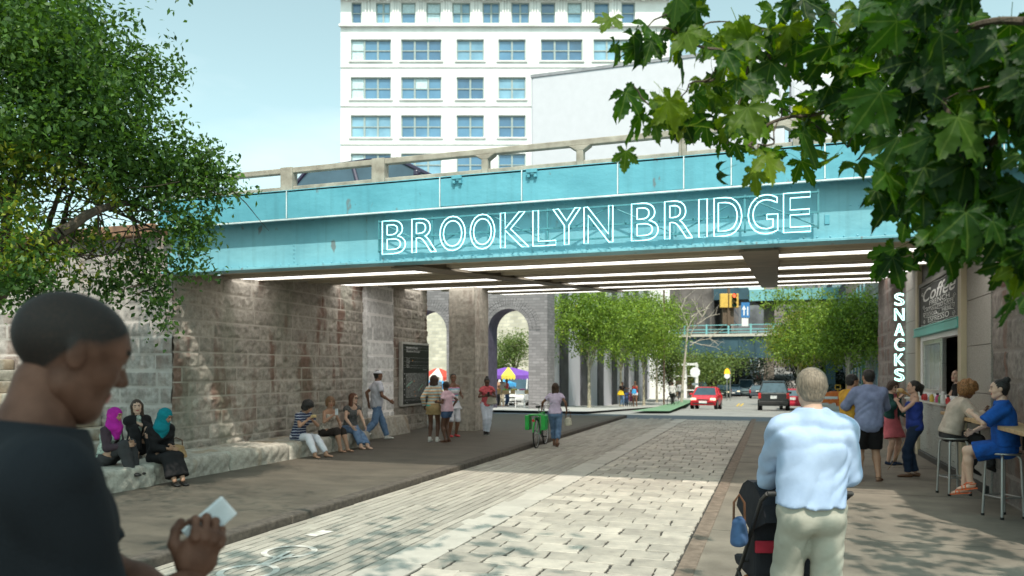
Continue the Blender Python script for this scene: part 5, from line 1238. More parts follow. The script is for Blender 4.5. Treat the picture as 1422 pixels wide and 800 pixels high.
class Fld:
    def __init__(s, prims, vox, infl=0, pad=.03):
        lo = np.min([bounds(p, infl)[0] for p in prims], 0)-pad; hi = np.max([bounds(p, infl)[1] for p in prims], 0)+pad
        s.vox = vox; s.lo = lo; s.n = np.ceil((hi-lo)/vox).astype(int)+1
        s.ax = [lo[i]+np.arange(s.n[i])*vox for i in range(3)]; s.D = np.full(s.n, .2, np.float32)
        for p in prims: s.uni(p, infl)
    def P(s, sl=None):
        a = s.ax if sl is None else [s.ax[i][sl[i]] for i in range(3)]
        return np.stack(np.meshgrid(*a, indexing='ij'), -1)
    def sl(s, lo, hi): 
        a = np.clip(((lo-s.lo)/s.vox).astype(int)-1, 0, s.n); b = np.clip(((hi-s.lo)/s.vox).astype(int)+2, 0, s.n); return tuple(slice(a[i], b[i]) for i in range(3))
    def uni(s, p, infl=0):
        lo, hi = bounds(p, infl); sl = s.sl(lo-p.k, hi+p.k); 
        if 0 in s.D[sl].shape: return
        d = dist(p, s.P(sl), infl); o = s.D[sl]; h = np.maximum(p.k-np.abs(o-d), 0)/p.k; s.D[sl] = np.minimum(o, d)-h*h*p.k*.25
    def sub(s, p, infl=0):
        lo, hi = bounds(p, infl); sl = s.sl(lo-p.k, hi+p.k)
        if 0 in s.D[sl].shape: return
        d = -dist(p, s.P(sl), infl); o = s.D[sl]; h = np.maximum(p.k-np.abs(o-d), 0)/p.k; s.D[sl] = np.maximum(o, d)+h*h*p.k*.25
    def cut(s, o, n):    # remove the side n points to
        s.D = np.maximum(s.D, ((s.P()-v3(o))@nrm(n)).astype(np.float32))
    def cutl(s, o, n, r=.26):
        o = v3(o); P = s.P()-o; n = nrm(n); q = P@n; rad = np.linalg.norm(P-q[...,None]*n, axis=-1)
        s.D = np.where((rad < r) & (q < .35), np.maximum(s.D, q.astype(np.float32)), s.D)
    def fold(s, amp, f=1.0, seed=0):
        P = s.P(); x, y, z = P[...,0], P[...,1], P[...,2]
        w = 1.6*np.sin(f*(9*z+5*y+seed))+1.1*np.sin(f*(13*x-7*z+seed*.7))
        a = np.abs(np.sin(f*(13*z+10*np.abs(x)+4*y)+w)); b = np.abs(np.sin(f*(17*x-9*z+11*y)+1.3*w+seed)); c = np.sin(f*(7*x+5*z+8*y)+seed)
        s.D += (amp*(.95*(.45-a)+.6*(.45-b)*(.6+.4*c)+.35*c)-amp*.25).astype(np.float32)
    def mesh(s):
        D = s.D; ins = D < 0; n = D.shape
        c = [ins[i:n[0]-1+i, j:n[1]-1+j, k:n[2]-1+k] for i in (0,1) for j in (0,1) for k in (0,1)]
        sm = np.sum(c, 0); act = (sm > 0) & (sm < 8); idx = np.argwhere(act)
        if len(idx) == 0: return np.zeros((0,3)), np.zeros((0,4), int)
        vid = np.full(act.shape, -1, np.int64); vid[act] = np.arange(len(idx))
        acc = np.zeros((len(idx), 3)); cnt = np.zeros(len(idx))
        cor = [(i,j,k) for i in (0,1) for j in (0,1) for k in (0,1)]
        val = {q: D[idx[:,0]+q[0], idx[:,1]+q[1], idx[:,2]+q[2]] for q in cor}
        for a in cor:
            for ax_ in range(3):
                if a[ax_] == 0:
                    b = list(a); b[ax_] = 1; b = tuple(b); va, vb = val[a], val[b]; m = (va < 0) != (vb < 0)
                    t = np.where(m, va/(va-vb+1e-12), 0); p = np.array(a, float)[None]+np.zeros((len(idx),1)); p = np.repeat(np.array([a], float), len(idx), 0); p[:, ax_] += t
                    acc += p*m[:,None]; cnt += m
        V = (idx+acc/cnt[:,None])*s.vox+s.lo
        F_ = []
        for ax_ in range(3):
            o = [a for a in range(3) if a != ax_]
            sl0 = [slice(1,-1)]*3; sl1 = [slice(1,-1)]*3; sl0[ax_] = slice(0,n[ax_]-1); sl1[ax_] = slice(1,n[ax_])
            A, B = ins[tuple(sl0)], ins[tuple(sl1)]; e = np.argwhere(A != B); 
            if len(e) == 0: continue
            flip = A[tuple(e.T)]
            off = np.zeros(3, int); off[o[0]] = 1; off[o[1]] = 1; e = e+off
            def vv(d0, d1): q = e.copy(); q[:, o[0]] -= d0; q[:, o[1]] -= d1; return vid[q[:,0], q[:,1], q[:,2]]
            q = np.stack([vv(1,1), vv(0,1), vv(0,0), vv(1,0)], -1)
            if ax_ == 1: flip = ~flip
            q = np.where(flip[:,None], q, q[:, ::-1]); F_.append(q)
        F_ = np.concatenate(F_); return V, F_[(F_ >= 0).all(1)]
def relax(V, F_, it=2, w=.5):
    for _ in range(it):
        s = np.zeros_like(V); c = np.zeros(len(V))
        for a, b in ((0,1),(1,2),(2,3),(3,0)):
            np.add.at(s, F_[:,a], V[F_[:,b]]); np.add.at(s, F_[:,b], V[F_[:,a]]); np.add.at(c, F_[:,a], 1); np.add.at(c, F_[:,b], 1)
        V = V*(1-w)+w*s/np.maximum(c,1)[:,None]
    return V

SK = {'umber': (.13,.062,.040), 'dark': (.115,.052,.030), 'brown': (.20,.095,.055), 'tan': (.40,.225,.145), 'fair': (.60,.38,.28)}
def skin_m(k): return mat('skin_'+k, SK[k], rough=.5, var=.06, scale=12, spec=.45, bump=.08, bscale=150)
def scalp_mat():
    m, nt, b = nodes('skin_with_stubble'); L = nt.links; b.inputs['Roughness'].default_value = .62; b.inputs['Specular IOR Level'].default_value = .25
    t = ND(nt, 'ShaderNodeTexCoord'); n = ND(nt, 'ShaderNodeTexNoise', Scale=220, Detail=4); L.new(t.outputs['Object'], n.inputs['Vector']); n2 = ND(nt, 'ShaderNodeTexNoise', Scale=14, Detail=6); L.new(t.outputs['Object'], n2.inputs['Vector'])
    a = ND(nt, 'ShaderNodeAttribute', attribute_name='tone'); x = ND(nt, 'ShaderNodeMath', operation='MULTIPLY_ADD'); L.new(n.outputs[0], x.inputs[0]); x.inputs[1].default_value = 1.1; x.inputs[2].default_value = -.55
    y = ND(nt, 'ShaderNodeMath', operation='ADD'); L.new(x.outputs[0], y.inputs[0]); L.new(a.outputs['Fac'], y.inputs[1]); z = ND(nt, 'ShaderNodeMath', operation='MULTIPLY'); z.use_clamp = True; L.new(y.outputs[0], z.inputs[0]); L.new(a.outputs['Fac'], z.inputs[1])
    r = ND(nt, 'ShaderNodeValToRGB'); r.color_ramp.elements[0].position = .35; r.color_ramp.elements[0].color = (.085,.036,.022,1); r.color_ramp.elements[1].position = .7; r.color_ramp.elements[1].color = (.16,.075,.05,1); L.new(n2.outputs[0], r.inputs[0])
    mx = ND(nt, 'ShaderNodeMix', data_type='RGBA'); L.new(z.outputs[0], mx.inputs['Factor']); L.new(r.outputs[0], mx.inputs['A']); mx.inputs['B'].default_value = (.020,.015,.013,1); L.new(mx.outputs['Result'], b.inputs['Base Color'])
    bp = ND(nt, 'ShaderNodeBump', Strength=.35, Distance=.004); L.new(n.outputs[0], bp.inputs['Height']); L.new(bp.outputs[0], b.inputs['Normal']); return m
M_lip = mat('lip', (.35,.09,.08), rough=.4); M_eyew = mat('eye_white', (.33,.30,.28), rough=.2); M_iris = mat('iris', (.015,.010,.008), rough=.15)
def brow_m(): return mat('brow', (.02,.014,.010), rough=.9)
def cloth(name, c, rough=.85, var=.1, c2=None, bump=.32, bs=9, scale=9): return mat('cloth_'+name, c, rough=rough, var=var, c2=c2, bump=bump, bscale=bs, scale=scale, spec=.2)
def striped(name, cols, per, axis=2, tilt=(0,0)):
    key = 'stripe_'+name
    if key in _mc: return _mc[key]
    m, nt, b = nodes(key); L = nt.links; b.inputs['Roughness'].default_value = .85
    t = ND(nt, 'ShaderNodeTexCoord'); sp_ = ND(nt, 'ShaderNodeSeparateXYZ'); L.new(t.outputs['Object'], sp_.inputs[0])
    n = ND(nt, 'ShaderNodeTexNoise', Scale=6); L.new(t.outputs['Object'], n.inputs['Vector'])
    a = ND(nt, 'ShaderNodeMath', operation='MULTIPLY'); a.inputs[1].default_value = .03; L.new(n.outputs[0], a.inputs[0])
    s_ = ND(nt, 'ShaderNodeMath', operation='ADD'); L.new(sp_.outputs[axis], s_.inputs[0]); L.new(a.outputs[0], s_.inputs[1])
    d = ND(nt, 'ShaderNodeMath', operation='DIVIDE'); d.inputs[1].default_value = per; L.new(s_.outputs[0], d.inputs[0])
    f = ND(nt, 'ShaderNodeMath', operation='FRACT'); L.new(d.outputs[0], f.inputs[0])
    r = ND(nt, 'ShaderNodeValToRGB'); r.color_ramp.interpolation = 'CONSTANT'; e = r.color_ramp.elements
    e[0].position = 0; e[0].color = (*cols[0][0],1); e[1].position = cols[1][1]; e[1].color = (*cols[1][0],1)
    for c_, p_ in cols[2:]: q = e.new(p_); q.color = (*c_,1)
    L.new(f.outputs[0], r.inputs[0]); L.new(r.outputs[0], b.inputs['Base Color']); _mc[key] = m; return m
_hand = {}
def hand_geo(curl, vox, thumb=.5, spread=.0):
    key = (curl, vox, thumb, spread)
    if key in _hand: return _hand[key]
    pr = [econe('p', (0,-.012,0), (.0,.03,0), .024,.017,.031,.015,(1,0,0), .012), econe('p', (0,.025,0), (0,.082,-.001), .031,.015,.038,.012,(1,0,0), .014), cone('p', (.022,.015,-.006), (.030,.05,-.010), .014, .013, .014)]
    for x, L_, r in ((.029,.074,.0088),(.0095,.083,.0092),(-.010,.077,.0088),(-.028,.060,.0078)):
        p = v3(x, .083 if abs(x) < .02 else .078, 0); ang = curl*.55+abs(x)*3; d = nrm((x*spread*6+x*1.2, cos(radians(ang*60)), -sin(radians(ang*60)))); prev = p-d*.012
        for j, (fl, rr) in enumerate(((.45,1),(.31,.93),(.26,.84))):
            q = p+d*L_*fl; pr.append(cone('f', p if j else prev, q, r*rr, r*rr*.93, .004)); p = q
            ang += curl*(1.15 if j == 0 else .8); d = nrm((x*.6, cos(radians(ang*60)), -sin(radians(ang*60))))
    a = v3(.024,.018,-.006); b = a+nrm((.75,.75,-.25-.5*thumb))*.042; c = b+nrm((.30-.6*thumb,.9,-.35-.7*thumb))*.032; d = c+nrm((.05-.8*thumb,.9,-.4-.5*thumb))*.024
    pr += [cone('t', a, b, .014, .0115, .010), cone('t', b, c, .0112, .0098, .004), cone('t', c, d, .0098, .0082, .004)]
    f = Fld(pr, vox, pad=.012); V, F_ = f.mesh(); V = relax(V, F_, 1, .4); _hand[key] = (V, F_); return V, F_
def ik(a, t, l1, l2, pole):
    a, t = v3(a), v3(t); d = t-a; L_ = np.linalg.norm(d); mx = (l1+l2)*.999
    if L_ > mx: t = a+d/L_*mx; d = t-a; L_ = mx
    u = d/L_; x = (l1*l1-l2*l2+L_*L_)/(2*L_); h = sqrt(max(0, l1*l1-x*x)); p = v3(pole); p = nrm(p-u*(p@u)); return a+u*x+p*h, t

def person(label, loc, head_deg, H=1.7, sex='f', skin='fair', pel=(0,0,.93), lean=(3,0,0), head=(0,0,0), lh=None, rh=None, lf=None, rf=None, lel=(-.45,-1,-.2), rel=(.6,-1,-.2), lkn=(0,1,.1), rkn=(0,1,.1),
           toes=(0,0), fpitch=(0,0), hands=(.35,.35), palm=(None,None), hdir=(None,None), wear=(), hair=None, hvox=.0075, vox=.014, cat=None, group=None, build=1.0, extras=None, thumb=.4):
    s = H/1.75; fem = sex == 'f'; R0 = rot('z', 0)
    Rt = rot('z', lean[2])@rot('y', lean[1])@rot('x', -lean[0]); U, X, N = Rt[:,2], Rt[:,0], Rt[:,1]
    Pp = v3(pel); Up = nrm(v3(0,0,1.0)+U*.55); Xp = nrm(v3(1,0,0)*.7+X*.3)
    wst = Pp+Up*.15; chs = wst+U*.20; sc = wst+U*.335; sh = (.155 if fem else .180)*build; hipx = .095 if fem else .088
    SL, SR = sc-X*sh-U*.028, sc+X*sh-U*.028; nb = sc+U*.035
    Rh = rot('z', lean[2]*.5+head[2])@rot('y', head[1])@rot('x', -head[0]); hup = nrm(U*.8+Rh[:,2]*.6+v3(0,0,.4)); hbase = nb+hup*.075; hc = nb+hup*.085+Rh[:,2]*.085+Rh[:,1]*.02
    HL, HR = Pp-Xp*hipx-v3(0,0,.03), Pp+Xp*hipx-v3(0,0,.03)
    lh = v3(lh) if lh is not None else SL+v3(-.08,.04,-.53); rh = v3(rh) if rh is not None else SR+v3(.08,.04,-.53)
    EL, WL = ik(SL, lh, .285, .255, lel); ER, WR = ik(SR, rh, .285, .255, rel)
    lf = v3(lf) if lf is not None else v3(-.10,.0,.085); rf = v3(rf) if rf is not None else v3(.10,.0,.085)
    KL, AL = ik(HL, lf, .43, .41, lkn); KR, AR = ik(HR, rf, .43, .41, rkn)
    b_ = build; af = (.88 if fem else 1.0)*b_**.5; pr = []
    wp_, ww, wc, wu = ((.158,.118,.135,.13) if fem else (.150,.135,.155,.155)); wp_*=b_; ww*=b_; wc*=b_; wu*=b_
    dp = .098*b_; dw = (.083 if fem else .095)*b_; dc = (.098 if fem else .112)*b_
    pr += [econe('pelvis', Pp-v3(0,0,.05), Pp+Up*.05, wp_, dp, wp_*.95, dp*.92, Xp), econe('belly', Pp+Up*.03, wst, wp_*.92, dp*.9, ww, dw, Xp), econe('chest', wst, chs, ww, dw, wc, dc, X),
           econe('chest', chs, sc-U*.01, wc, dc, wu*.88, dc*.62, X, .05), cone('chest', sc-X*(sh-.02)-U*.035, sc, .047*af, .047*af, .05), cone('chest', sc+X*(sh-.02)-U*.035, sc, .047*af, .047*af, .05),
           cone('trap', nb-U*.01, nb+hup*.02, .062, .052, .05)]
    if fem: pr += [ell('bust', chs-X*.068+N*.070*b_+U*.0, (.058,.055,.056), k=.04), ell('bust', chs+X*.068+N*.070*b_, (.058,.055,.056), k=.04)]
    pr += [ell('glute', Pp-Xp*.075-v3(0,.030,.045), (.083,.080,.092), k=.05), ell('glute', Pp+Xp*.075-v3(0,.030,.045), (.083,.080,.092), k=.05)]
    pr += [cone('neck', nb, hbase+Rh[:,2]*.03, .056*(.9 if fem else 1.05), .052*(.88 if fem else 1.04), .03)]
    for sd, S_, E_, W_ in (('l',SL,EL,WL),('r',SR,ER,WR)):
        m = E_+(W_-E_)*.3
        pr += [cone('up'+sd, S_, E_, .047*af, .037*af, .035), cone('fo'+sd, E_, m, .037*af, .039*af, .02), cone('fo'+sd, m, W_, .039*af, .0255*af, .02)]
    for sd, H_, K_, A_ in (('l',HL,KL,AL),('r',HR,KR,AR)):
        th = .088*(1.04 if fem else 1)*b_; m = K_+(A_-K_)*.32; bk = nrm(np.cross(np.cross(K_-H_, A_-K_), A_-K_)+1e-6) if False else v3(0,0,0)
        pr += [cone('th'+sd, H_, K_, th, .056*b_**.5, .04), cone('sh'+sd, K_, m, .053, .058, .03), cone('sh'+sd, m, A_, .057, .036, .03)]
    # shoes/feet frames
    feet = []
    for sd, A_, ty, fp in (('l',AL,toes[0],fpitch[0]),('r',AR,toes[1],fpitch[1])):
        Rf = rot('z', -ty)@rot('x', -fp); f_ = Rf[:,1]; u_ = Rf[:,2]
        feet.append((A_, f_, u_, Rf[:,0]))
        pr += [cone('ft', A_-u_*.01-f_*.02, A_-u_*.04-f_*.03, .036, .033, .02), econe('ft', A_-u_*.045, A_-u_*.06+f_*.12, .032,.032,.042,.019, Rf[:,0], .02), econe('ft', A_-u_*.06+f_*.11, A_-u_*.066+f_*.155, .042,.018,.036,.013, Rf[:,0], .015)]
    barefeet = not any(w[0] in ('shoe',) for w in wear)
    bp = [p for p in pr if barefeet or p.tag != 'ft']
    f = Fld(bp, vox); V, F_ = f.mesh(); V = relax(V, F_, 1, .35)
    parts = [(V, F_, np.zeros(len(F_), int))]
    # head
    hp = [ell('h', (0,-.014,.030), (.075,.093,.084)), ell('h', (0,.028,-.035), (.058,.060,.074), k=.04), ell('h', (0,.020,.035), (.066,.070,.066), k=.03), cone('h', (0,.062,-.092), (0,.058,-.088), .024, .024, .03),
          cone('h', (-.045,.0,-.062), (-.022,.05,-.088), .022, .020, .03), cone('h', (.045,.0,-.062), (.022,.05,-.088), .022, .020, .03), cone('h', (-.03,.074,.030), (.03,.074,.030), .014, .014, .02),
          ell('h', (-.036,.058,-.022), (.024,.024,.022), k=.02), ell('h', (.036,.058,-.022), (.024,.024,.022), k=.02), cone('h', (0,.086,.016), (0,.106,-.020), .0075, .011, .012), cone('h', (-.011,.096,-.024), (.011,.096,-.024), .008, .008, .008)]
    fh = Fld(hp, hvox, pad=.02)
    for x in (-.031,.031): fh.sub(ell('s', (x,.098,.008), (.017,.015,.012), k=.012))
    for p in (ell('h', (0,.084,-.052), (.024,.011,.0065), k=.006), ell('h', (0,.083,-.062), (.021,.011,.0075), k=.006), ell('h', (-.031,.079,.007), (.014,.013,.011), k=.003), ell('h', (.031,.079,.007), (.014,.013,.011), k=.003),
              ell('h', (-.078,-.006,-.002), (.008,.017,.030), R=rot('x',12), k=.005), ell('h', (.078,-.006,-.002), (.008,.017,.030), R=rot('x',12), k=.005)): fh.uni(p)
    Vh, Fh = fh.mesh(); Vh = relax(Vh, Fh, 1, .3); c = Vh[Fh].mean(1); mi = np.zeros(len(Fh), int)
    mi[(np.abs(c[:,0]) < .023) & (c[:,2] < -.046) & (c[:,2] > -.068) & (c[:,1] > .083)] = 1
    for x in (-.031,.031):
        r = np.hypot((c[:,0]-x)/.013, (c[:,2]-.006)/.0062); mi[(r < 1) & (c[:,1] > .080)] = 2; mi[(np.hypot(c[:,0]-x, c[:,2]-.007) < .0078) & (c[:,1] > .078)] = 3
        mi[(np.abs(c[:,0]-x) < .019) & (np.abs(c[:,2]-.033+abs(0)) < .0048) & (c[:,1] > .06)] = 4
    parts.append((hc+Vh@Rh.T, Fh, mi))
    # hands
    HV = min(.0055, vox*.45) if vox < .012 else .0055
    hf = []
    for i, (sd, E_, W_) in enumerate((('l',EL,WL),('r',ER,WR))):
        if hands[i] is None: continue
        Y = nrm(hdir[i]) if hdir[i] is not None else nrm(W_-E_)
        pn = v3(palm[i]) if palm[i] is not None else (X if sd == 'l' else -X)*1.0      # where the palm looks
        pn = nrm(pn-Y*(pn@Y)); Zl = -pn; Xl = np.cross(Y, Zl); B = np.stack([Xl, Y, Zl], -1)
        hv, hfc = hand_geo(hands[i], HV, thumb); hv = hv.copy(); fcs = hfc
        if sd == 'r' : hv[:,0] *= -1; fcs = hfc[:, ::-1]
        sc_ = .93 if fem else 1.03; parts.append((W_+Y*.008+hv@B.T*sc_, fcs, np.zeros(len(fcs), int))); hf.append((W_, B))
    nbv = len(parts[0][0])
    off = 0; VV, FF, MM = [], [], []
    for V_, F2, m2 in parts: VV.append(V_); FF.append(F2+off); MM.append(m2); off += len(V_)
    if hair and hair[0] == 'buzz':
        hl = Vh[:,2]-np.interp(Vh[:,1], [-.1,-.045,-.01,.03,.06,.085], [-.075,-.062,.012,.022,.045,.078]); mk = np.clip((hl+.010)/.026, 0, 1)
        tone_ = np.zeros(sum(len(q) for q in VV)); tone_[nbv:nbv+len(Vh)] = mk
    me = fast_mesh('person', np.concatenate(VV)*s, np.concatenate(FF), [skin_m(skin) if not (hair and hair[0] == 'buzz') else scalp_mat(), M_lip, M_eyew, M_iris, brow_m()], midx=np.concatenate(MM), smooth=True, tone=tone_ if hair and hair[0] == 'buzz' else None)
    o = link('person', me, None, loc); o.rotation_euler = (0,0,YAW-radians(head_deg)); tag(o, label, cat or 'person', group)
    J = dict(s=s, hc=hc, Rh=Rh, U=U, X=X, N=N, P=Pp, W=(WL,WR), E=(EL,ER), S=(SL,SR), K=(KL,KR), A=(AL,AR), sc=sc, wst=wst, chs=chs, HL=HL, HR=HR, Xp=Xp, hf=hf, nb=nb)
    def emit(name, V_, F2, m, smooth=True, label=None):
        oo = link(name, fast_mesh(name, V_*s, F2, m, smooth=smooth), o); return oo
    def T(tags): return [p for p in pr if p.tag in tags]
    tor = ('pelvis','belly','chest','bust','glute')
    for w in wear:
        k = w[0]; kw = w[2] if len(w) > 2 else {}; m = w[1]; inf = kw.get('inf', .019 if k == 'top' else .012)
        if k == 'top':
            hem = kw.get('hem', -.06); slv = kw.get('slv', .5); P_ = T(('belly','chest','bust','trap')) + (T(('pelvis','glute')) if hem < .06 else [])
            loose = kw.get('loose', 0)
            if loose: P_ = P_+[econe('belly', Pp-v3(0,0,.04)+Up*.02, chs, (wp_+loose), dp+loose, wc+loose*.6, dc+loose*.5, X)]
            cuts = []; SV = []
            for sd, S_, E_, W_ in (('l',SL,EL,WL),('r',SR,ER,WR)):
                if slv <= 0: continue
                q = min(1, slv); e = S_+(E_-S_)*q; ex = kw.get('sl_loose', .004); SV.append(cone('sl', S_, e, .051*af+ex*.5, .051*af-(.013*af)*q+ex, .035))
                if slv > 1: q2 = slv-1; e2 = E_+(W_-E_)*q2; SV.append(cone('sl', E_, e2, .038*af+ex, .038*af-(.012*af)*q2+ex, .02)); cuts.append((e2, W_-E_))
                else: cuts.append((e, E_-S_))
            g = Fld(P_+SV, kw.get('vox', vox), inf); g.D[:] = .2
            for p_ in P_: g.uni(p_, inf)
            hp_ = Pp+Up*(hem if hem > -.15 else -.0)+v3(0,0,min(0,hem if hem <= -.15 else 0)); g.cut(hp_ if hem > -.15 else Pp+v3(0,0,hem), -Up if hem > -.15 else v3(0,0,-1))
            for p_ in SV: g.uni(p_, inf)
            for e, n_ in cuts:
                sl = g.sl(e-.14, e+.14); n_ = nrm(n_); q = ((g.P(sl)-e)@n_); near = np.linalg.norm(g.P(sl)-e-(q[...,None]*n_), axis=-1) < .085+kw.get('sl_loose',0)
                g.D[sl] = np.where(near, np.maximum(g.D[sl], q), g.D[sl])
            nk = kw.get('neck', 'crew')
            if nk == 'crew': g.sub(cone('n', nb+U*.0+hup*.015, nb+hup*.2, .060, .10, .01)); g.cut(nb+hup*.028, hup)
            elif nk == 'collar': g.uni(cone('n', nb-hup*.0, nb+hup*.045, .066, .060, .02)); g.cut(nb+hup*.05, hup); g.sub(cone('n', nb+hup*.01, nb+hup*.2, .052, .07, .004)); 
            elif nk == 'scoop': g.sub(cone('n', nb+N*.03, nb+hup*.2+N*.05, .105, .14, .01))
            elif nk == 'offl': g.cut(sc-X*.02-U*.005, nrm(U-X*.55+N*.35))
            elif nk == 'tank':
                g.cut(chs+U*.075, U)
            if kw.get('open'): 
                g.sub(econe('o', Pp+N*.2-v3(0,0,.12), sc+N*.16+U*.05, .045,.2,.05,.2, X, .01))
            g.fold(kw.get('fold', .010), kw.get('ff', 1.0), len(label)); V_, F2 = g.mesh(); emit(kw.get('name','shirt'), relax(V_, F2, 1, .4), F2, m)
            if nk == 'tank':
                for sx in (-1,1):
                    b = MB(); b.tube([chs+U*.07+X*sx*.075+N*.075, sc+X*sx*.085+U*.045+N*.01, chs+U*.07+X*sx*.075-N*.085], .006, n=5)
                    b.v = [tuple(v3(q)*s) for q in b.v]; b.build('strap', m, o, smooth=True)
        elif k == 'legs':
            fr = kw.get('len', 1.95); P_ = T(('pelvis','glute'))+[p for p in T(('belly',))]; ex = kw.get('ex', .006); cuts = []
            for sd, H_, K_, A_ in (('l',HL,KL,AL),('r',HR,KR,AR)):
                q = min(1, fr); th = .088*(1.04 if fem else 1)*b_; P_.append(cone('t', H_, H_+(K_-H_)*q, th+ex*.3, th+(.056-th)*q+ex, .04))
                e = H_+(K_-H_)*q; n_ = K_-H_
                if fr > 1: q2 = fr-1; P_ += [cone('t', K_, K_+(A_-K_)*min(q2,.32), .055+ex, .057+ex, .03)]; 
                if fr > 1.32: P_ += [cone('t', K_+(A_-K_)*.32, K_+(A_-K_)*q2, .057+ex, .057-.021*(q2-.32)/.68+ex*kw.get('flare',1.4), .03)]
                if fr > 1: e = K_+(A_-K_)*q2; n_ = A_-K_
                cuts.append((e, n_))
            g = Fld(P_, kw.get('vox', vox), inf-.003); g.cutl(Pp+Up*kw.get('waist', .09), Up+N*.25)
            for e, n_ in cuts:
                sl = g.sl(e-.16, e+.16); n_ = nrm(n_); q = ((g.P(sl)-e)@n_); near = np.linalg.norm(g.P(sl)-e-(q[...,None]*n_), axis=-1) < .13; g.D[sl] = np.where(near, np.maximum(g.D[sl], q), g.D[sl])
            g.fold(kw.get('fold', .008), 1.1, 3); V_, F2 = g.mesh(); emit(kw.get('name','trousers'), relax(V_, F2, 1, .4), F2, m)
        elif k == 'skirt':
            q = kw.get('len', .9); L_ = HL+(KL-HL)*min(q,1); R_ = HR+(KR-HR)*min(q,1); 
            if q > 1: L_ = KL+(AL-KL)*(q-1); R_ = KR+(AR-KR)*(q-1)
            mid = (L_+R_)/2; wd = np.linalg.norm(L_-R_)/2+.085+kw.get('flare',.03)
            P_ = T(('pelvis','glute'))+[econe('s', Pp+Up*.05, Pp-v3(0,0,.06), wp_*.95, dp*.95, wp_+.01, dp+.02, Xp)]
            if q > 1: mk = (KL+KR)/2; P_ += [econe('s', Pp-v3(0,0,.04), mk, wp_+.01, dp, np.linalg.norm(KL-KR)/2+.08, .08, Xp), econe('s', mk, mid, np.linalg.norm(KL-KR)/2+.08,.08, wd, .085, Xp)]
            else: P_ += [econe('s', Pp-v3(0,0,.04), mid, wp_+.01, dp, wd, .095+kw.get('flare',.03)*.6, Xp)]
            g = Fld(P_, kw.get('vox', vox), inf); g.cutl(Pp+Up*kw.get('waist', .10), Up+N*.25); n_ = mid-(Pp if q <= 1 else (KL+KR)/2); g.cut(mid, n_)
            g.fold(.006, 1, 5); V_, F2 = g.mesh(); emit(kw.get('name','skirt'), relax(V_, F2, 1, .4), F2, m)
        elif k == 'shoe':
            for A_, f_, u_, x_ in feet:
                P_ = [econe('x', A_-u_*.046-f_*.045, A_-u_*.058+f_*.12, .036,.036,.046,.024, x_, .02), econe('x', A_-u_*.058+f_*.11, A_-u_*.062+f_*.165, .046,.022,.038,.016, x_, .015)]
                if not kw.get('low'): P_.append(cone('x', A_-u_*.0-f_*.012, A_-u_*.04-f_*.03, .044, .040, .02))
                g = Fld(P_, .0085, .002, pad=.02); g.cut(A_-u_*.084, -u_)
                if kw.get('low'): g.sub(cone('c', A_+u_*.05, A_-u_*.025+f_*.04, .045,.030,.01))
                V_, F2 = g.mesh(); so = emit('shoe', relax(V_, F2, 1, .4), F2, m)
                if kw.get('sole'):
                    b = MB(); Q_ = [A_-u_*.086+x_*sx+f_*fy for sx, fy in ((-.03,-.075),(.03,-.075),(.044,.09),(.038,.15),(.015,.185),(-.015,.185),(-.038,.15),(-.044,.09))]
                    nq = len(Q_); b.add(Q_+[p+u_*.018 for p in Q_], [tuple(range(nq-1,-1,-1)), tuple(range(nq,2*nq))]+[(i,(i+1)%nq,nq+(i+1)%nq,nq+i) for i in range(nq)])
                    b.v = [tuple(v3(q)*s) for q in b.v]; b.build('sole', kw['sole'], so)
        elif k == 'sandal':
            for A_, f_, u_, x_ in feet:
                b = MB(); Q_ = [A_-u_*.086+x_*sx+f_*fy for sx, fy in ((-.032,-.07),(.032,-.07),(.046,.09),(.040,.15),(.015,.178),(-.015,.178),(-.040,.15),(-.046,.09))]
                nq = len(Q_); b.add(Q_+[p+u_*.012 for p in Q_], [tuple(range(nq-1,-1,-1)), tuple(range(nq,2*nq))]+[(i,(i+1)%nq,nq+(i+1)%nq,nq+i) for i in range(nq)])
                for t_, ww_, hh_ in ((.10,.047,.040),(.06,.042,.052)): b.tube([A_-u_*.075+f_*t_+x_*ww_*cos(w_)+u_*hh_*sin(w_) for w_ in [pi*i/8 for i in range(9)]], .0075, n=5)
                for t_, z_ in ((.0,.0),(-.02,-.02)): b.tube([A_+u_*z_+f_*(t_+.042*cos(w_))+x_*.042*sin(w_) for w_ in [2*pi*i/12 for i in range(12)]], .0065, n=5, closed=True)
                b.tube([A_+f_*.04, A_-u_*.03+f_*.08], .006, n=5)
                b.v = [tuple(v3(q)*s) for q in b.v]; b.build('sandal', m, o, smooth=False)
    # hair / headwear, in head space
    if hair and hair[0] != 'buzz':
        st, hm = hair[0], hair[1]; hk = hair[2] if len(hair) > 2 else {}
        th = {'buzz':.002,'short':.010,'afro':.045,'bob':.020,'long':.013,'ponytail':.009,'bun':.009,'curly':.03,'hijab':.014,'cap':.010,'messy':.024}[st]
        P_ = [ell('q', (0,-.018,.036), (.077,.094,.084), k=.02)]
        if st in ('long','bob','messy','curly'):
            ln = {'long':-.26,'bob':-.075,'messy':-.03,'curly':-.06}[st]; ln = hk.get('len', ln)
            P_ += [econe('q', (0,-.045,.0), (0,-.062,ln), .075,.050,.085 if st == 'long' else .075,.035, (1,0,0), .04), cone('q', (-.068,-.01,.02), (-.072,.005,max(ln,-.2)*.8), .022, .018, .03), cone('q', (.068,-.01,.02), (.072,.005,max(ln,-.2)*.8), .022, .018, .03)]
        if st in ('buzz','short','ponytail','bun','cap','afro'): P_ += [econe('q', (0,-.035,.0), (0,-.05,-.045), .066,.045,.052,.035, (1,0,0), .03)]
        if st == 'ponytail': P_ += [cone('q', (0,-.10,.045), (0,-.135,.01), .024, .032, .02), cone('q', (0,-.135,.01), (0,-.125,-.13), .032, .014, .03)]
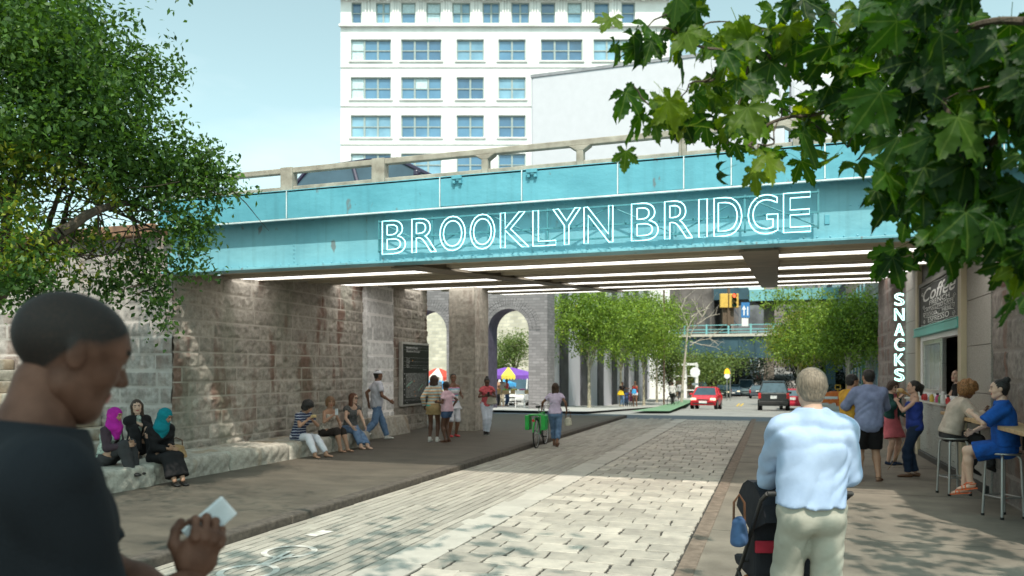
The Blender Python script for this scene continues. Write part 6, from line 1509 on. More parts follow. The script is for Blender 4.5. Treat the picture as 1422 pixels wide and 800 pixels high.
        if st == 'bun': P_ += [ell('q', (0,-.085,.115), (.036,.036,.032), k=.012)]
        if st == 'hijab': P_ = [ell('q', (0,-.018,.032), (.082,.098,.088), k=.02), cone('q', (0,-.02,-.03), (0,-.01,-.13), .075, .085, .05), cone('q', (0,-.01,-.12), (.03,.055,-.20), .085, .075, .05), cone('q', (.03,.055,-.20), (.05,.08,-.32), .060, .045, .05), cone('q', (-.10,.0,-.19), (.10,.0,-.19), .06, .06, .05)]
        g = Fld(P_, hk.get('vox', .0085), th, pad=.03)
        if st == 'hijab': g.sub(ell('f', (0,.125,-.012), (.058,.075,.075), k=.012)); g.cut((0,0,-.36), (0,0,-1)); g.fold(.007, 1.9, 1)
        else:
            face = (0,.138,-.034), ((.068,.085,.088) if st not in ('afro','messy','curly','bob') else (.068,.075,.082))
            g.sub(ell('f', *face, k=.012))
            if st in ('buzz','short','ponytail','bun','cap'):
                g.cut((0,.062,-.01), nrm((0,.85,-.50)))
                for x in (-.08,.08): g.sub(ell('e', (x,.004,-.012), (.03,.026,.036), k=.008))
            if st == 'buzz' or st == 'short': g.cut((0,-.05,-.075), nrm((0,.1,-1)))
            if hk.get('beard'): g.uni(ell('b', (0,.045,-.085), (.052,.05,.038), k=.01)); g.sub(ell('m', (0,.098,-.040), (.03,.03,.016), k=.006))
        P3 = g.P(); x, y, z = P3[...,0], P3[...,1], P3[...,2]; a_ = hk.get('amp', {'afro':.012,'curly':.009,'messy':.006,'buzz':0}.get(st, .0025)); fq = {'afro':115,'curly':120,'messy':95}.get(st, 260)
        if st in ('afro','curly','messy'): g.D += (a_*(np.sin(fq*x+3*np.sin(40*z))*np.sin(fq*y+2*np.sin(50*x))*np.sin(fq*z+2*np.sin(45*y))+.5*np.sin(60*x+50*y+44*z))).astype(np.float32)
        elif st not in ('buzz','hijab'): g.D += (a_*np.sin(fq*x*.7+fq*.5*np.abs(y)+14*np.sin(10*z))).astype(np.float32)
        V_, F2 = g.mesh(); V_ = relax(V_, F2, 1, .3); emit('headscarf' if st == 'hijab' else 'hair', hc+V_@Rh.T, F2, hm)
        if st == 'cap':
            g = Fld([ell('c', (0,-.012,.055), (.088,.104,.062), k=.01)], .0085, .006, pad=.02); g.cut((0,0,.045), (0,0,-1)); g.uni(econe('b', (0,.07,.052), (0,.14,.042), .06,.006,.04,.005,(1,0,0), .008)); V_, F2 = g.mesh(); emit('cap', hc+relax(V_, F2, 1, .3)@Rh.T, F2, hk['cap'])
    J['o'] = o; J['pt'] = lambda q: o.matrix_basis @ Vector(tuple(v3(q)*s)); return o, J
def hprop(J, name, b, m, head_local=True, smooth=False):   # glasses etc. in head space
    b.v = [tuple((J['hc']+J['Rh']@v3(q))*J['s']) for q in b.v]; return b.build(name, m, J['o'], smooth=smooth)
def glasses(J, m, dark=True):
    b = MB()
    for x in (-.031,.031):
        if dark: b.lathe([(.020,0),(.021,.002),(.018,.005)], (x,.094,.006), n=14, R=Matrix.Rotation(-pi/2,3,'X'))
        else: b.tube([(x+.019*cos(w),.096,.006+.014*sin(w)) for w in [2*pi*i/14 for i in range(14)]], .0025, n=5, closed=True)
    b.tube([(-.012,.099,.010),(.012,.099,.010)], .003, n=5)
    for x in (-1,1): b.tube([(x*.05,.094,.010),(x*.078,.05,.010),(x*.080,-.01,.008)], .0028, n=5)
    hprop(J, 'sunglasses' if dark else 'glasses', b, m)
M_hblk = mat('hair_black', (.012,.010,.009), bump=.7, bscale=26, rough=.45, var=.3, scale=40, stretch=(4,4,1), spec=.5); M_hbrn = mat('hair_brown', (.055,.028,.015), bump=.7, bscale=26, rough=.5, var=.4, scale=40, stretch=(4,4,1))
M_hlt = mat('hair_light_brown', (.22,.12,.06), bump=.7, bscale=26, rough=.5, var=.35, scale=40, stretch=(4,4,1)); M_haub = mat('hair_auburn', (.14,.05,.025), bump=.7, bscale=26, rough=.5, var=.35, scale=40, stretch=(4,4,1))
M_hgrey = mat('hair_grey_blond', (.25,.20,.15), rough=.6, var=.25, scale=20, stretch=(5,5,.6), bump=.5, bscale=16); M_hbuzz = mat('hair_buzz', (.022,.016,.013), rough=.95, var=.3, scale=180, bump=.5, bscale=400)
M_hcurl = mat('hair_curly_gold', (.30,.15,.055), rough=.6, var=.4, scale=60, c2=(.07,.03,.015))
# ================================================================= THE PEOPLE OF THE SCENE AND WHAT THEY CARRY
def G(u, v, z=0): p = at(u, v, z); return (p.x, p.y, z)
M_shb = mat('shoe_black', (.015,.014,.013), rough=.5); M_shw = mat('shoe_white', (.6,.58,.55), rough=.6); M_orange = mat('sandal_orange', (.75,.13,.03), rough=.4); M_leath = mat('leather_brown', (.13,.06,.03), rough=.5)
M_gold = mat('gold_bag', (.42,.27,.12), rough=.4, var=.25, scale=20); M_phone = mat('phone_white', (.62,.66,.70), rough=.2); M_scr = mat('phone_screen', (.10,.22,.42), rough=.1, spec=.8, emit=(.10,.25,.5), es=.25)
jean = cloth('jeans', (.07,.12,.22), c2=(.035,.06,.12), bs=300); jeanl = cloth('jeans_light', (.16,.25,.40), c2=(.09,.15,.26)); jeand = cloth('jeans_dark', (.02,.035,.07)); blk = cloth('black', (.014,.013,.014)); dgr = cloth('charcoal', (.045,.043,.045)); wht = cloth('white', (.68,.68,.74), var=.05)

# --- three women on the stone ledge at the left
M_fl = mat('cloth_floral', (.30,.36,.30), rough=.8, var=.9, scale=38, c2=(.04,.03,.05))
g3 = 'women sitting on the stone ledge at the left'
o, J = person('seated woman in a magenta headscarf and dark trousers, leftmost on the pale ledge', (-9.18,8.78,.28), 98, 1.60, pel=(0,-.02,.27), lean=(16,0,0), head=(8,0,0), lh=(-.06,.36,.50), rh=(.10,.38,.48), lf=(-.09,.42,.085), rf=(.09,.46,.085),
       lkn=(0,.6,1), rkn=(0,.6,1), wear=[('top', cloth('plum', (.055,.035,.045)), {'slv':1.9,'inf':.016}), ('top', M_fl, {'slv':0,'inf':.021,'name':'waistcoat','open':1}), ('legs', dgr, {'ex':.02}), ('shoe', M_shb, {'low':1})], hair=('hijab', cloth('magenta', (.42,.02,.30), c2=(.30,.012,.21))), skin='tan', cat='woman', group=g3, vox=.013)
o, J = person('seated woman with long dark hair and black jacket, between two women in headscarves', (-9.72,9.9,.42), 140, 1.62, pel=(0,-.02,.17), lean=(8,2,0), head=(2,4,-12), lh=(-.10,.30,.36), rh=(-.28,.34,.46), lf=(-.12,.40,.085), rf=(.10,.36,.085),
       lkn=(0,.5,1), rkn=(0,.5,1), wear=[('top', M_fl, {'slv':0,'inf':.012,'name':'blouse'}), ('top', blk, {'slv':1.9,'inf':.024,'open':1,'name':'jacket'}), ('legs', blk, {'ex':.02}), ('shoe', M_shb, {'low':1})], hair=('long', M_hbrn), skin='fair', cat='woman', group=g3, vox=.013)
o, J = person('seated woman in a teal headscarf and long black dress, feet down on the pavement', (-8.86,9.45,.10), 128, 1.62, pel=(0,-.02,.44), lean=(20,4,0), head=(24,4,28), lh=(-.02,.34,.60), rh=(.03,.36,.57), lf=(-.06,.62,.085), rf=(.07,.60,.085), toes=(8,8),
       lkn=(0,.5,1), rkn=(0,.5,1), wear=[('top', blk, {'slv':1.9,'inf':.022}), ('skirt', blk, {'len':1.85}), ('shoe', M_shb, {'low':1})], hair=('hijab', cloth('teal', (.006,.20,.24), c2=(.004,.13,.16))), skin='tan', cat='woman', group=g3, vox=.013)
def bag(name, label, loc, dims, m, rz=0, strap=None, parent=None, cat='bag'):
    w, d, h = dims; r = empty(name, loc, rz, label, cat) if parent is None else parent
    f = Fld([econe('b', (0,0,h*.15), (0,0,h*.75), w*.55, d*.55, w*.42, d*.38, (1,0,0), .03)], max(.006, w/28), .0, pad=.02); f.cut((0,0,0), (0,0,-1)); f.fold(.006, 1.6, 2); V_, F2 = f.mesh()
    link('body', fast_mesh('body', relax(V_, F2, 1, .4), F2, m, smooth=True), r)
    b = MB(); hh = strap or h*.6; b.tube([(-w*.35,0,h*.8),(-w*.33,0,h*.8+hh*.7),(0,0,h*.8+hh),(w*.33,0,h*.8+hh*.7),(w*.35,0,h*.8)], .009, n=6); b.build('handle', M_leath, r, smooth=True); return r
bag('handbag', 'tan leather handbag beside the woman in the teal headscarf', (-8.92,9.86,.42), (.30,.16,.20), M_gold, 1.2, .16)
bag('handbag', 'black patterned handbag at the feet of the woman with long dark hair', (-9.0,9.05,.285), (.30,.14,.16), M_fl, .4, .2)

# --- three women on the bench by the wall
g4 = 'women sitting on the bench under the bridge'
navy = striped('navy', [((.02,.03,.08),0),((.45,.47,.55),.74)], .052); 
o, J = person('seated woman with curly dark hair in a navy striped dress and white leggings', (-8.95,13.25,.10), 122, 1.62, pel=(0,-.04,.44), lean=(26,0,0), head=(30,0,15), lh=(-.05,.32,.78), rh=(.06,.34,.80), lel=(-1,-.3,-.6), rel=(1,-.3,-.6), lf=(-.13,.66,.085), rf=(.15,.62,.085), lkn=(0,.5,1), rkn=(0,.5,1), toes=(-10,12),
       wear=[('top', navy, {'slv':.55,'inf':.018}), ('skirt', navy, {'len':.55}), ('legs', wht, {'len':1.92,'waist':.0})], hair=('curly', M_hblk), skin='tan', cat='woman', group=g4, hands=(.9,.9))
food = o; b = MB(); b.box((0,0,0), (.10,.07,.06)); r_ = b.build('sandwich', mat('sandwich', (.62,.45,.22), rough=.8, var=.3, scale=30), loc=J['pt']((0,.42,.86)), bevel=.015); tag(r_, 'small sandwich held up by the woman in the striped dress', 'sandwich')
o, J = person('seated woman in the middle of the bench with brown capri leggings and a patterned top', (-8.97,14.25,.10), 118, 1.62, pel=(0,-.02,.44), lean=(16,0,0), head=(6,0,-35), lh=(-.08,.34,.56), rh=(.12,.30,.82), lel=(-1,-.4,-.5), rel=(.8,-.4,-.6), lf=(-.07,.56,.085), rf=(.13,.52,.085), lkn=(0,.5,1), rkn=(0,.5,1),
       wear=[('top', mat('cloth_snake', (.42,.38,.33), rough=.8, var=.6, scale=30, c2=(.12,.10,.09)), {'neck':'tank','slv':0,'hem':-.10}), ('legs', cloth('brown_dark', (.035,.028,.025)), {'len':1.25})], hair=('bob', M_hlt), skin='tan', cat='woman', group=g4, hands=(.5,.9))
b = MB(); b.box((0,0,0), (.07,.012,.13)); tag(b.build('phone', M_phone, loc=J['pt']((.12,.40,.90)), bevel=.006), 'phone held by the middle woman on the bench', 'phone')
o, J = person('seated woman with long auburn hair, sunglasses and blue jeans, nearest the bench end', (-8.95,15.2,.10), 136, 1.68, pel=(0,-.02,.44), lean=(14,0,0), head=(2,0,18), lh=(-.10,.46,.46), rh=(.22,.40,.50), lel=(-1,-.3,-.2), rel=(1,-.3,-.2), lf=(.02,.74,.085), rf=(.16,.68,.085), lkn=(0,.5,1), rkn=(0,.5,1),
       wear=[('top', mat('cloth_grey_pattern', (.10,.10,.10), rough=.8, var=.7, scale=36, c2=(.02,.02,.02)), {'slv':.25,'neck':'scoop'}), ('legs', jeanl, {'len':1.9,'ex':.012})], hair=('long', M_haub), skin='fair', cat='woman', group=g4)
glasses(J, M_hblk)

# --- walking man by the pilaster, girls by the pier
o, J = person('walking man in a white cap, pale shirt and blue jeans passing the pale pilaster', (-9.15,16.75,.10), 62, 1.72, 'm', pel=(0,0,.91), lean=(3,0,0), lf=(-.09,.30,.09), rf=(.09,-.36,.16), fpitch=(0,-28), lh=(-.26,-.12,.92), rh=(.24,.26,.98), wear=[('top', cloth('pale_lilac', (.55,.55,.62)), {'slv':.6,'loose':.02,'hem':-.10}), ('legs', jeanl, {'ex':.012}), ('shoe', M_shw)], hair=('cap', M_hblk, {'cap':wht}), skin='brown', cat='man')
g5 = 'girls standing together by the pier'
st = striped('orange_grey', [((.62,.33,.14),0),((.62,.60,.50),.35),((.30,.42,.45),.65)], .075)
Z = .10
o, J = person('girl in a striped long sleeved top and tan skirt seen from behind', G(602,613,Z), 8, 1.58, pel=(0,0,.93), head=(6,0,-14), lh=(-.26,.02,.94), rh=(.24,.05,.92), wear=[('top', st, {'slv':1.9,'hem':.05}), ('top', cloth('aqua', (.08,.45,.42)), {'slv':0,'hem':.0,'inf':.012,'name':'vest'}), ('skirt', cloth('tan', (.42,.30,.15)), {'len':.42}), ('shoe', M_shw, {'sole':M_shw})], hair=('bob', M_hbrn, {'len':-.13}), skin='dark', cat='girl', group=g5)
o, J = person('girl in a pale pink shirt and denim shorts standing between two others', G(621,614,Z), -62, 1.44, pel=(0,0,.93), head=(6,0,-10), lh=(-.20,.22,1.15), rh=(.19,-.06,1.0), rel=(1,-.8,0), wear=[('top', cloth('pale_pink', (.68,.45,.52)), {'slv':.6,'loose':.03,'hem':-.04}), ('legs', jean, {'len':.42,'ex':.02}), ('sandal', M_leath)], hair=('short', M_hblk), skin='dark', cat='girl', group=g5)
o, J = person('girl in a white skirted top and white capri trousers, right of three girls', G(629,606.5,Z), 150, 1.62, pel=(0,0,.93), head=(4,0,-20), lh=(-.20,.20,1.1), rh=(.22,.10,1.0), wear=[('top', striped('aqua_white', [((.68,.68,.70),0),((.15,.45,.60),.6),((.60,.25,.42),.8)], .16), {'neck':'tank','slv':0}), ('skirt', wht, {'len':.35,'flare':.07,'waist':.16}), ('legs', wht, {'len':1.12}), ('shoe', mat('shoe_red', (.55,.05,.06), rough=.5), {'low':1})], hair=('ponytail', M_hblk), skin='brown', cat='girl', group=g5)
o, J = person('woman in white trousers looking down at her phone beside the limestone pier', G(676,603.5,Z), 168, 1.52, pel=(0,0,.93), lean=(5,0,0), head=(26,0,-10), lh=(-.02,.28,1.20), rh=(.05,.28,1.18), lel=(-1,-.2,-.6), rel=(1,-.2,-.6), lf=(-.02,.04,.085), rf=(.05,.0,.085), toes=(0,10), wear=[('top', cloth('coral', (.62,.12,.14)), {'slv':.4}), ('legs', cloth('white_blue', (.60,.64,.74), var=.06), {}), ('shoe', M_shb, {'sole':M_shw})], hair=('bun', M_hblk), skin='dark', cat='woman', hands=(.8,.8))
b = MB(); b.box((0,0,0), (.07,.012,.12)); tag(b.build('phone', M_shb, loc=J['pt']((.01,.36,1.24)), bevel=.006), 'black phone held by the woman leaning by the pier', 'phone')
bp_ = J['pt']((-.12,.14,.92)); bag('cloth_bag', 'pale canvas bag hanging in front of the woman in white trousers', bp_, (.24,.10,.26), cloth('canvas', (.50,.47,.38)), YAW, .20)

# --- woman pushing a green bicycle
o, J = person('woman in a pale lilac shirt and rolled jeans wheeling the green bicycle', G(771,620), 12, 1.50, pel=(0,0,.93), lean=(4,0,0), head=(0,0,0), lh=(-.42,.26,1.02), rh=(.32,-.02,1.0), lel=(-1,-.2,-.4), lf=(-.05,.14,.09), rf=(.08,-.20,.12), fpitch=(0,-18), wear=[('top', cloth('lilac', (.60,.50,.66)), {'slv':.45,'hem':-.02}), ('legs', jeanl, {'len':1.72,'ex':.01}), ('sandal', M_leath)], hair=('long', M_hbrn, {'len':-.20}), skin='brown', cat='woman')
bag('small_bag', 'small pale bag hanging from the right hand of the woman with the bicycle', J['pt']((.36,-.02,.58)), (.16,.10,.20), cloth('canvas', (.50,.47,.38)), 0, .22)
def bicycle(name, label, loc, head_deg, col, rack=False, s=1.0):
    r = empty(name, loc, YAW-radians(head_deg), label, 'bicycle'); r.scale = (s,s,s); R_ = .34; yf, yr = .55, -.50
    for y in (yf, yr):
        b = MB(); b.tube([(0,y+R_*cos(w),R_+R_*sin(w)) for w in [2*pi*i/28 for i in range(28)]], .018, n=6, closed=True); w_ = b.build('wheel', M_tyre, r)
        b = MB(); b.tube([(0,y+(R_-.025)*cos(w),R_+(R_-.025)*sin(w)) for w in [2*pi*i/28 for i in range(28)]], .010, n=5, closed=True); b.tube([(-.03,y,R_),(.03,y,R_)], .02); b.build('rim', M_rim, w_)
        b = MB()
        for i in range(14): w = 2*pi*i/14; b.tube([(.012*(-1)**i,y,R_),(0,y+(R_-.03)*cos(w),R_+(R_-.03)*sin(w))], .0022, n=3, cap=False)
        b.build('spokes', M_rim, w_)
    b = MB(); bb = (0,-.06,.30); ht = (0,.38,.80); hb = (0,.42,.66); st_ = (0,-.20,.78)
    for p, q, rr in ((bb,hb,.020),(st_,ht,.016),(bb,st_,.017),(hb,ht,.022),(bb,(0,yr,R_),.011),(st_,(0,yr,R_),.010)): b.tube([p,q], rr, n=8)
    for x in (-.04,.04): b.tube([hb,(x,.47,.55),(x,yf,R_)], .011, n=6)
    b.build('frame', col, r, smooth=True)
    b = MB(); b.tube([ht,(0,.36,.95)], .014); b.tube([(-.28,.22,1.0),(-.2,.34,1.0),(0,.37,.96),(.2,.34,1.0),(.28,.22,1.0)], .012, n=7); b.build('handlebar', M_rim, r, smooth=True)
    b = MB(); b.tube([st_,(0,-.235,.93)], .013); b.build('seat_post', M_rim, r); b = MB(); b.prism([(-.02,.14),(.02,.14),(.06,-.08),(.04,-.13),(-.04,-.13),(-.06,-.08)], (0,-.24,.93), (1,0,0), (0,1,0), (0,0,.05)); b.build('saddle', M_shb, r, bevel=.012)
    b = MB(); b.lathe([(.09,-.006),(.09,.006)], (.04,-.06,.30), n=18, R=Matrix.Rotation(pi/2,3,'Y')); b.tube([(.05,-.06,.30),(.055,.10,.22)], .010); b.tube([(-.05,-.06,.30),(-.055,-.22,.38)], .010); b.tube([(.055,.1,.22),(.13,.1,.22)], .014); b.tube([(-.055,-.22,.38),(-.13,-.22,.38)], .014); b.build('crank', M_shb, r)
    for y, a0, a1 in ((yf,.25,2.4),(yr,.6,3.0)): b = MB(); b.tube([(0,y+(R_+.035)*cos(a0+(a1-a0)*i/12),R_+(R_+.035)*sin(a0+(a1-a0)*i/12)) for i in range(13)], .018, n=5); b.build('mudguard', col, r)
    if rack:
        b = MB(); b.box((0,yr-.02,.78), (.30,.36,.03)); b.box((-.19,yr,.60),(.10,.34,.34)); b.box((.19,yr,.60),(.10,.34,.34)); b.build('pannier', col, r, bevel=.03)
        b = MB(); b.box((0,yr-.34,.66),(.06,.02,.05)); b.build('rear_lamp', M_tl, r)
    return r
pb = G(751,620); bicycle('bicycle', 'bright green bicycle wheeled along the edge of the setts', (pb[0], pb[1], .012), 14, mat('paint_bright_green', (.02,.42,.06), rough=.35), True, .98)

# --- family, cyclist
g6 = 'family walking beyond the bridge'
def far(label, u, d, hd, H, **k): p = gxy(u, d); p.z += .1 if k.pop('kerb', True) else 0; return person(label, p, hd, H, vox=.03, hvox=.016, **k)
far('woman in a black shirt and blue jeans at the left of the family', 863.5, 52, 150, 1.66, wear=[('top', blk, {'slv':.5}), ('legs', jeanl, {})], hair=('bun', M_hblk), skin='brown', lh=(-.45,.2,1.25), cat='woman', group=g6)
p = gxy(862, 51.7); bag('yellow_bag', 'bright yellow shoulder bag of the woman at the left of the family', (p.x,p.y,p.z+.85), (.42,.2,.3), mat('bag_yellow', (.80,.55,.02), rough=.5), 0, .4)
far('small child in a blue top holding hands in the family', 870, 52, 170, 1.10, wear=[('top', cloth('navyblue', (.05,.08,.2)), {'slv':.5}), ('legs', jeand, {})], hair=('short', M_hblk), skin='dark', cat='child', group=g6)
far('small child in a maroon dress in the family', 876, 52.5, 178, 1.15, wear=[('top', cloth('maroon', (.22,.07,.12)), {'slv':.5}), ('skirt', cloth('maroon', (.2,.05,.1)), {'len':.8})], hair=('short', M_hblk), skin='dark', cat='child', group=g6)
far('woman in a red top and white shorts, right of the family', 882, 52, 200, 1.74, wear=[('top', cloth('red', (.6,.05,.05)), {'neck':'tank','slv':0}), ('legs', wht, {'len':.35})], hair=('bun', M_hblk), skin='brown', lh=(-.1,.2,1.3), cat='woman', group=g6)
p = gxy(880.5, 51.5); bag('blue_bag', 'bright blue bag of the woman in the red top', (p.x,p.y,p.z+.95), (.3,.16,.34), mat('bag_blue', (.05,.35,.7), rough=.5), 0, .3)
p = gxy(934, 55); p.z += .1
bicycle('touring_bicycle', 'dark bicycle ridden on the green lane', p, 35, M_shb, False, 1.1)
person('cyclist in a pale shirt with a dark shoulder bag riding on the green lane', p, 35, 1.72, 'm', vox=.03, hvox=.016, pel=(0,-.22,1.02), lean=(28,0,0), head=(0,0,0), lh=(-.24,.28,1.10), rh=(.24,.28,1.10), lf=(-.1,.02,.28), rf=(.1,-.14,.46), wear=[('top', cloth('pale_shirt', (.5,.48,.46)), {'slv':1.9}), ('legs', dgr, {}), ('shoe', M_shb)], hair=('short', M_hbrn), skin='tan', cat='cyclist')
far('pedestrian in a grey coat walking by the white gate posts', 944, 78, 20, 1.75, sex='m', wear=[('top', cloth('pale_grey', (.42,.42,.42)), {'slv':1.9,'hem':-.2}), ('legs', dgr, {})], hair=('short', M_hblk), skin='tan', cat='man')

# --- the group by the kiosk
g7 = 'people eating snacks by the neon sign'
o, J = person('young man with glasses in a mustard yellow shirt, left of the snack group', cam2w((1180-CX)/F_PX*13.0,13.0,0), 78, 1.74, 'm', lean=(2,0,0), head=(8,0,0), lh=(-.10,.34,1.06), rh=(.16,.32,1.05), lel=(-1,-.6,-.6), rel=(1,-.6,-.6), lf=(-.1,.03,.085), rf=(.1,-.04,.085), wear=[('top', cloth('mustard', (.62,.34,.05), c2=(.45,.24,.03)), {'slv':.8,'loose':.025,'sl_loose':.016,'hem':-.08}), ('legs', jean, {'ex':.012}), ('shoe', M_shb, {'sole':M_shw})], hair=('short', M_hblk), skin='tan', cat='man', group=g7, hvox=.006)
glasses(J, M_hblk, False)
o, J = person('bearded man in a blue long sleeved shirt with back print and dark shorts', G(1207,668), 14, 1.82, 'm', build=1.06, lean=(1,0,0), head=(4,0,22), lh=(-.20,.34,1.08), rh=(.14,.36,1.06), lel=(-1,-.6,-.3), rel=(1,-.6,-.3), lf=(-.14,-.02,.085), rf=(.13,-.02,.085), toes=(-14,22), wear=[('top', cloth('work_blue', (.23,.27,.42), c2=(.16,.19,.31)), {'slv':1.82,'neck':'collar','hem':-.16,'loose':.02,'sl_loose':.012}), ('legs', blk, {'len':.92,'ex':.03,'name':'shorts'}), ('sandal', M_leath)], hair=('short', M_hblk, {'beard':1}), skin='tan', cat='man', group=g7, hvox=.006, vox=.012)
def back_text(J, txt, size, z, m, w, bend=0):
    vs_, fs_ = text_geo(txt, size, align='CENTER', offset=.004); b = MB(); mn = min(v[0] for v in vs_); mx = max(v[0] for v in vs_); k = w/(mx-mn)
    nbk = J['chs']; out = []
    for v in vs_:
        x = (v[0]-(mn+mx)/2)*k; p = J['wst']+J['U']*(z+v[1]-bend*x*x)+J['X']*x; out.append(p-J['N']*(.158-1.9*x*x)*1.0)
    b.add([tuple(v3(q)*J['s']) for q in out], fs_); return b.build('back_print', m, J['o'])
mr_ = mat('print_maroon', (.25,.06,.05), rough=.9); mw_ = mat('print_white', (.66,.66,.66), rough=.9)
o, J = person('woman in a dark green cardigan and pink dress eating an ice cream', G(1238,645), 158, 1.60, lean=(2,0,0), head=(6,0,-6), lh=(-.16,.22,1.02), rh=(.04,.24,1.40), rel=(1,-.1,-1), lf=(-.10,.0,.085), rf=(.12,.03,.085), wear=[('top', cloth('pink', (.62,.16,.19)), {'slv':0,'inf':.012,'name':'bodice'}), ('skirt', cloth('pink', (.62,.16,.19)), {'len':.82,'flare':.07}), ('top', cloth('bottle_green', (.02,.07,.065)), {'slv':1.85,'inf':.024,'open':1,'hem':-.12,'name':'cardigan'}), ('shoe', jeand, {'low':1})], hair=('messy', M_hbrn), skin='fair', cat='woman', group=g7, hvox=.006, hands=(.9,1.0))
glasses(J, M_hblk)
def icecream(label, loc, tilt, m, s=1.0):
    r = empty('ice_cream', loc, 0, label, 'ice cream'); r.rotation_euler = tilt; r.scale = (s,s,s); b = MB(); b.lathe([(.004,-.13),(.026,.0),(.030,.008)], n=12); b.build('cone', mat('wafer', (.55,.32,.12), rough=.8, var=.3, scale=60), r, smooth=True)
    b = MB(); b.lathe([(.028,.005),(.036,.02),(.030,.05),(.014,.07),(.002,.078)], n=14); b.build('scoop', m, r, smooth=True); return r
Mv = mat('vanilla', (.78,.70,.55), rough=.5)
hm = J['hc']; mouth = J['pt'](hm+J['Rh']@v3(0,.15,-.09)); icecream('white ice cream cone held by the woman in the green cardigan', mouth, (.2,0,0), Mv)
# thin stick she holds
b = MB(); wl0 = J['pt'](J['W'][0]+v3(0,.06,-.03)); gp_ = at(1243, 655); base_ = wl0
pts = [wl0+Vector((0,0,.12)), wl0, wl0+Vector((-.03,0,-.35)), Vector((gp_.x+.05,gp_.y,.3)), Vector((gp_.x-.12,gp_.y,.02))]
tag(b.tube(pts, [.008,.010,.009,.008,.005], n=6).build('dog_lead', mat('lead_tan', (.30,.20,.09), rough=.8), smooth=True), 'tan woven lead trailing to the ground from the woman in the cardigan', 'lead')
o, J = person('woman in a royal blue top and dark jeans with a ponytail, hand on her hip', G(1270,662.5), -72, 1.63, lean=(0,0,0), head=(0,0,0), lh=(.02,.28,1.36), rh=(.20,-.02,1.06), lel=(-.8,.1,-1), rel=(1,-1,0), lf=(-.08,.12,.085), rf=(.08,-.03,.085), toes=(-5,15), wear=[('top', cloth('royal_blue', (.03,.06,.30), c2=(.02,.04,.2)), {'neck':'tank','slv':0,'hem':-.08,'loose':.012}), ('legs', jeand, {}), ('shoe', M_leath, {'low':1})], hair=('ponytail', M_hblk), skin='fair', cat='woman', group=g7, hvox=.006, hands=(1.0,.7), palm=(None,v3(0,.4,-1)))
mouth = J['pt'](J['hc']+J['Rh']@v3(0,.17,-.08)); icecream('golden wafer cone held to the mouth of the woman in the royal blue top', mouth, (-1.0,0,YAW-radians(-72)), mat('caramel', (.62,.42,.18), rough=.6), 1.2)

# --- kiosk seller
o, J = person('smiling seller in a black top leaning out of the kiosk window', (XR+.22,15.62,.20), -82, 1.64, pel=(0,-.02,.93), lean=(22,0,0), head=(-12,0,25), lh=(-.24,.34,1.05), rh=(.18,.34,1.06), lel=(-1,-.2,-.4), rel=(1,-.2,-.4), wear=[('top', blk, {'slv':.12,'neck':'crew'}), ('legs', blk, {})], hair=('bun', M_hbrn), skin='fair', cat='woman', hvox=.006)

# --- bar stools and the two women on them
def stool(label, loc, rz, h=.78):
    r = empty('bar_stool', loc, rz, label, 'bar stool', 'metal bar stools along the wall ledge'); b = MB(); b.lathe([(.02,h-.028),(.185,h-.028),(.198,h-.018),(.198,h-.004),(.185,h),(.12,h-.006),(.02,h-.006)], n=32); b.build('seat', M_alu, r, smooth=True)
    for i in range(4):
        a = pi/4+i*pi/2; c, s_ = cos(a), sin(a); b = MB()
        b.tube([(c*.10,s_*.10,h-.035),(c*.15,s_*.15,h-.04),(c*.178,s_*.178,h-.07),(c*.185,s_*.185,h-.12),(c*.215,s_*.215,.02)], .0165, n=10); lg_ = b.build('leg', M_alu, r, smooth=True)
        b = MB(); b.lathe([(.019,0),(.021,.004),(.021,.03),(.019,.034)], (c*.215,s_*.215,.0), n=12); b.build('foot_cap', M_shb, lg_)
    b = MB(); q = [(cos(pi/4+i*pi/2)*.202, sin(pi/4+i*pi/2)*.202, .26) for i in range(4)]
    for i in range(4): b.tube([q[i], q[(i+1)%4]], .010, n=8)
    b.build('footrest', M_alu, r, smooth=True); return r
s1 = cam2w((1324-CX)/F_PX*11.25, 11.25, 0); s2 = cam2w((1393-CX)/F_PX*9.5, 9.5, 0)
stool('metal bar stool under the curly haired woman, nearer the kiosk window', s1, .35, .83); stool('metal bar stool under the woman in the blue dress, nearest the camera', s2, .5, .80)
o, J = person('curly haired woman in a beige off shoulder sweater drinking on a bar stool', (s1.x, s1.y, 0), 100, 1.66, pel=(0,-.05,.965), lean=(24,0,0), head=(24,0,-6), lh=(.0,.40,1.27), rh=(.14,.38,1.24), lel=(-1,-.2,-.8), rel=(1,-.2,-.8), lf=(.12,.50,.47), rf=(-.04,.28,.44), lkn=(.2,.4,1), rkn=(0,.6,1), fpitch=(25,30), toes=(0,0),
       wear=[('top', cloth('beige_knit', (.50,.42,.35), bs=60), {'slv':1.7,'neck':'offl','loose':.03,'sl_loose':.03,'hem':-.03}), ('legs', dgr, {'ex':.004}), ('shoe', M_shb)], hair=('afro', M_hcurl), skin='brown', cat='woman', hvox=.0055, vox=.011, hands=(.7,.7), palm=((.4,0,1),(-.4,0,1)))
b = MB(); b.lathe([(.028,0),(.030,.002),(.042,.075),(.044,.078),(.040,.078),(.037,.06)], n=20); tag(b.build('paper_cup', mat('cup_white', (.75,.75,.75), rough=.5), loc=J['pt']((.06,.47,1.25)), smooth=True), 'white paper cup at the lips of the curly haired woman', 'cup')
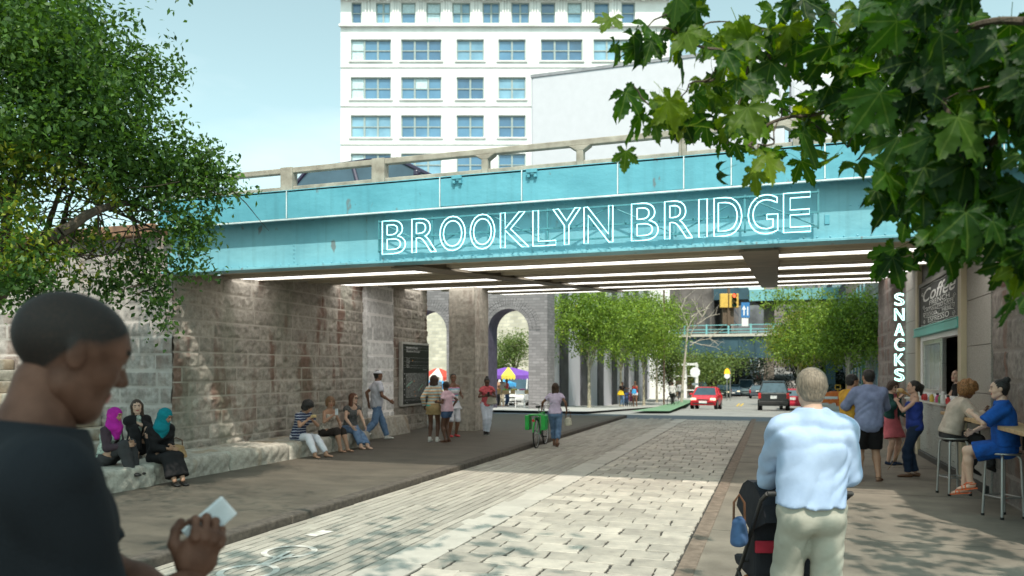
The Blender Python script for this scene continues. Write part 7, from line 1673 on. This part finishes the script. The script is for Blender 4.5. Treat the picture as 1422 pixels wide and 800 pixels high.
o, J = person('woman with a dark bun in a cobalt blue dress on the nearest bar stool', (s2.x-.02, s2.y, 0), -62, 1.70, pel=(0,-.05,.925), lean=(6,0,0), head=(2,0,6), lh=(-.02,.32,1.30), rh=(.16,.30,1.06), lel=(-1,0,-.9), rel=(1,-.2,-.6), lf=(-.02,.34,.42), rf=(.12,.40,.34), lkn=(0,.7,1), rkn=(0,.7,1), fpitch=(10,10), toes=(0,15),
       wear=[('top', cloth('cobalt', (.012,.10,.42), c2=(.01,.05,.20)), {'slv':.95,'loose':.035,'sl_loose':.035,'hem':-.02}), ('skirt', cloth('cobalt', (.012,.10,.42)), {'len':.80,'flare':.03}), ('sandal', M_orange)], hair=('bun', M_hblk), skin='fair', cat='woman', hvox=.0055, vox=.011, hands=(.6,.4))

# --- blurred passer-by with push chair
pj = cam2w((1127-CX)/F_PX*4.75, 4.75, 0)
o, J = person('grey haired man in a pale blue jacket walking away pushing a pushchair', pj, 2, 1.82, 'm', build=1.0, pel=(0,0,.93), lean=(2,1,0), head=(2,0,-5), lh=(-.16,.38,.99), rh=(.17,.30,1.02), lel=(-.15,-1,-.4), rel=(.38,-1,-.2), lf=(-.10,.16,.09), rf=(.13,-.12,.11), fpitch=(0,-14), toes=(-8,8),
       wear=[('top', cloth('pale_blue_jacket', (.40,.50,.67), c2=(.30,.40,.57), bs=7, scale=4), {'slv':1.9,'neck':'collar','hem':.015,'loose':.02,'sl_loose':.014,'fold':.014,'ff':1.15,'name':'jacket','vox':.010}), ('legs', cloth('khaki_grey', (.40,.39,.33), c2=(.31,.30,.25), bs=7, scale=4), {'ex':.016,'fold':.010,'vox':.010}), ('shoe', M_leath)], hair=('short', M_hgrey, {'amp':.0012}), skin='fair', cat='man', hvox=.005, vox=.011)
sp0 = cam2w((1091-CX)/F_PX*5.2, 5.2, 0); PC = empty('pushchair', sp0, YAW, 'dark pushchair with a red band in front of the man in the pale blue jacket', 'pushchair')
M_pcf = cloth('pushchair_fabric', (.025,.025,.03)); b = MB()
b.prism([(-.05,.42),(.10,.38),(.42,.40),(.50,.46),(.20,.50),(.02,1.0),(-.08,1.02)], (-.22,0,0), (0,1,0), (0,0,1), (.44,0,0)); b.build('seat', M_pcf, PC, bevel=.03)
b = MB(); 
for i in range(7):
    a0, a1 = radians(20+i*20), radians(20+(i+1)*20); b.add([(-.23,.02+.34*cos(a0),.72+.34*sin(a0)),(.23,.02+.34*cos(a0),.72+.34*sin(a0)),(.23,.02+.34*cos(a1),.72+.34*sin(a1)),(-.23,.02+.34*cos(a1),.72+.34*sin(a1)),(-.23,.02+.33*cos(a0),.72+.33*sin(a0)),(.23,.02+.33*cos(a0),.72+.33*sin(a0)),(.23,.02+.33*cos(a1),.72+.33*sin(a1)),(-.23,.02+.33*cos(a1),.72+.33*sin(a1))], [(0,1,2,3),(7,6,5,4),(0,3,7,4),(1,5,6,2)])
for x in (-.23,.22): b.prism([(.02,.72)]+[(.02+.335*cos(radians(20+i*20)),.72+.335*sin(radians(20+i*20))) for i in range(8)], (x,0,0), (0,1,0), (0,0,1), (.012,0,0))
b.build('hood', M_pcf, PC)
b = MB(); b.bx(-.235,.235,-.11,-.085,.60,.68); b.build('red_band', cloth('band_red', (.40,.03,.05)), PC, bevel=.008)
b = MB(); b.bx(-.20,.24,-.06,.32,.20,.36); b.build('basket', cloth('basket_orange', (.45,.16,.04)), PC, bevel=.03)
b = MB()
for x in (-.26,.26): b.tube([(x,-.42,1.04),(x,-.30,.98),(x,.10,.50),(x,.46,.12)], .013, n=8); b.tube([(x,.20,.42),(x,-.24,.14)], .013, n=8)
b.tube([(-.26,-.42,1.04),(.26,-.42,1.04)], .017, n=10); b.tube([(-.26,.1,.5),(.26,.1,.5)], .01); b.build('frame', M_dark, PC, smooth=True)
for x in (-.29,.29):
    for y in (-.26,.48): b = MB(); b.tube([(x,y+.13*cos(w),.145+.13*sin(w)) for w in [2*pi*i/22 for i in range(22)]], .018, n=7, closed=True); w_ = b.build('wheel', M_tyre, PC, smooth=True); b = MB(); b.lathe([(.02,-.02),(.11,-.008),(.11,.008),(.02,.02)], (x,y,.145), n=18, R=Matrix.Rotation(pi/2,3,'Y')); b.build('rim', mat('rim_lime', (.35,.42,.25), rough=.5), w_)
bag('changing_bag', 'blue bag hanging at the left side of the pushchair', (sp0.x-.29, sp0.y-.20, .66), (.10,.20,.18), cloth('bag_denim', (.07,.13,.26)), 0, .18)

# --- the man close to the camera with his phone
dm = 1.62; pm = cam2w((40-CX)/F_PX*dm, dm, 0)
o, J = person('shaven headed man in a black t-shirt close to the camera looking down at his phone', pm, 50, 2.0, 'm', skin='umber', build=1.06, pel=(0,-.04,.93), lean=(6,0,0), head=(20,0,2), lh=(-.02,.34,1.05), rh=(.02,.28,1.15), lel=(-1,-.2,-.9), rel=(.5,-.7,-1), lf=(-.1,.2,.09), rf=(.1,-.2,.1), hands=(.5,1.15), palm=(None,v3(-.75,.1,.35)), hdir=(None,v3(.05,.40,.95)), thumb=.6,
       wear=[('top', cloth('tee_black', (.012,.014,.018), bs=200, scale=3), {'slv':.86,'loose':.018,'sl_loose':.016,'hem':-.12,'vox':.0085,'fold':.006}), ('legs', jeand, {}), ('shoe', M_shb)], hair=('buzz', M_hbuzz, {'vox':.0045}), cat='man', hvox=.0036, vox=.009)
W_, B_ = J['hf'][1]; ctr = W_+B_@v3(0,.105,-.035); up_ = nrm(B_[:,1]*.6+v3(.10,.75,.25)); nn = nrm(B_[:,2]-up_*(B_[:,2]@up_)); xx = np.cross(up_, nn)
ph = empty('phone', J['pt'](ctr), 0, 'white phone held up in the right hand of the man in the black t-shirt', 'phone')
Rw = o.matrix_basis.to_3x3() @ Matrix(((xx[0],up_[0],nn[0]),(xx[1],up_[1],nn[1]),(xx[2],up_[2],nn[2]))); ph.rotation_euler = Rw.to_euler()
b = MB(); b.box((0,.012,0),(.062,.118,.009)); b.build('case', M_phone, ph, bevel=.004, seg=3); b = MB(); b.box((0,.012,-.0052),(.056,.104,.001)); b.build('screen', M_scr, ph)
# sleeve emblem: pale ring on the upper arm
S_, E_ = J['S'][1], J['E'][1]; c_ = S_+(E_-S_)*.62; out = nrm(v3(1,-.25,0)); 
ax2 = nrm(E_-S_); out = nrm(out-ax2*(out@ax2)); sd = np.cross(ax2, out); b = MB()
def armp(a, t): rr = .047*1.0+.037; th_ = a; R0 = .118; return c_+ax2*t+(out*cos(th_)+sd*sin(th_))*R0
pts = [(radians(38)*cos(w), .036*sin(w)) for w in [2*pi*i/26 for i in range(27)]]
for (a0,t0),(a1,t1) in zip(pts, pts[1:]): b.add([tuple(armp(a0,t0)*J['s']), tuple(armp(a1,t1)*J['s']), tuple(armp(a1*.5,t1*.5)*J['s']), tuple(armp(a0*.5,t0*.5)*J['s'])], [(0,1,2,3)])
b.build('sleeve_emblem', mat('emblem_white', (.62,.62,.64), rough=.8), o)
# ================================================================= INFORMATION BOARD, MARKET, COUNTER GOODS
IB = empty('information_board', (XL+.02,20.1,0), label='tall dark information board with a city map on the left wall', cat='information board')
yb0, yb1, zb0, zb1 = -.86, .90, .80, 2.58
b = MB(); b.bx(.0,.10,yb0,yb1,zb0,zb1); b.build('casing', mat('casing_grey', (.50,.49,.46), rough=.4), IB, bevel=.008)
b = MB(); b.bx(.101,.106,yb0+.07,yb1-.03,zb0+.05,zb1-.06); b.build('panel', mat('panel_black', (.022,.024,.022), rough=.35), IB)
def ibt(txt, y, z, size, m=None, w=None):
    vs_, fs_ = text_geo(txt, size); k = 1 if w is None else w/max(v[0] for v in vs_); b = MB(); b.add([(.1085, y+v[0]*k, z+v[1]) for v in vs_], fs_); return b.build('lettering', m or M_white, IB)
y0 = yb0+.26
ibt('Brooklyn Bridge', y0, 2.40, .085, w=.72); ibt('Downtown Brooklyn', y0, 2.30, .085, w=.86)
for i, t_ in enumerate(('City Hall', 'Ferry Pier 1', 'Park Path', 'Subway', 'Museum')): ibt(t_, y0, 2.10-.055*i, .05)
ibt('You are here', yb1-.45, 1.80, .05); ibt('Map', y0, .88, .045)
b = MB()
for z in (2.45, 2.37, 2.15, 2.04, 1.93, 1.87, .98, .95): b.bx(.1065,.1075,yb0+.09,yb1-.05,z+.045-.05,z+.045-.047)
for z in (1.1,1.25,1.4,1.55,1.68): b.bx(.1065,.1075,yb0+.13,yb0+.16,z,z+.03)
b.build('ruled_line', M_white, IB)
b = MB(); b.bx(.1065,.1075,yb0+.22,yb1-.16,1.02,1.72); b.build('map_ground', mat('map_grey', (.16,.165,.16), rough=.5, var=.2, scale=12), IB)
rq = random.Random(4); b = MB()
for i in range(26):
    for j in range(19):
        if rq.random() < .72:
            y = yb0+.24+i*.049*(1.38/1.28)*.98; z = 1.035+j*.036; a = .35 if (i+j*.6) > 15 else -.2
            w_, h_ = rq.uniform(.015,.036), rq.uniform(.012,.026)
            if y+w_ < yb1-.17: b.add([(.108,y,z+a*.02),(.108,y+w_,z+a*.03),(.108,y+w_-.004,z+h_+a*.02),(.108,y-.002,z+h_+a*.01)], [(0,1,2,3)])
b.build('map_blocks', mat('map_white', (.48,.48,.46), rough=.5, var=.3, scale=30), IB)
b = MB()
for (ya,za,yb_,zb_) in ((yb0+.25,1.36,yb0+.62,1.50),(yb0+1.0,1.22,yb0+1.3,1.40)): b.add([(.1086,ya,za),(.1086,yb_,zb_),(.1086,yb_+.02,zb_-.03),(.1086,ya+.02,za-.03)], [(0,1,2,3)])
b.build('map_park', mat('map_mint', (.30,.55,.42), rough=.5), IB)
b = MB()
for y, z in ((yb0+.38,1.30),(yb0+.72,1.47),(yb0+1.15,1.24),(yb0+.75,1.17),(yb0+.80,1.06),(yb0+.62,2.055)): b.bx(.1088,.1095,y,y+.045,z,z+.03)
b.build('map_marker', mat('map_orange', (.80,.30,.04), rough=.5), IB)

# counter goods
cg = [(.55,.05,.05),(.7,.7,.68),(.12,.3,.12),(.6,.1,.25),(.75,.55,.1),(.25,.3,.35),(.7,.72,.7),(.5,.04,.04)]
nm = ['red','white','green','pink','yellow','slate','pale','crimson']
for i in range(14):
    y = 14.85+i*.245+RNG.uniform(-.03,.03); h = RNG.uniform(.10,.19); r = RNG.uniform(.032,.045); c = cg[i % 8]
    rr = empty('condiment_jar', (XR-.24+RNG.uniform(-.04,.05), y, 1.2255), 0, None, 'jar', 'jars along the kiosk counter')
    rr['label'] = ('%s condiment jar on the steel kiosk counter, in the %s of its row' % (nm[i%8], 'near half' if i < 8 else 'far half'))
    b = MB(); b.lathe([(r*.9,0),(r,.01),(r,h*.7),(r*.6,h*.85),(r*.55,h)], n=14); b.build('jar', mat('jar_'+nm[i%8], c, rough=.3, var=.1), rr, smooth=True)
    b = MB(); b.lathe([(r*.62,h),(r*.64,h+.03),(r*.5,h+.034)], n=14); b.build('lid', M_white if i%3 else M_shb, rr)
b = MB(); b.box((0,0,0), (.012,.5,.10)); tag(b.build('counter_notice', mat('notice_blue', (.10,.12,.42), rough=.5), loc=(XR-.372,17.0,1.15)), 'small blue notice fixed under the edge of the kiosk counter', 'notice')

# market beyond the arches
def parasol(name, label, u, d, ztop, w, cols, hgt=.55, group='market awnings beyond the arches'):
    p = gxy(u, d); p.z += .1; r = empty(name, p, YAW, label, 'market canopy', group); h = ztop-p.z
    b = MB(); n = 3; top = (0,0,h)
    pans = len(cols)
    for i in range(pans):
        x0, x1 = -w+2*w*i/pans, -w+2*w*(i+1)/pans; mm = i
        b.cur = i; b.add([(x0,-1.2,h-hgt),(x1,-1.2,h-hgt),(x1*.12,0,h),(x0*.12,0,h)], [(0,1,2,3)]); b.add([(x0,1.2,h-hgt),(x1,1.2,h-hgt),(x1*.12,0,h),(x0*.12,0,h)], [(3,2,1,0)])
        k = 5
        for j in range(k): a0, a1 = x0+(x1-x0)*j/k, x0+(x1-x0)*(j+1)/k; b.add([(a0,-1.205,h-hgt),(a1,-1.205,h-hgt),(a1,-1.21,h-hgt-.16),((a0+a1)/2,-1.21,h-hgt-.26),(a0,-1.21,h-hgt-.16)], [(0,1,2,3,4)])
    o = b.build('canopy', cols, r); m = o.modifiers.new('s','SOLIDIFY'); m.thickness = .02
    for x in (-w*.9,w*.9):
        for y in (-1.1,1.1): b = MB(); b.tube([(x,y,0),(x,y,h-hgt)], .03, n=6); b.build('pole', M_rail, r)
    return r
Mpu = mat('canopy_purple', (.20,.08,.45), rough=.7); Mye = mat('canopy_yellow', (.85,.72,.10), rough=.7); Mcr = mat('canopy_cream', (.8,.76,.7), rough=.7); Mbl = mat('canopy_blue', (.06,.35,.70), rough=.7); Mre = mat('canopy_red', (.70,.08,.05), rough=.7)
parasol('market_canopy', 'purple market canopy with one yellow panel seen through the tall arch', 706, 45, 1.95, 2.0, [Mpu,Mpu,Mye,Mpu,Mpu], .45)
parasol('market_canopy', 'blue and white market canopy at the left side of the tall arch', 688, 49, 1.35, 1.3, [Mbl,Mbl,Mcr,Mbl], .35)
parasol('market_canopy', 'red and blue market canopy seen through the narrow arch behind the girls', 608, 46, 1.9, 1.2, [Mre,Mcr,Mre], .5)
parasol('market_canopy', 'lower blue market canopy through the narrow arch behind the girls', 604, 50, 1.2, 1.4, [Mbl,Mcr,Mbl], .4)
car('market_van', 'white van parked behind the market tables seen through the tall arch', 722, 50, (.72,.72,.70), W=2.3, Ln=4.8, H=2.15, kind='van', front=True, cat='van')
tn = 0
for u, d, hd, c in ((684,43,150,(.6,.08,.06)),(690,44,40,(.5,.3,.2)),(697,44.5,200,(.65,.6,.55)),(703,46,120,(.6,.1,.1)),(608,44,170,(.6,.6,.65)),(601,45,160,(.5,.1,.1))):
    far('market visitor in a %s top %s' % (('red','tan','cream','crimson','pale','dark red')[tn], ('by the left edge of the tall arch','beside the market table in the tall arch','behind the fruit table in the tall arch','in front of the white van in the tall arch','seen through the narrow arch','at the left of the narrow arch')[tn]), u, d, hd, 1.62+.03*(tn%3), sex='mf'[tn%2], wear=[('top', cloth('mk%d' % tn, c), {'slv':.5}), ('legs', (jean, dgr, cloth('sand', (.45,.4,.3)))[tn%3], {})], hair=('short', (M_hblk, M_hbrn)[tn%2]), skin=('tan','brown')[tn%2], cat='person', group='visitors at the market'); tn += 1
p = gxy(706, 42.5); p.z += .1; mt = empty('market_table', p, YAW, 'long market table piled with fruit and flowers in the tall arch', 'table')
b = MB(); b.bx(-1.3,1.3,-.35,.35,.72,.76); b.build('table_top', M_wood, mt)
for x in (-1.2,1.2):
    for y in (-.3,.3): b = MB(); b.bx(x-.03,x+.03,y-.03,y+.03,0,.72); b.build('leg', M_wood, mt)
for i, (x, c, nmx) in enumerate(((-1.0,(.7,.1,.05),'red'),(-.6,(.75,.4,.05),'orange'),(-.15,(.2,.45,.08),'green'),(.3,(.75,.6,.1),'yellow'),(.75,(.6,.1,.3),'pink'),(1.1,(.5,.5,.45),'pale'))):
    q = empty('fruit_crate', p+Vector((cos(YAW)*x, sin(YAW)*x, .765)), YAW, 'crate of %s produce on the market table in the tall arch' % nmx, 'crate', 'produce crates on the market table')
    b = MB(); b.bx(-.19,.19,-.25,.25,0,.02); b.bx(-.19,.19,-.25,-.235,.02,.16); b.bx(-.19,.19,.235,.25,.02,.16); b.bx(-.19,-.175,-.235,.235,.02,.16); b.bx(.175,.19,-.235,.235,.02,.16); b.build('crate', M_wood, q)
    b = MB(); rz_ = random.Random(i)
    for _ in range(34): c0 = (rz_.uniform(-.15,.15), rz_.uniform(-.2,.2), .10+rz_.random()*.10); b.lathe([(.005,-.045),(.036,-.025),(.045,0),(.036,.025),(.005,.045)], c0, n=7)
    o_ = b.build('produce', mat('produce_%s' % nmx, c, rough=.6, var=.3, scale=8), q, smooth=True); o_['kind'] = 'stuff'
p = gxy(722, 40.5); p.z += .1; fc = empty('folding_chair', p, YAW, 'white folding chair standing in front of the market table', 'chair')
b = MB(); b.bx(-.22,.22,-.2,.22,.44,.47); b.build('seat', M_white, fc, bevel=.008)
b = MB(); b.bx(-.22,.22,.19,.215,.68,.90); b.build('backrest', M_white, fc, bevel=.008)
for x in (-.23,.23):
    b = MB(); b.tube([(x,-.26,0),(x,.2,.92)], .014, n=6); b.build('leg', M_white, fc); b = MB(); b.tube([(x*.9,.3,0),(x*.9,-.2,.46)], .014, n=6); b.build('leg', M_white, fc)
b = MB(); b.tube([(-.23,-.2,.14),(.23,-.2,.14)], .010); b.build('stretcher', M_white, fc)
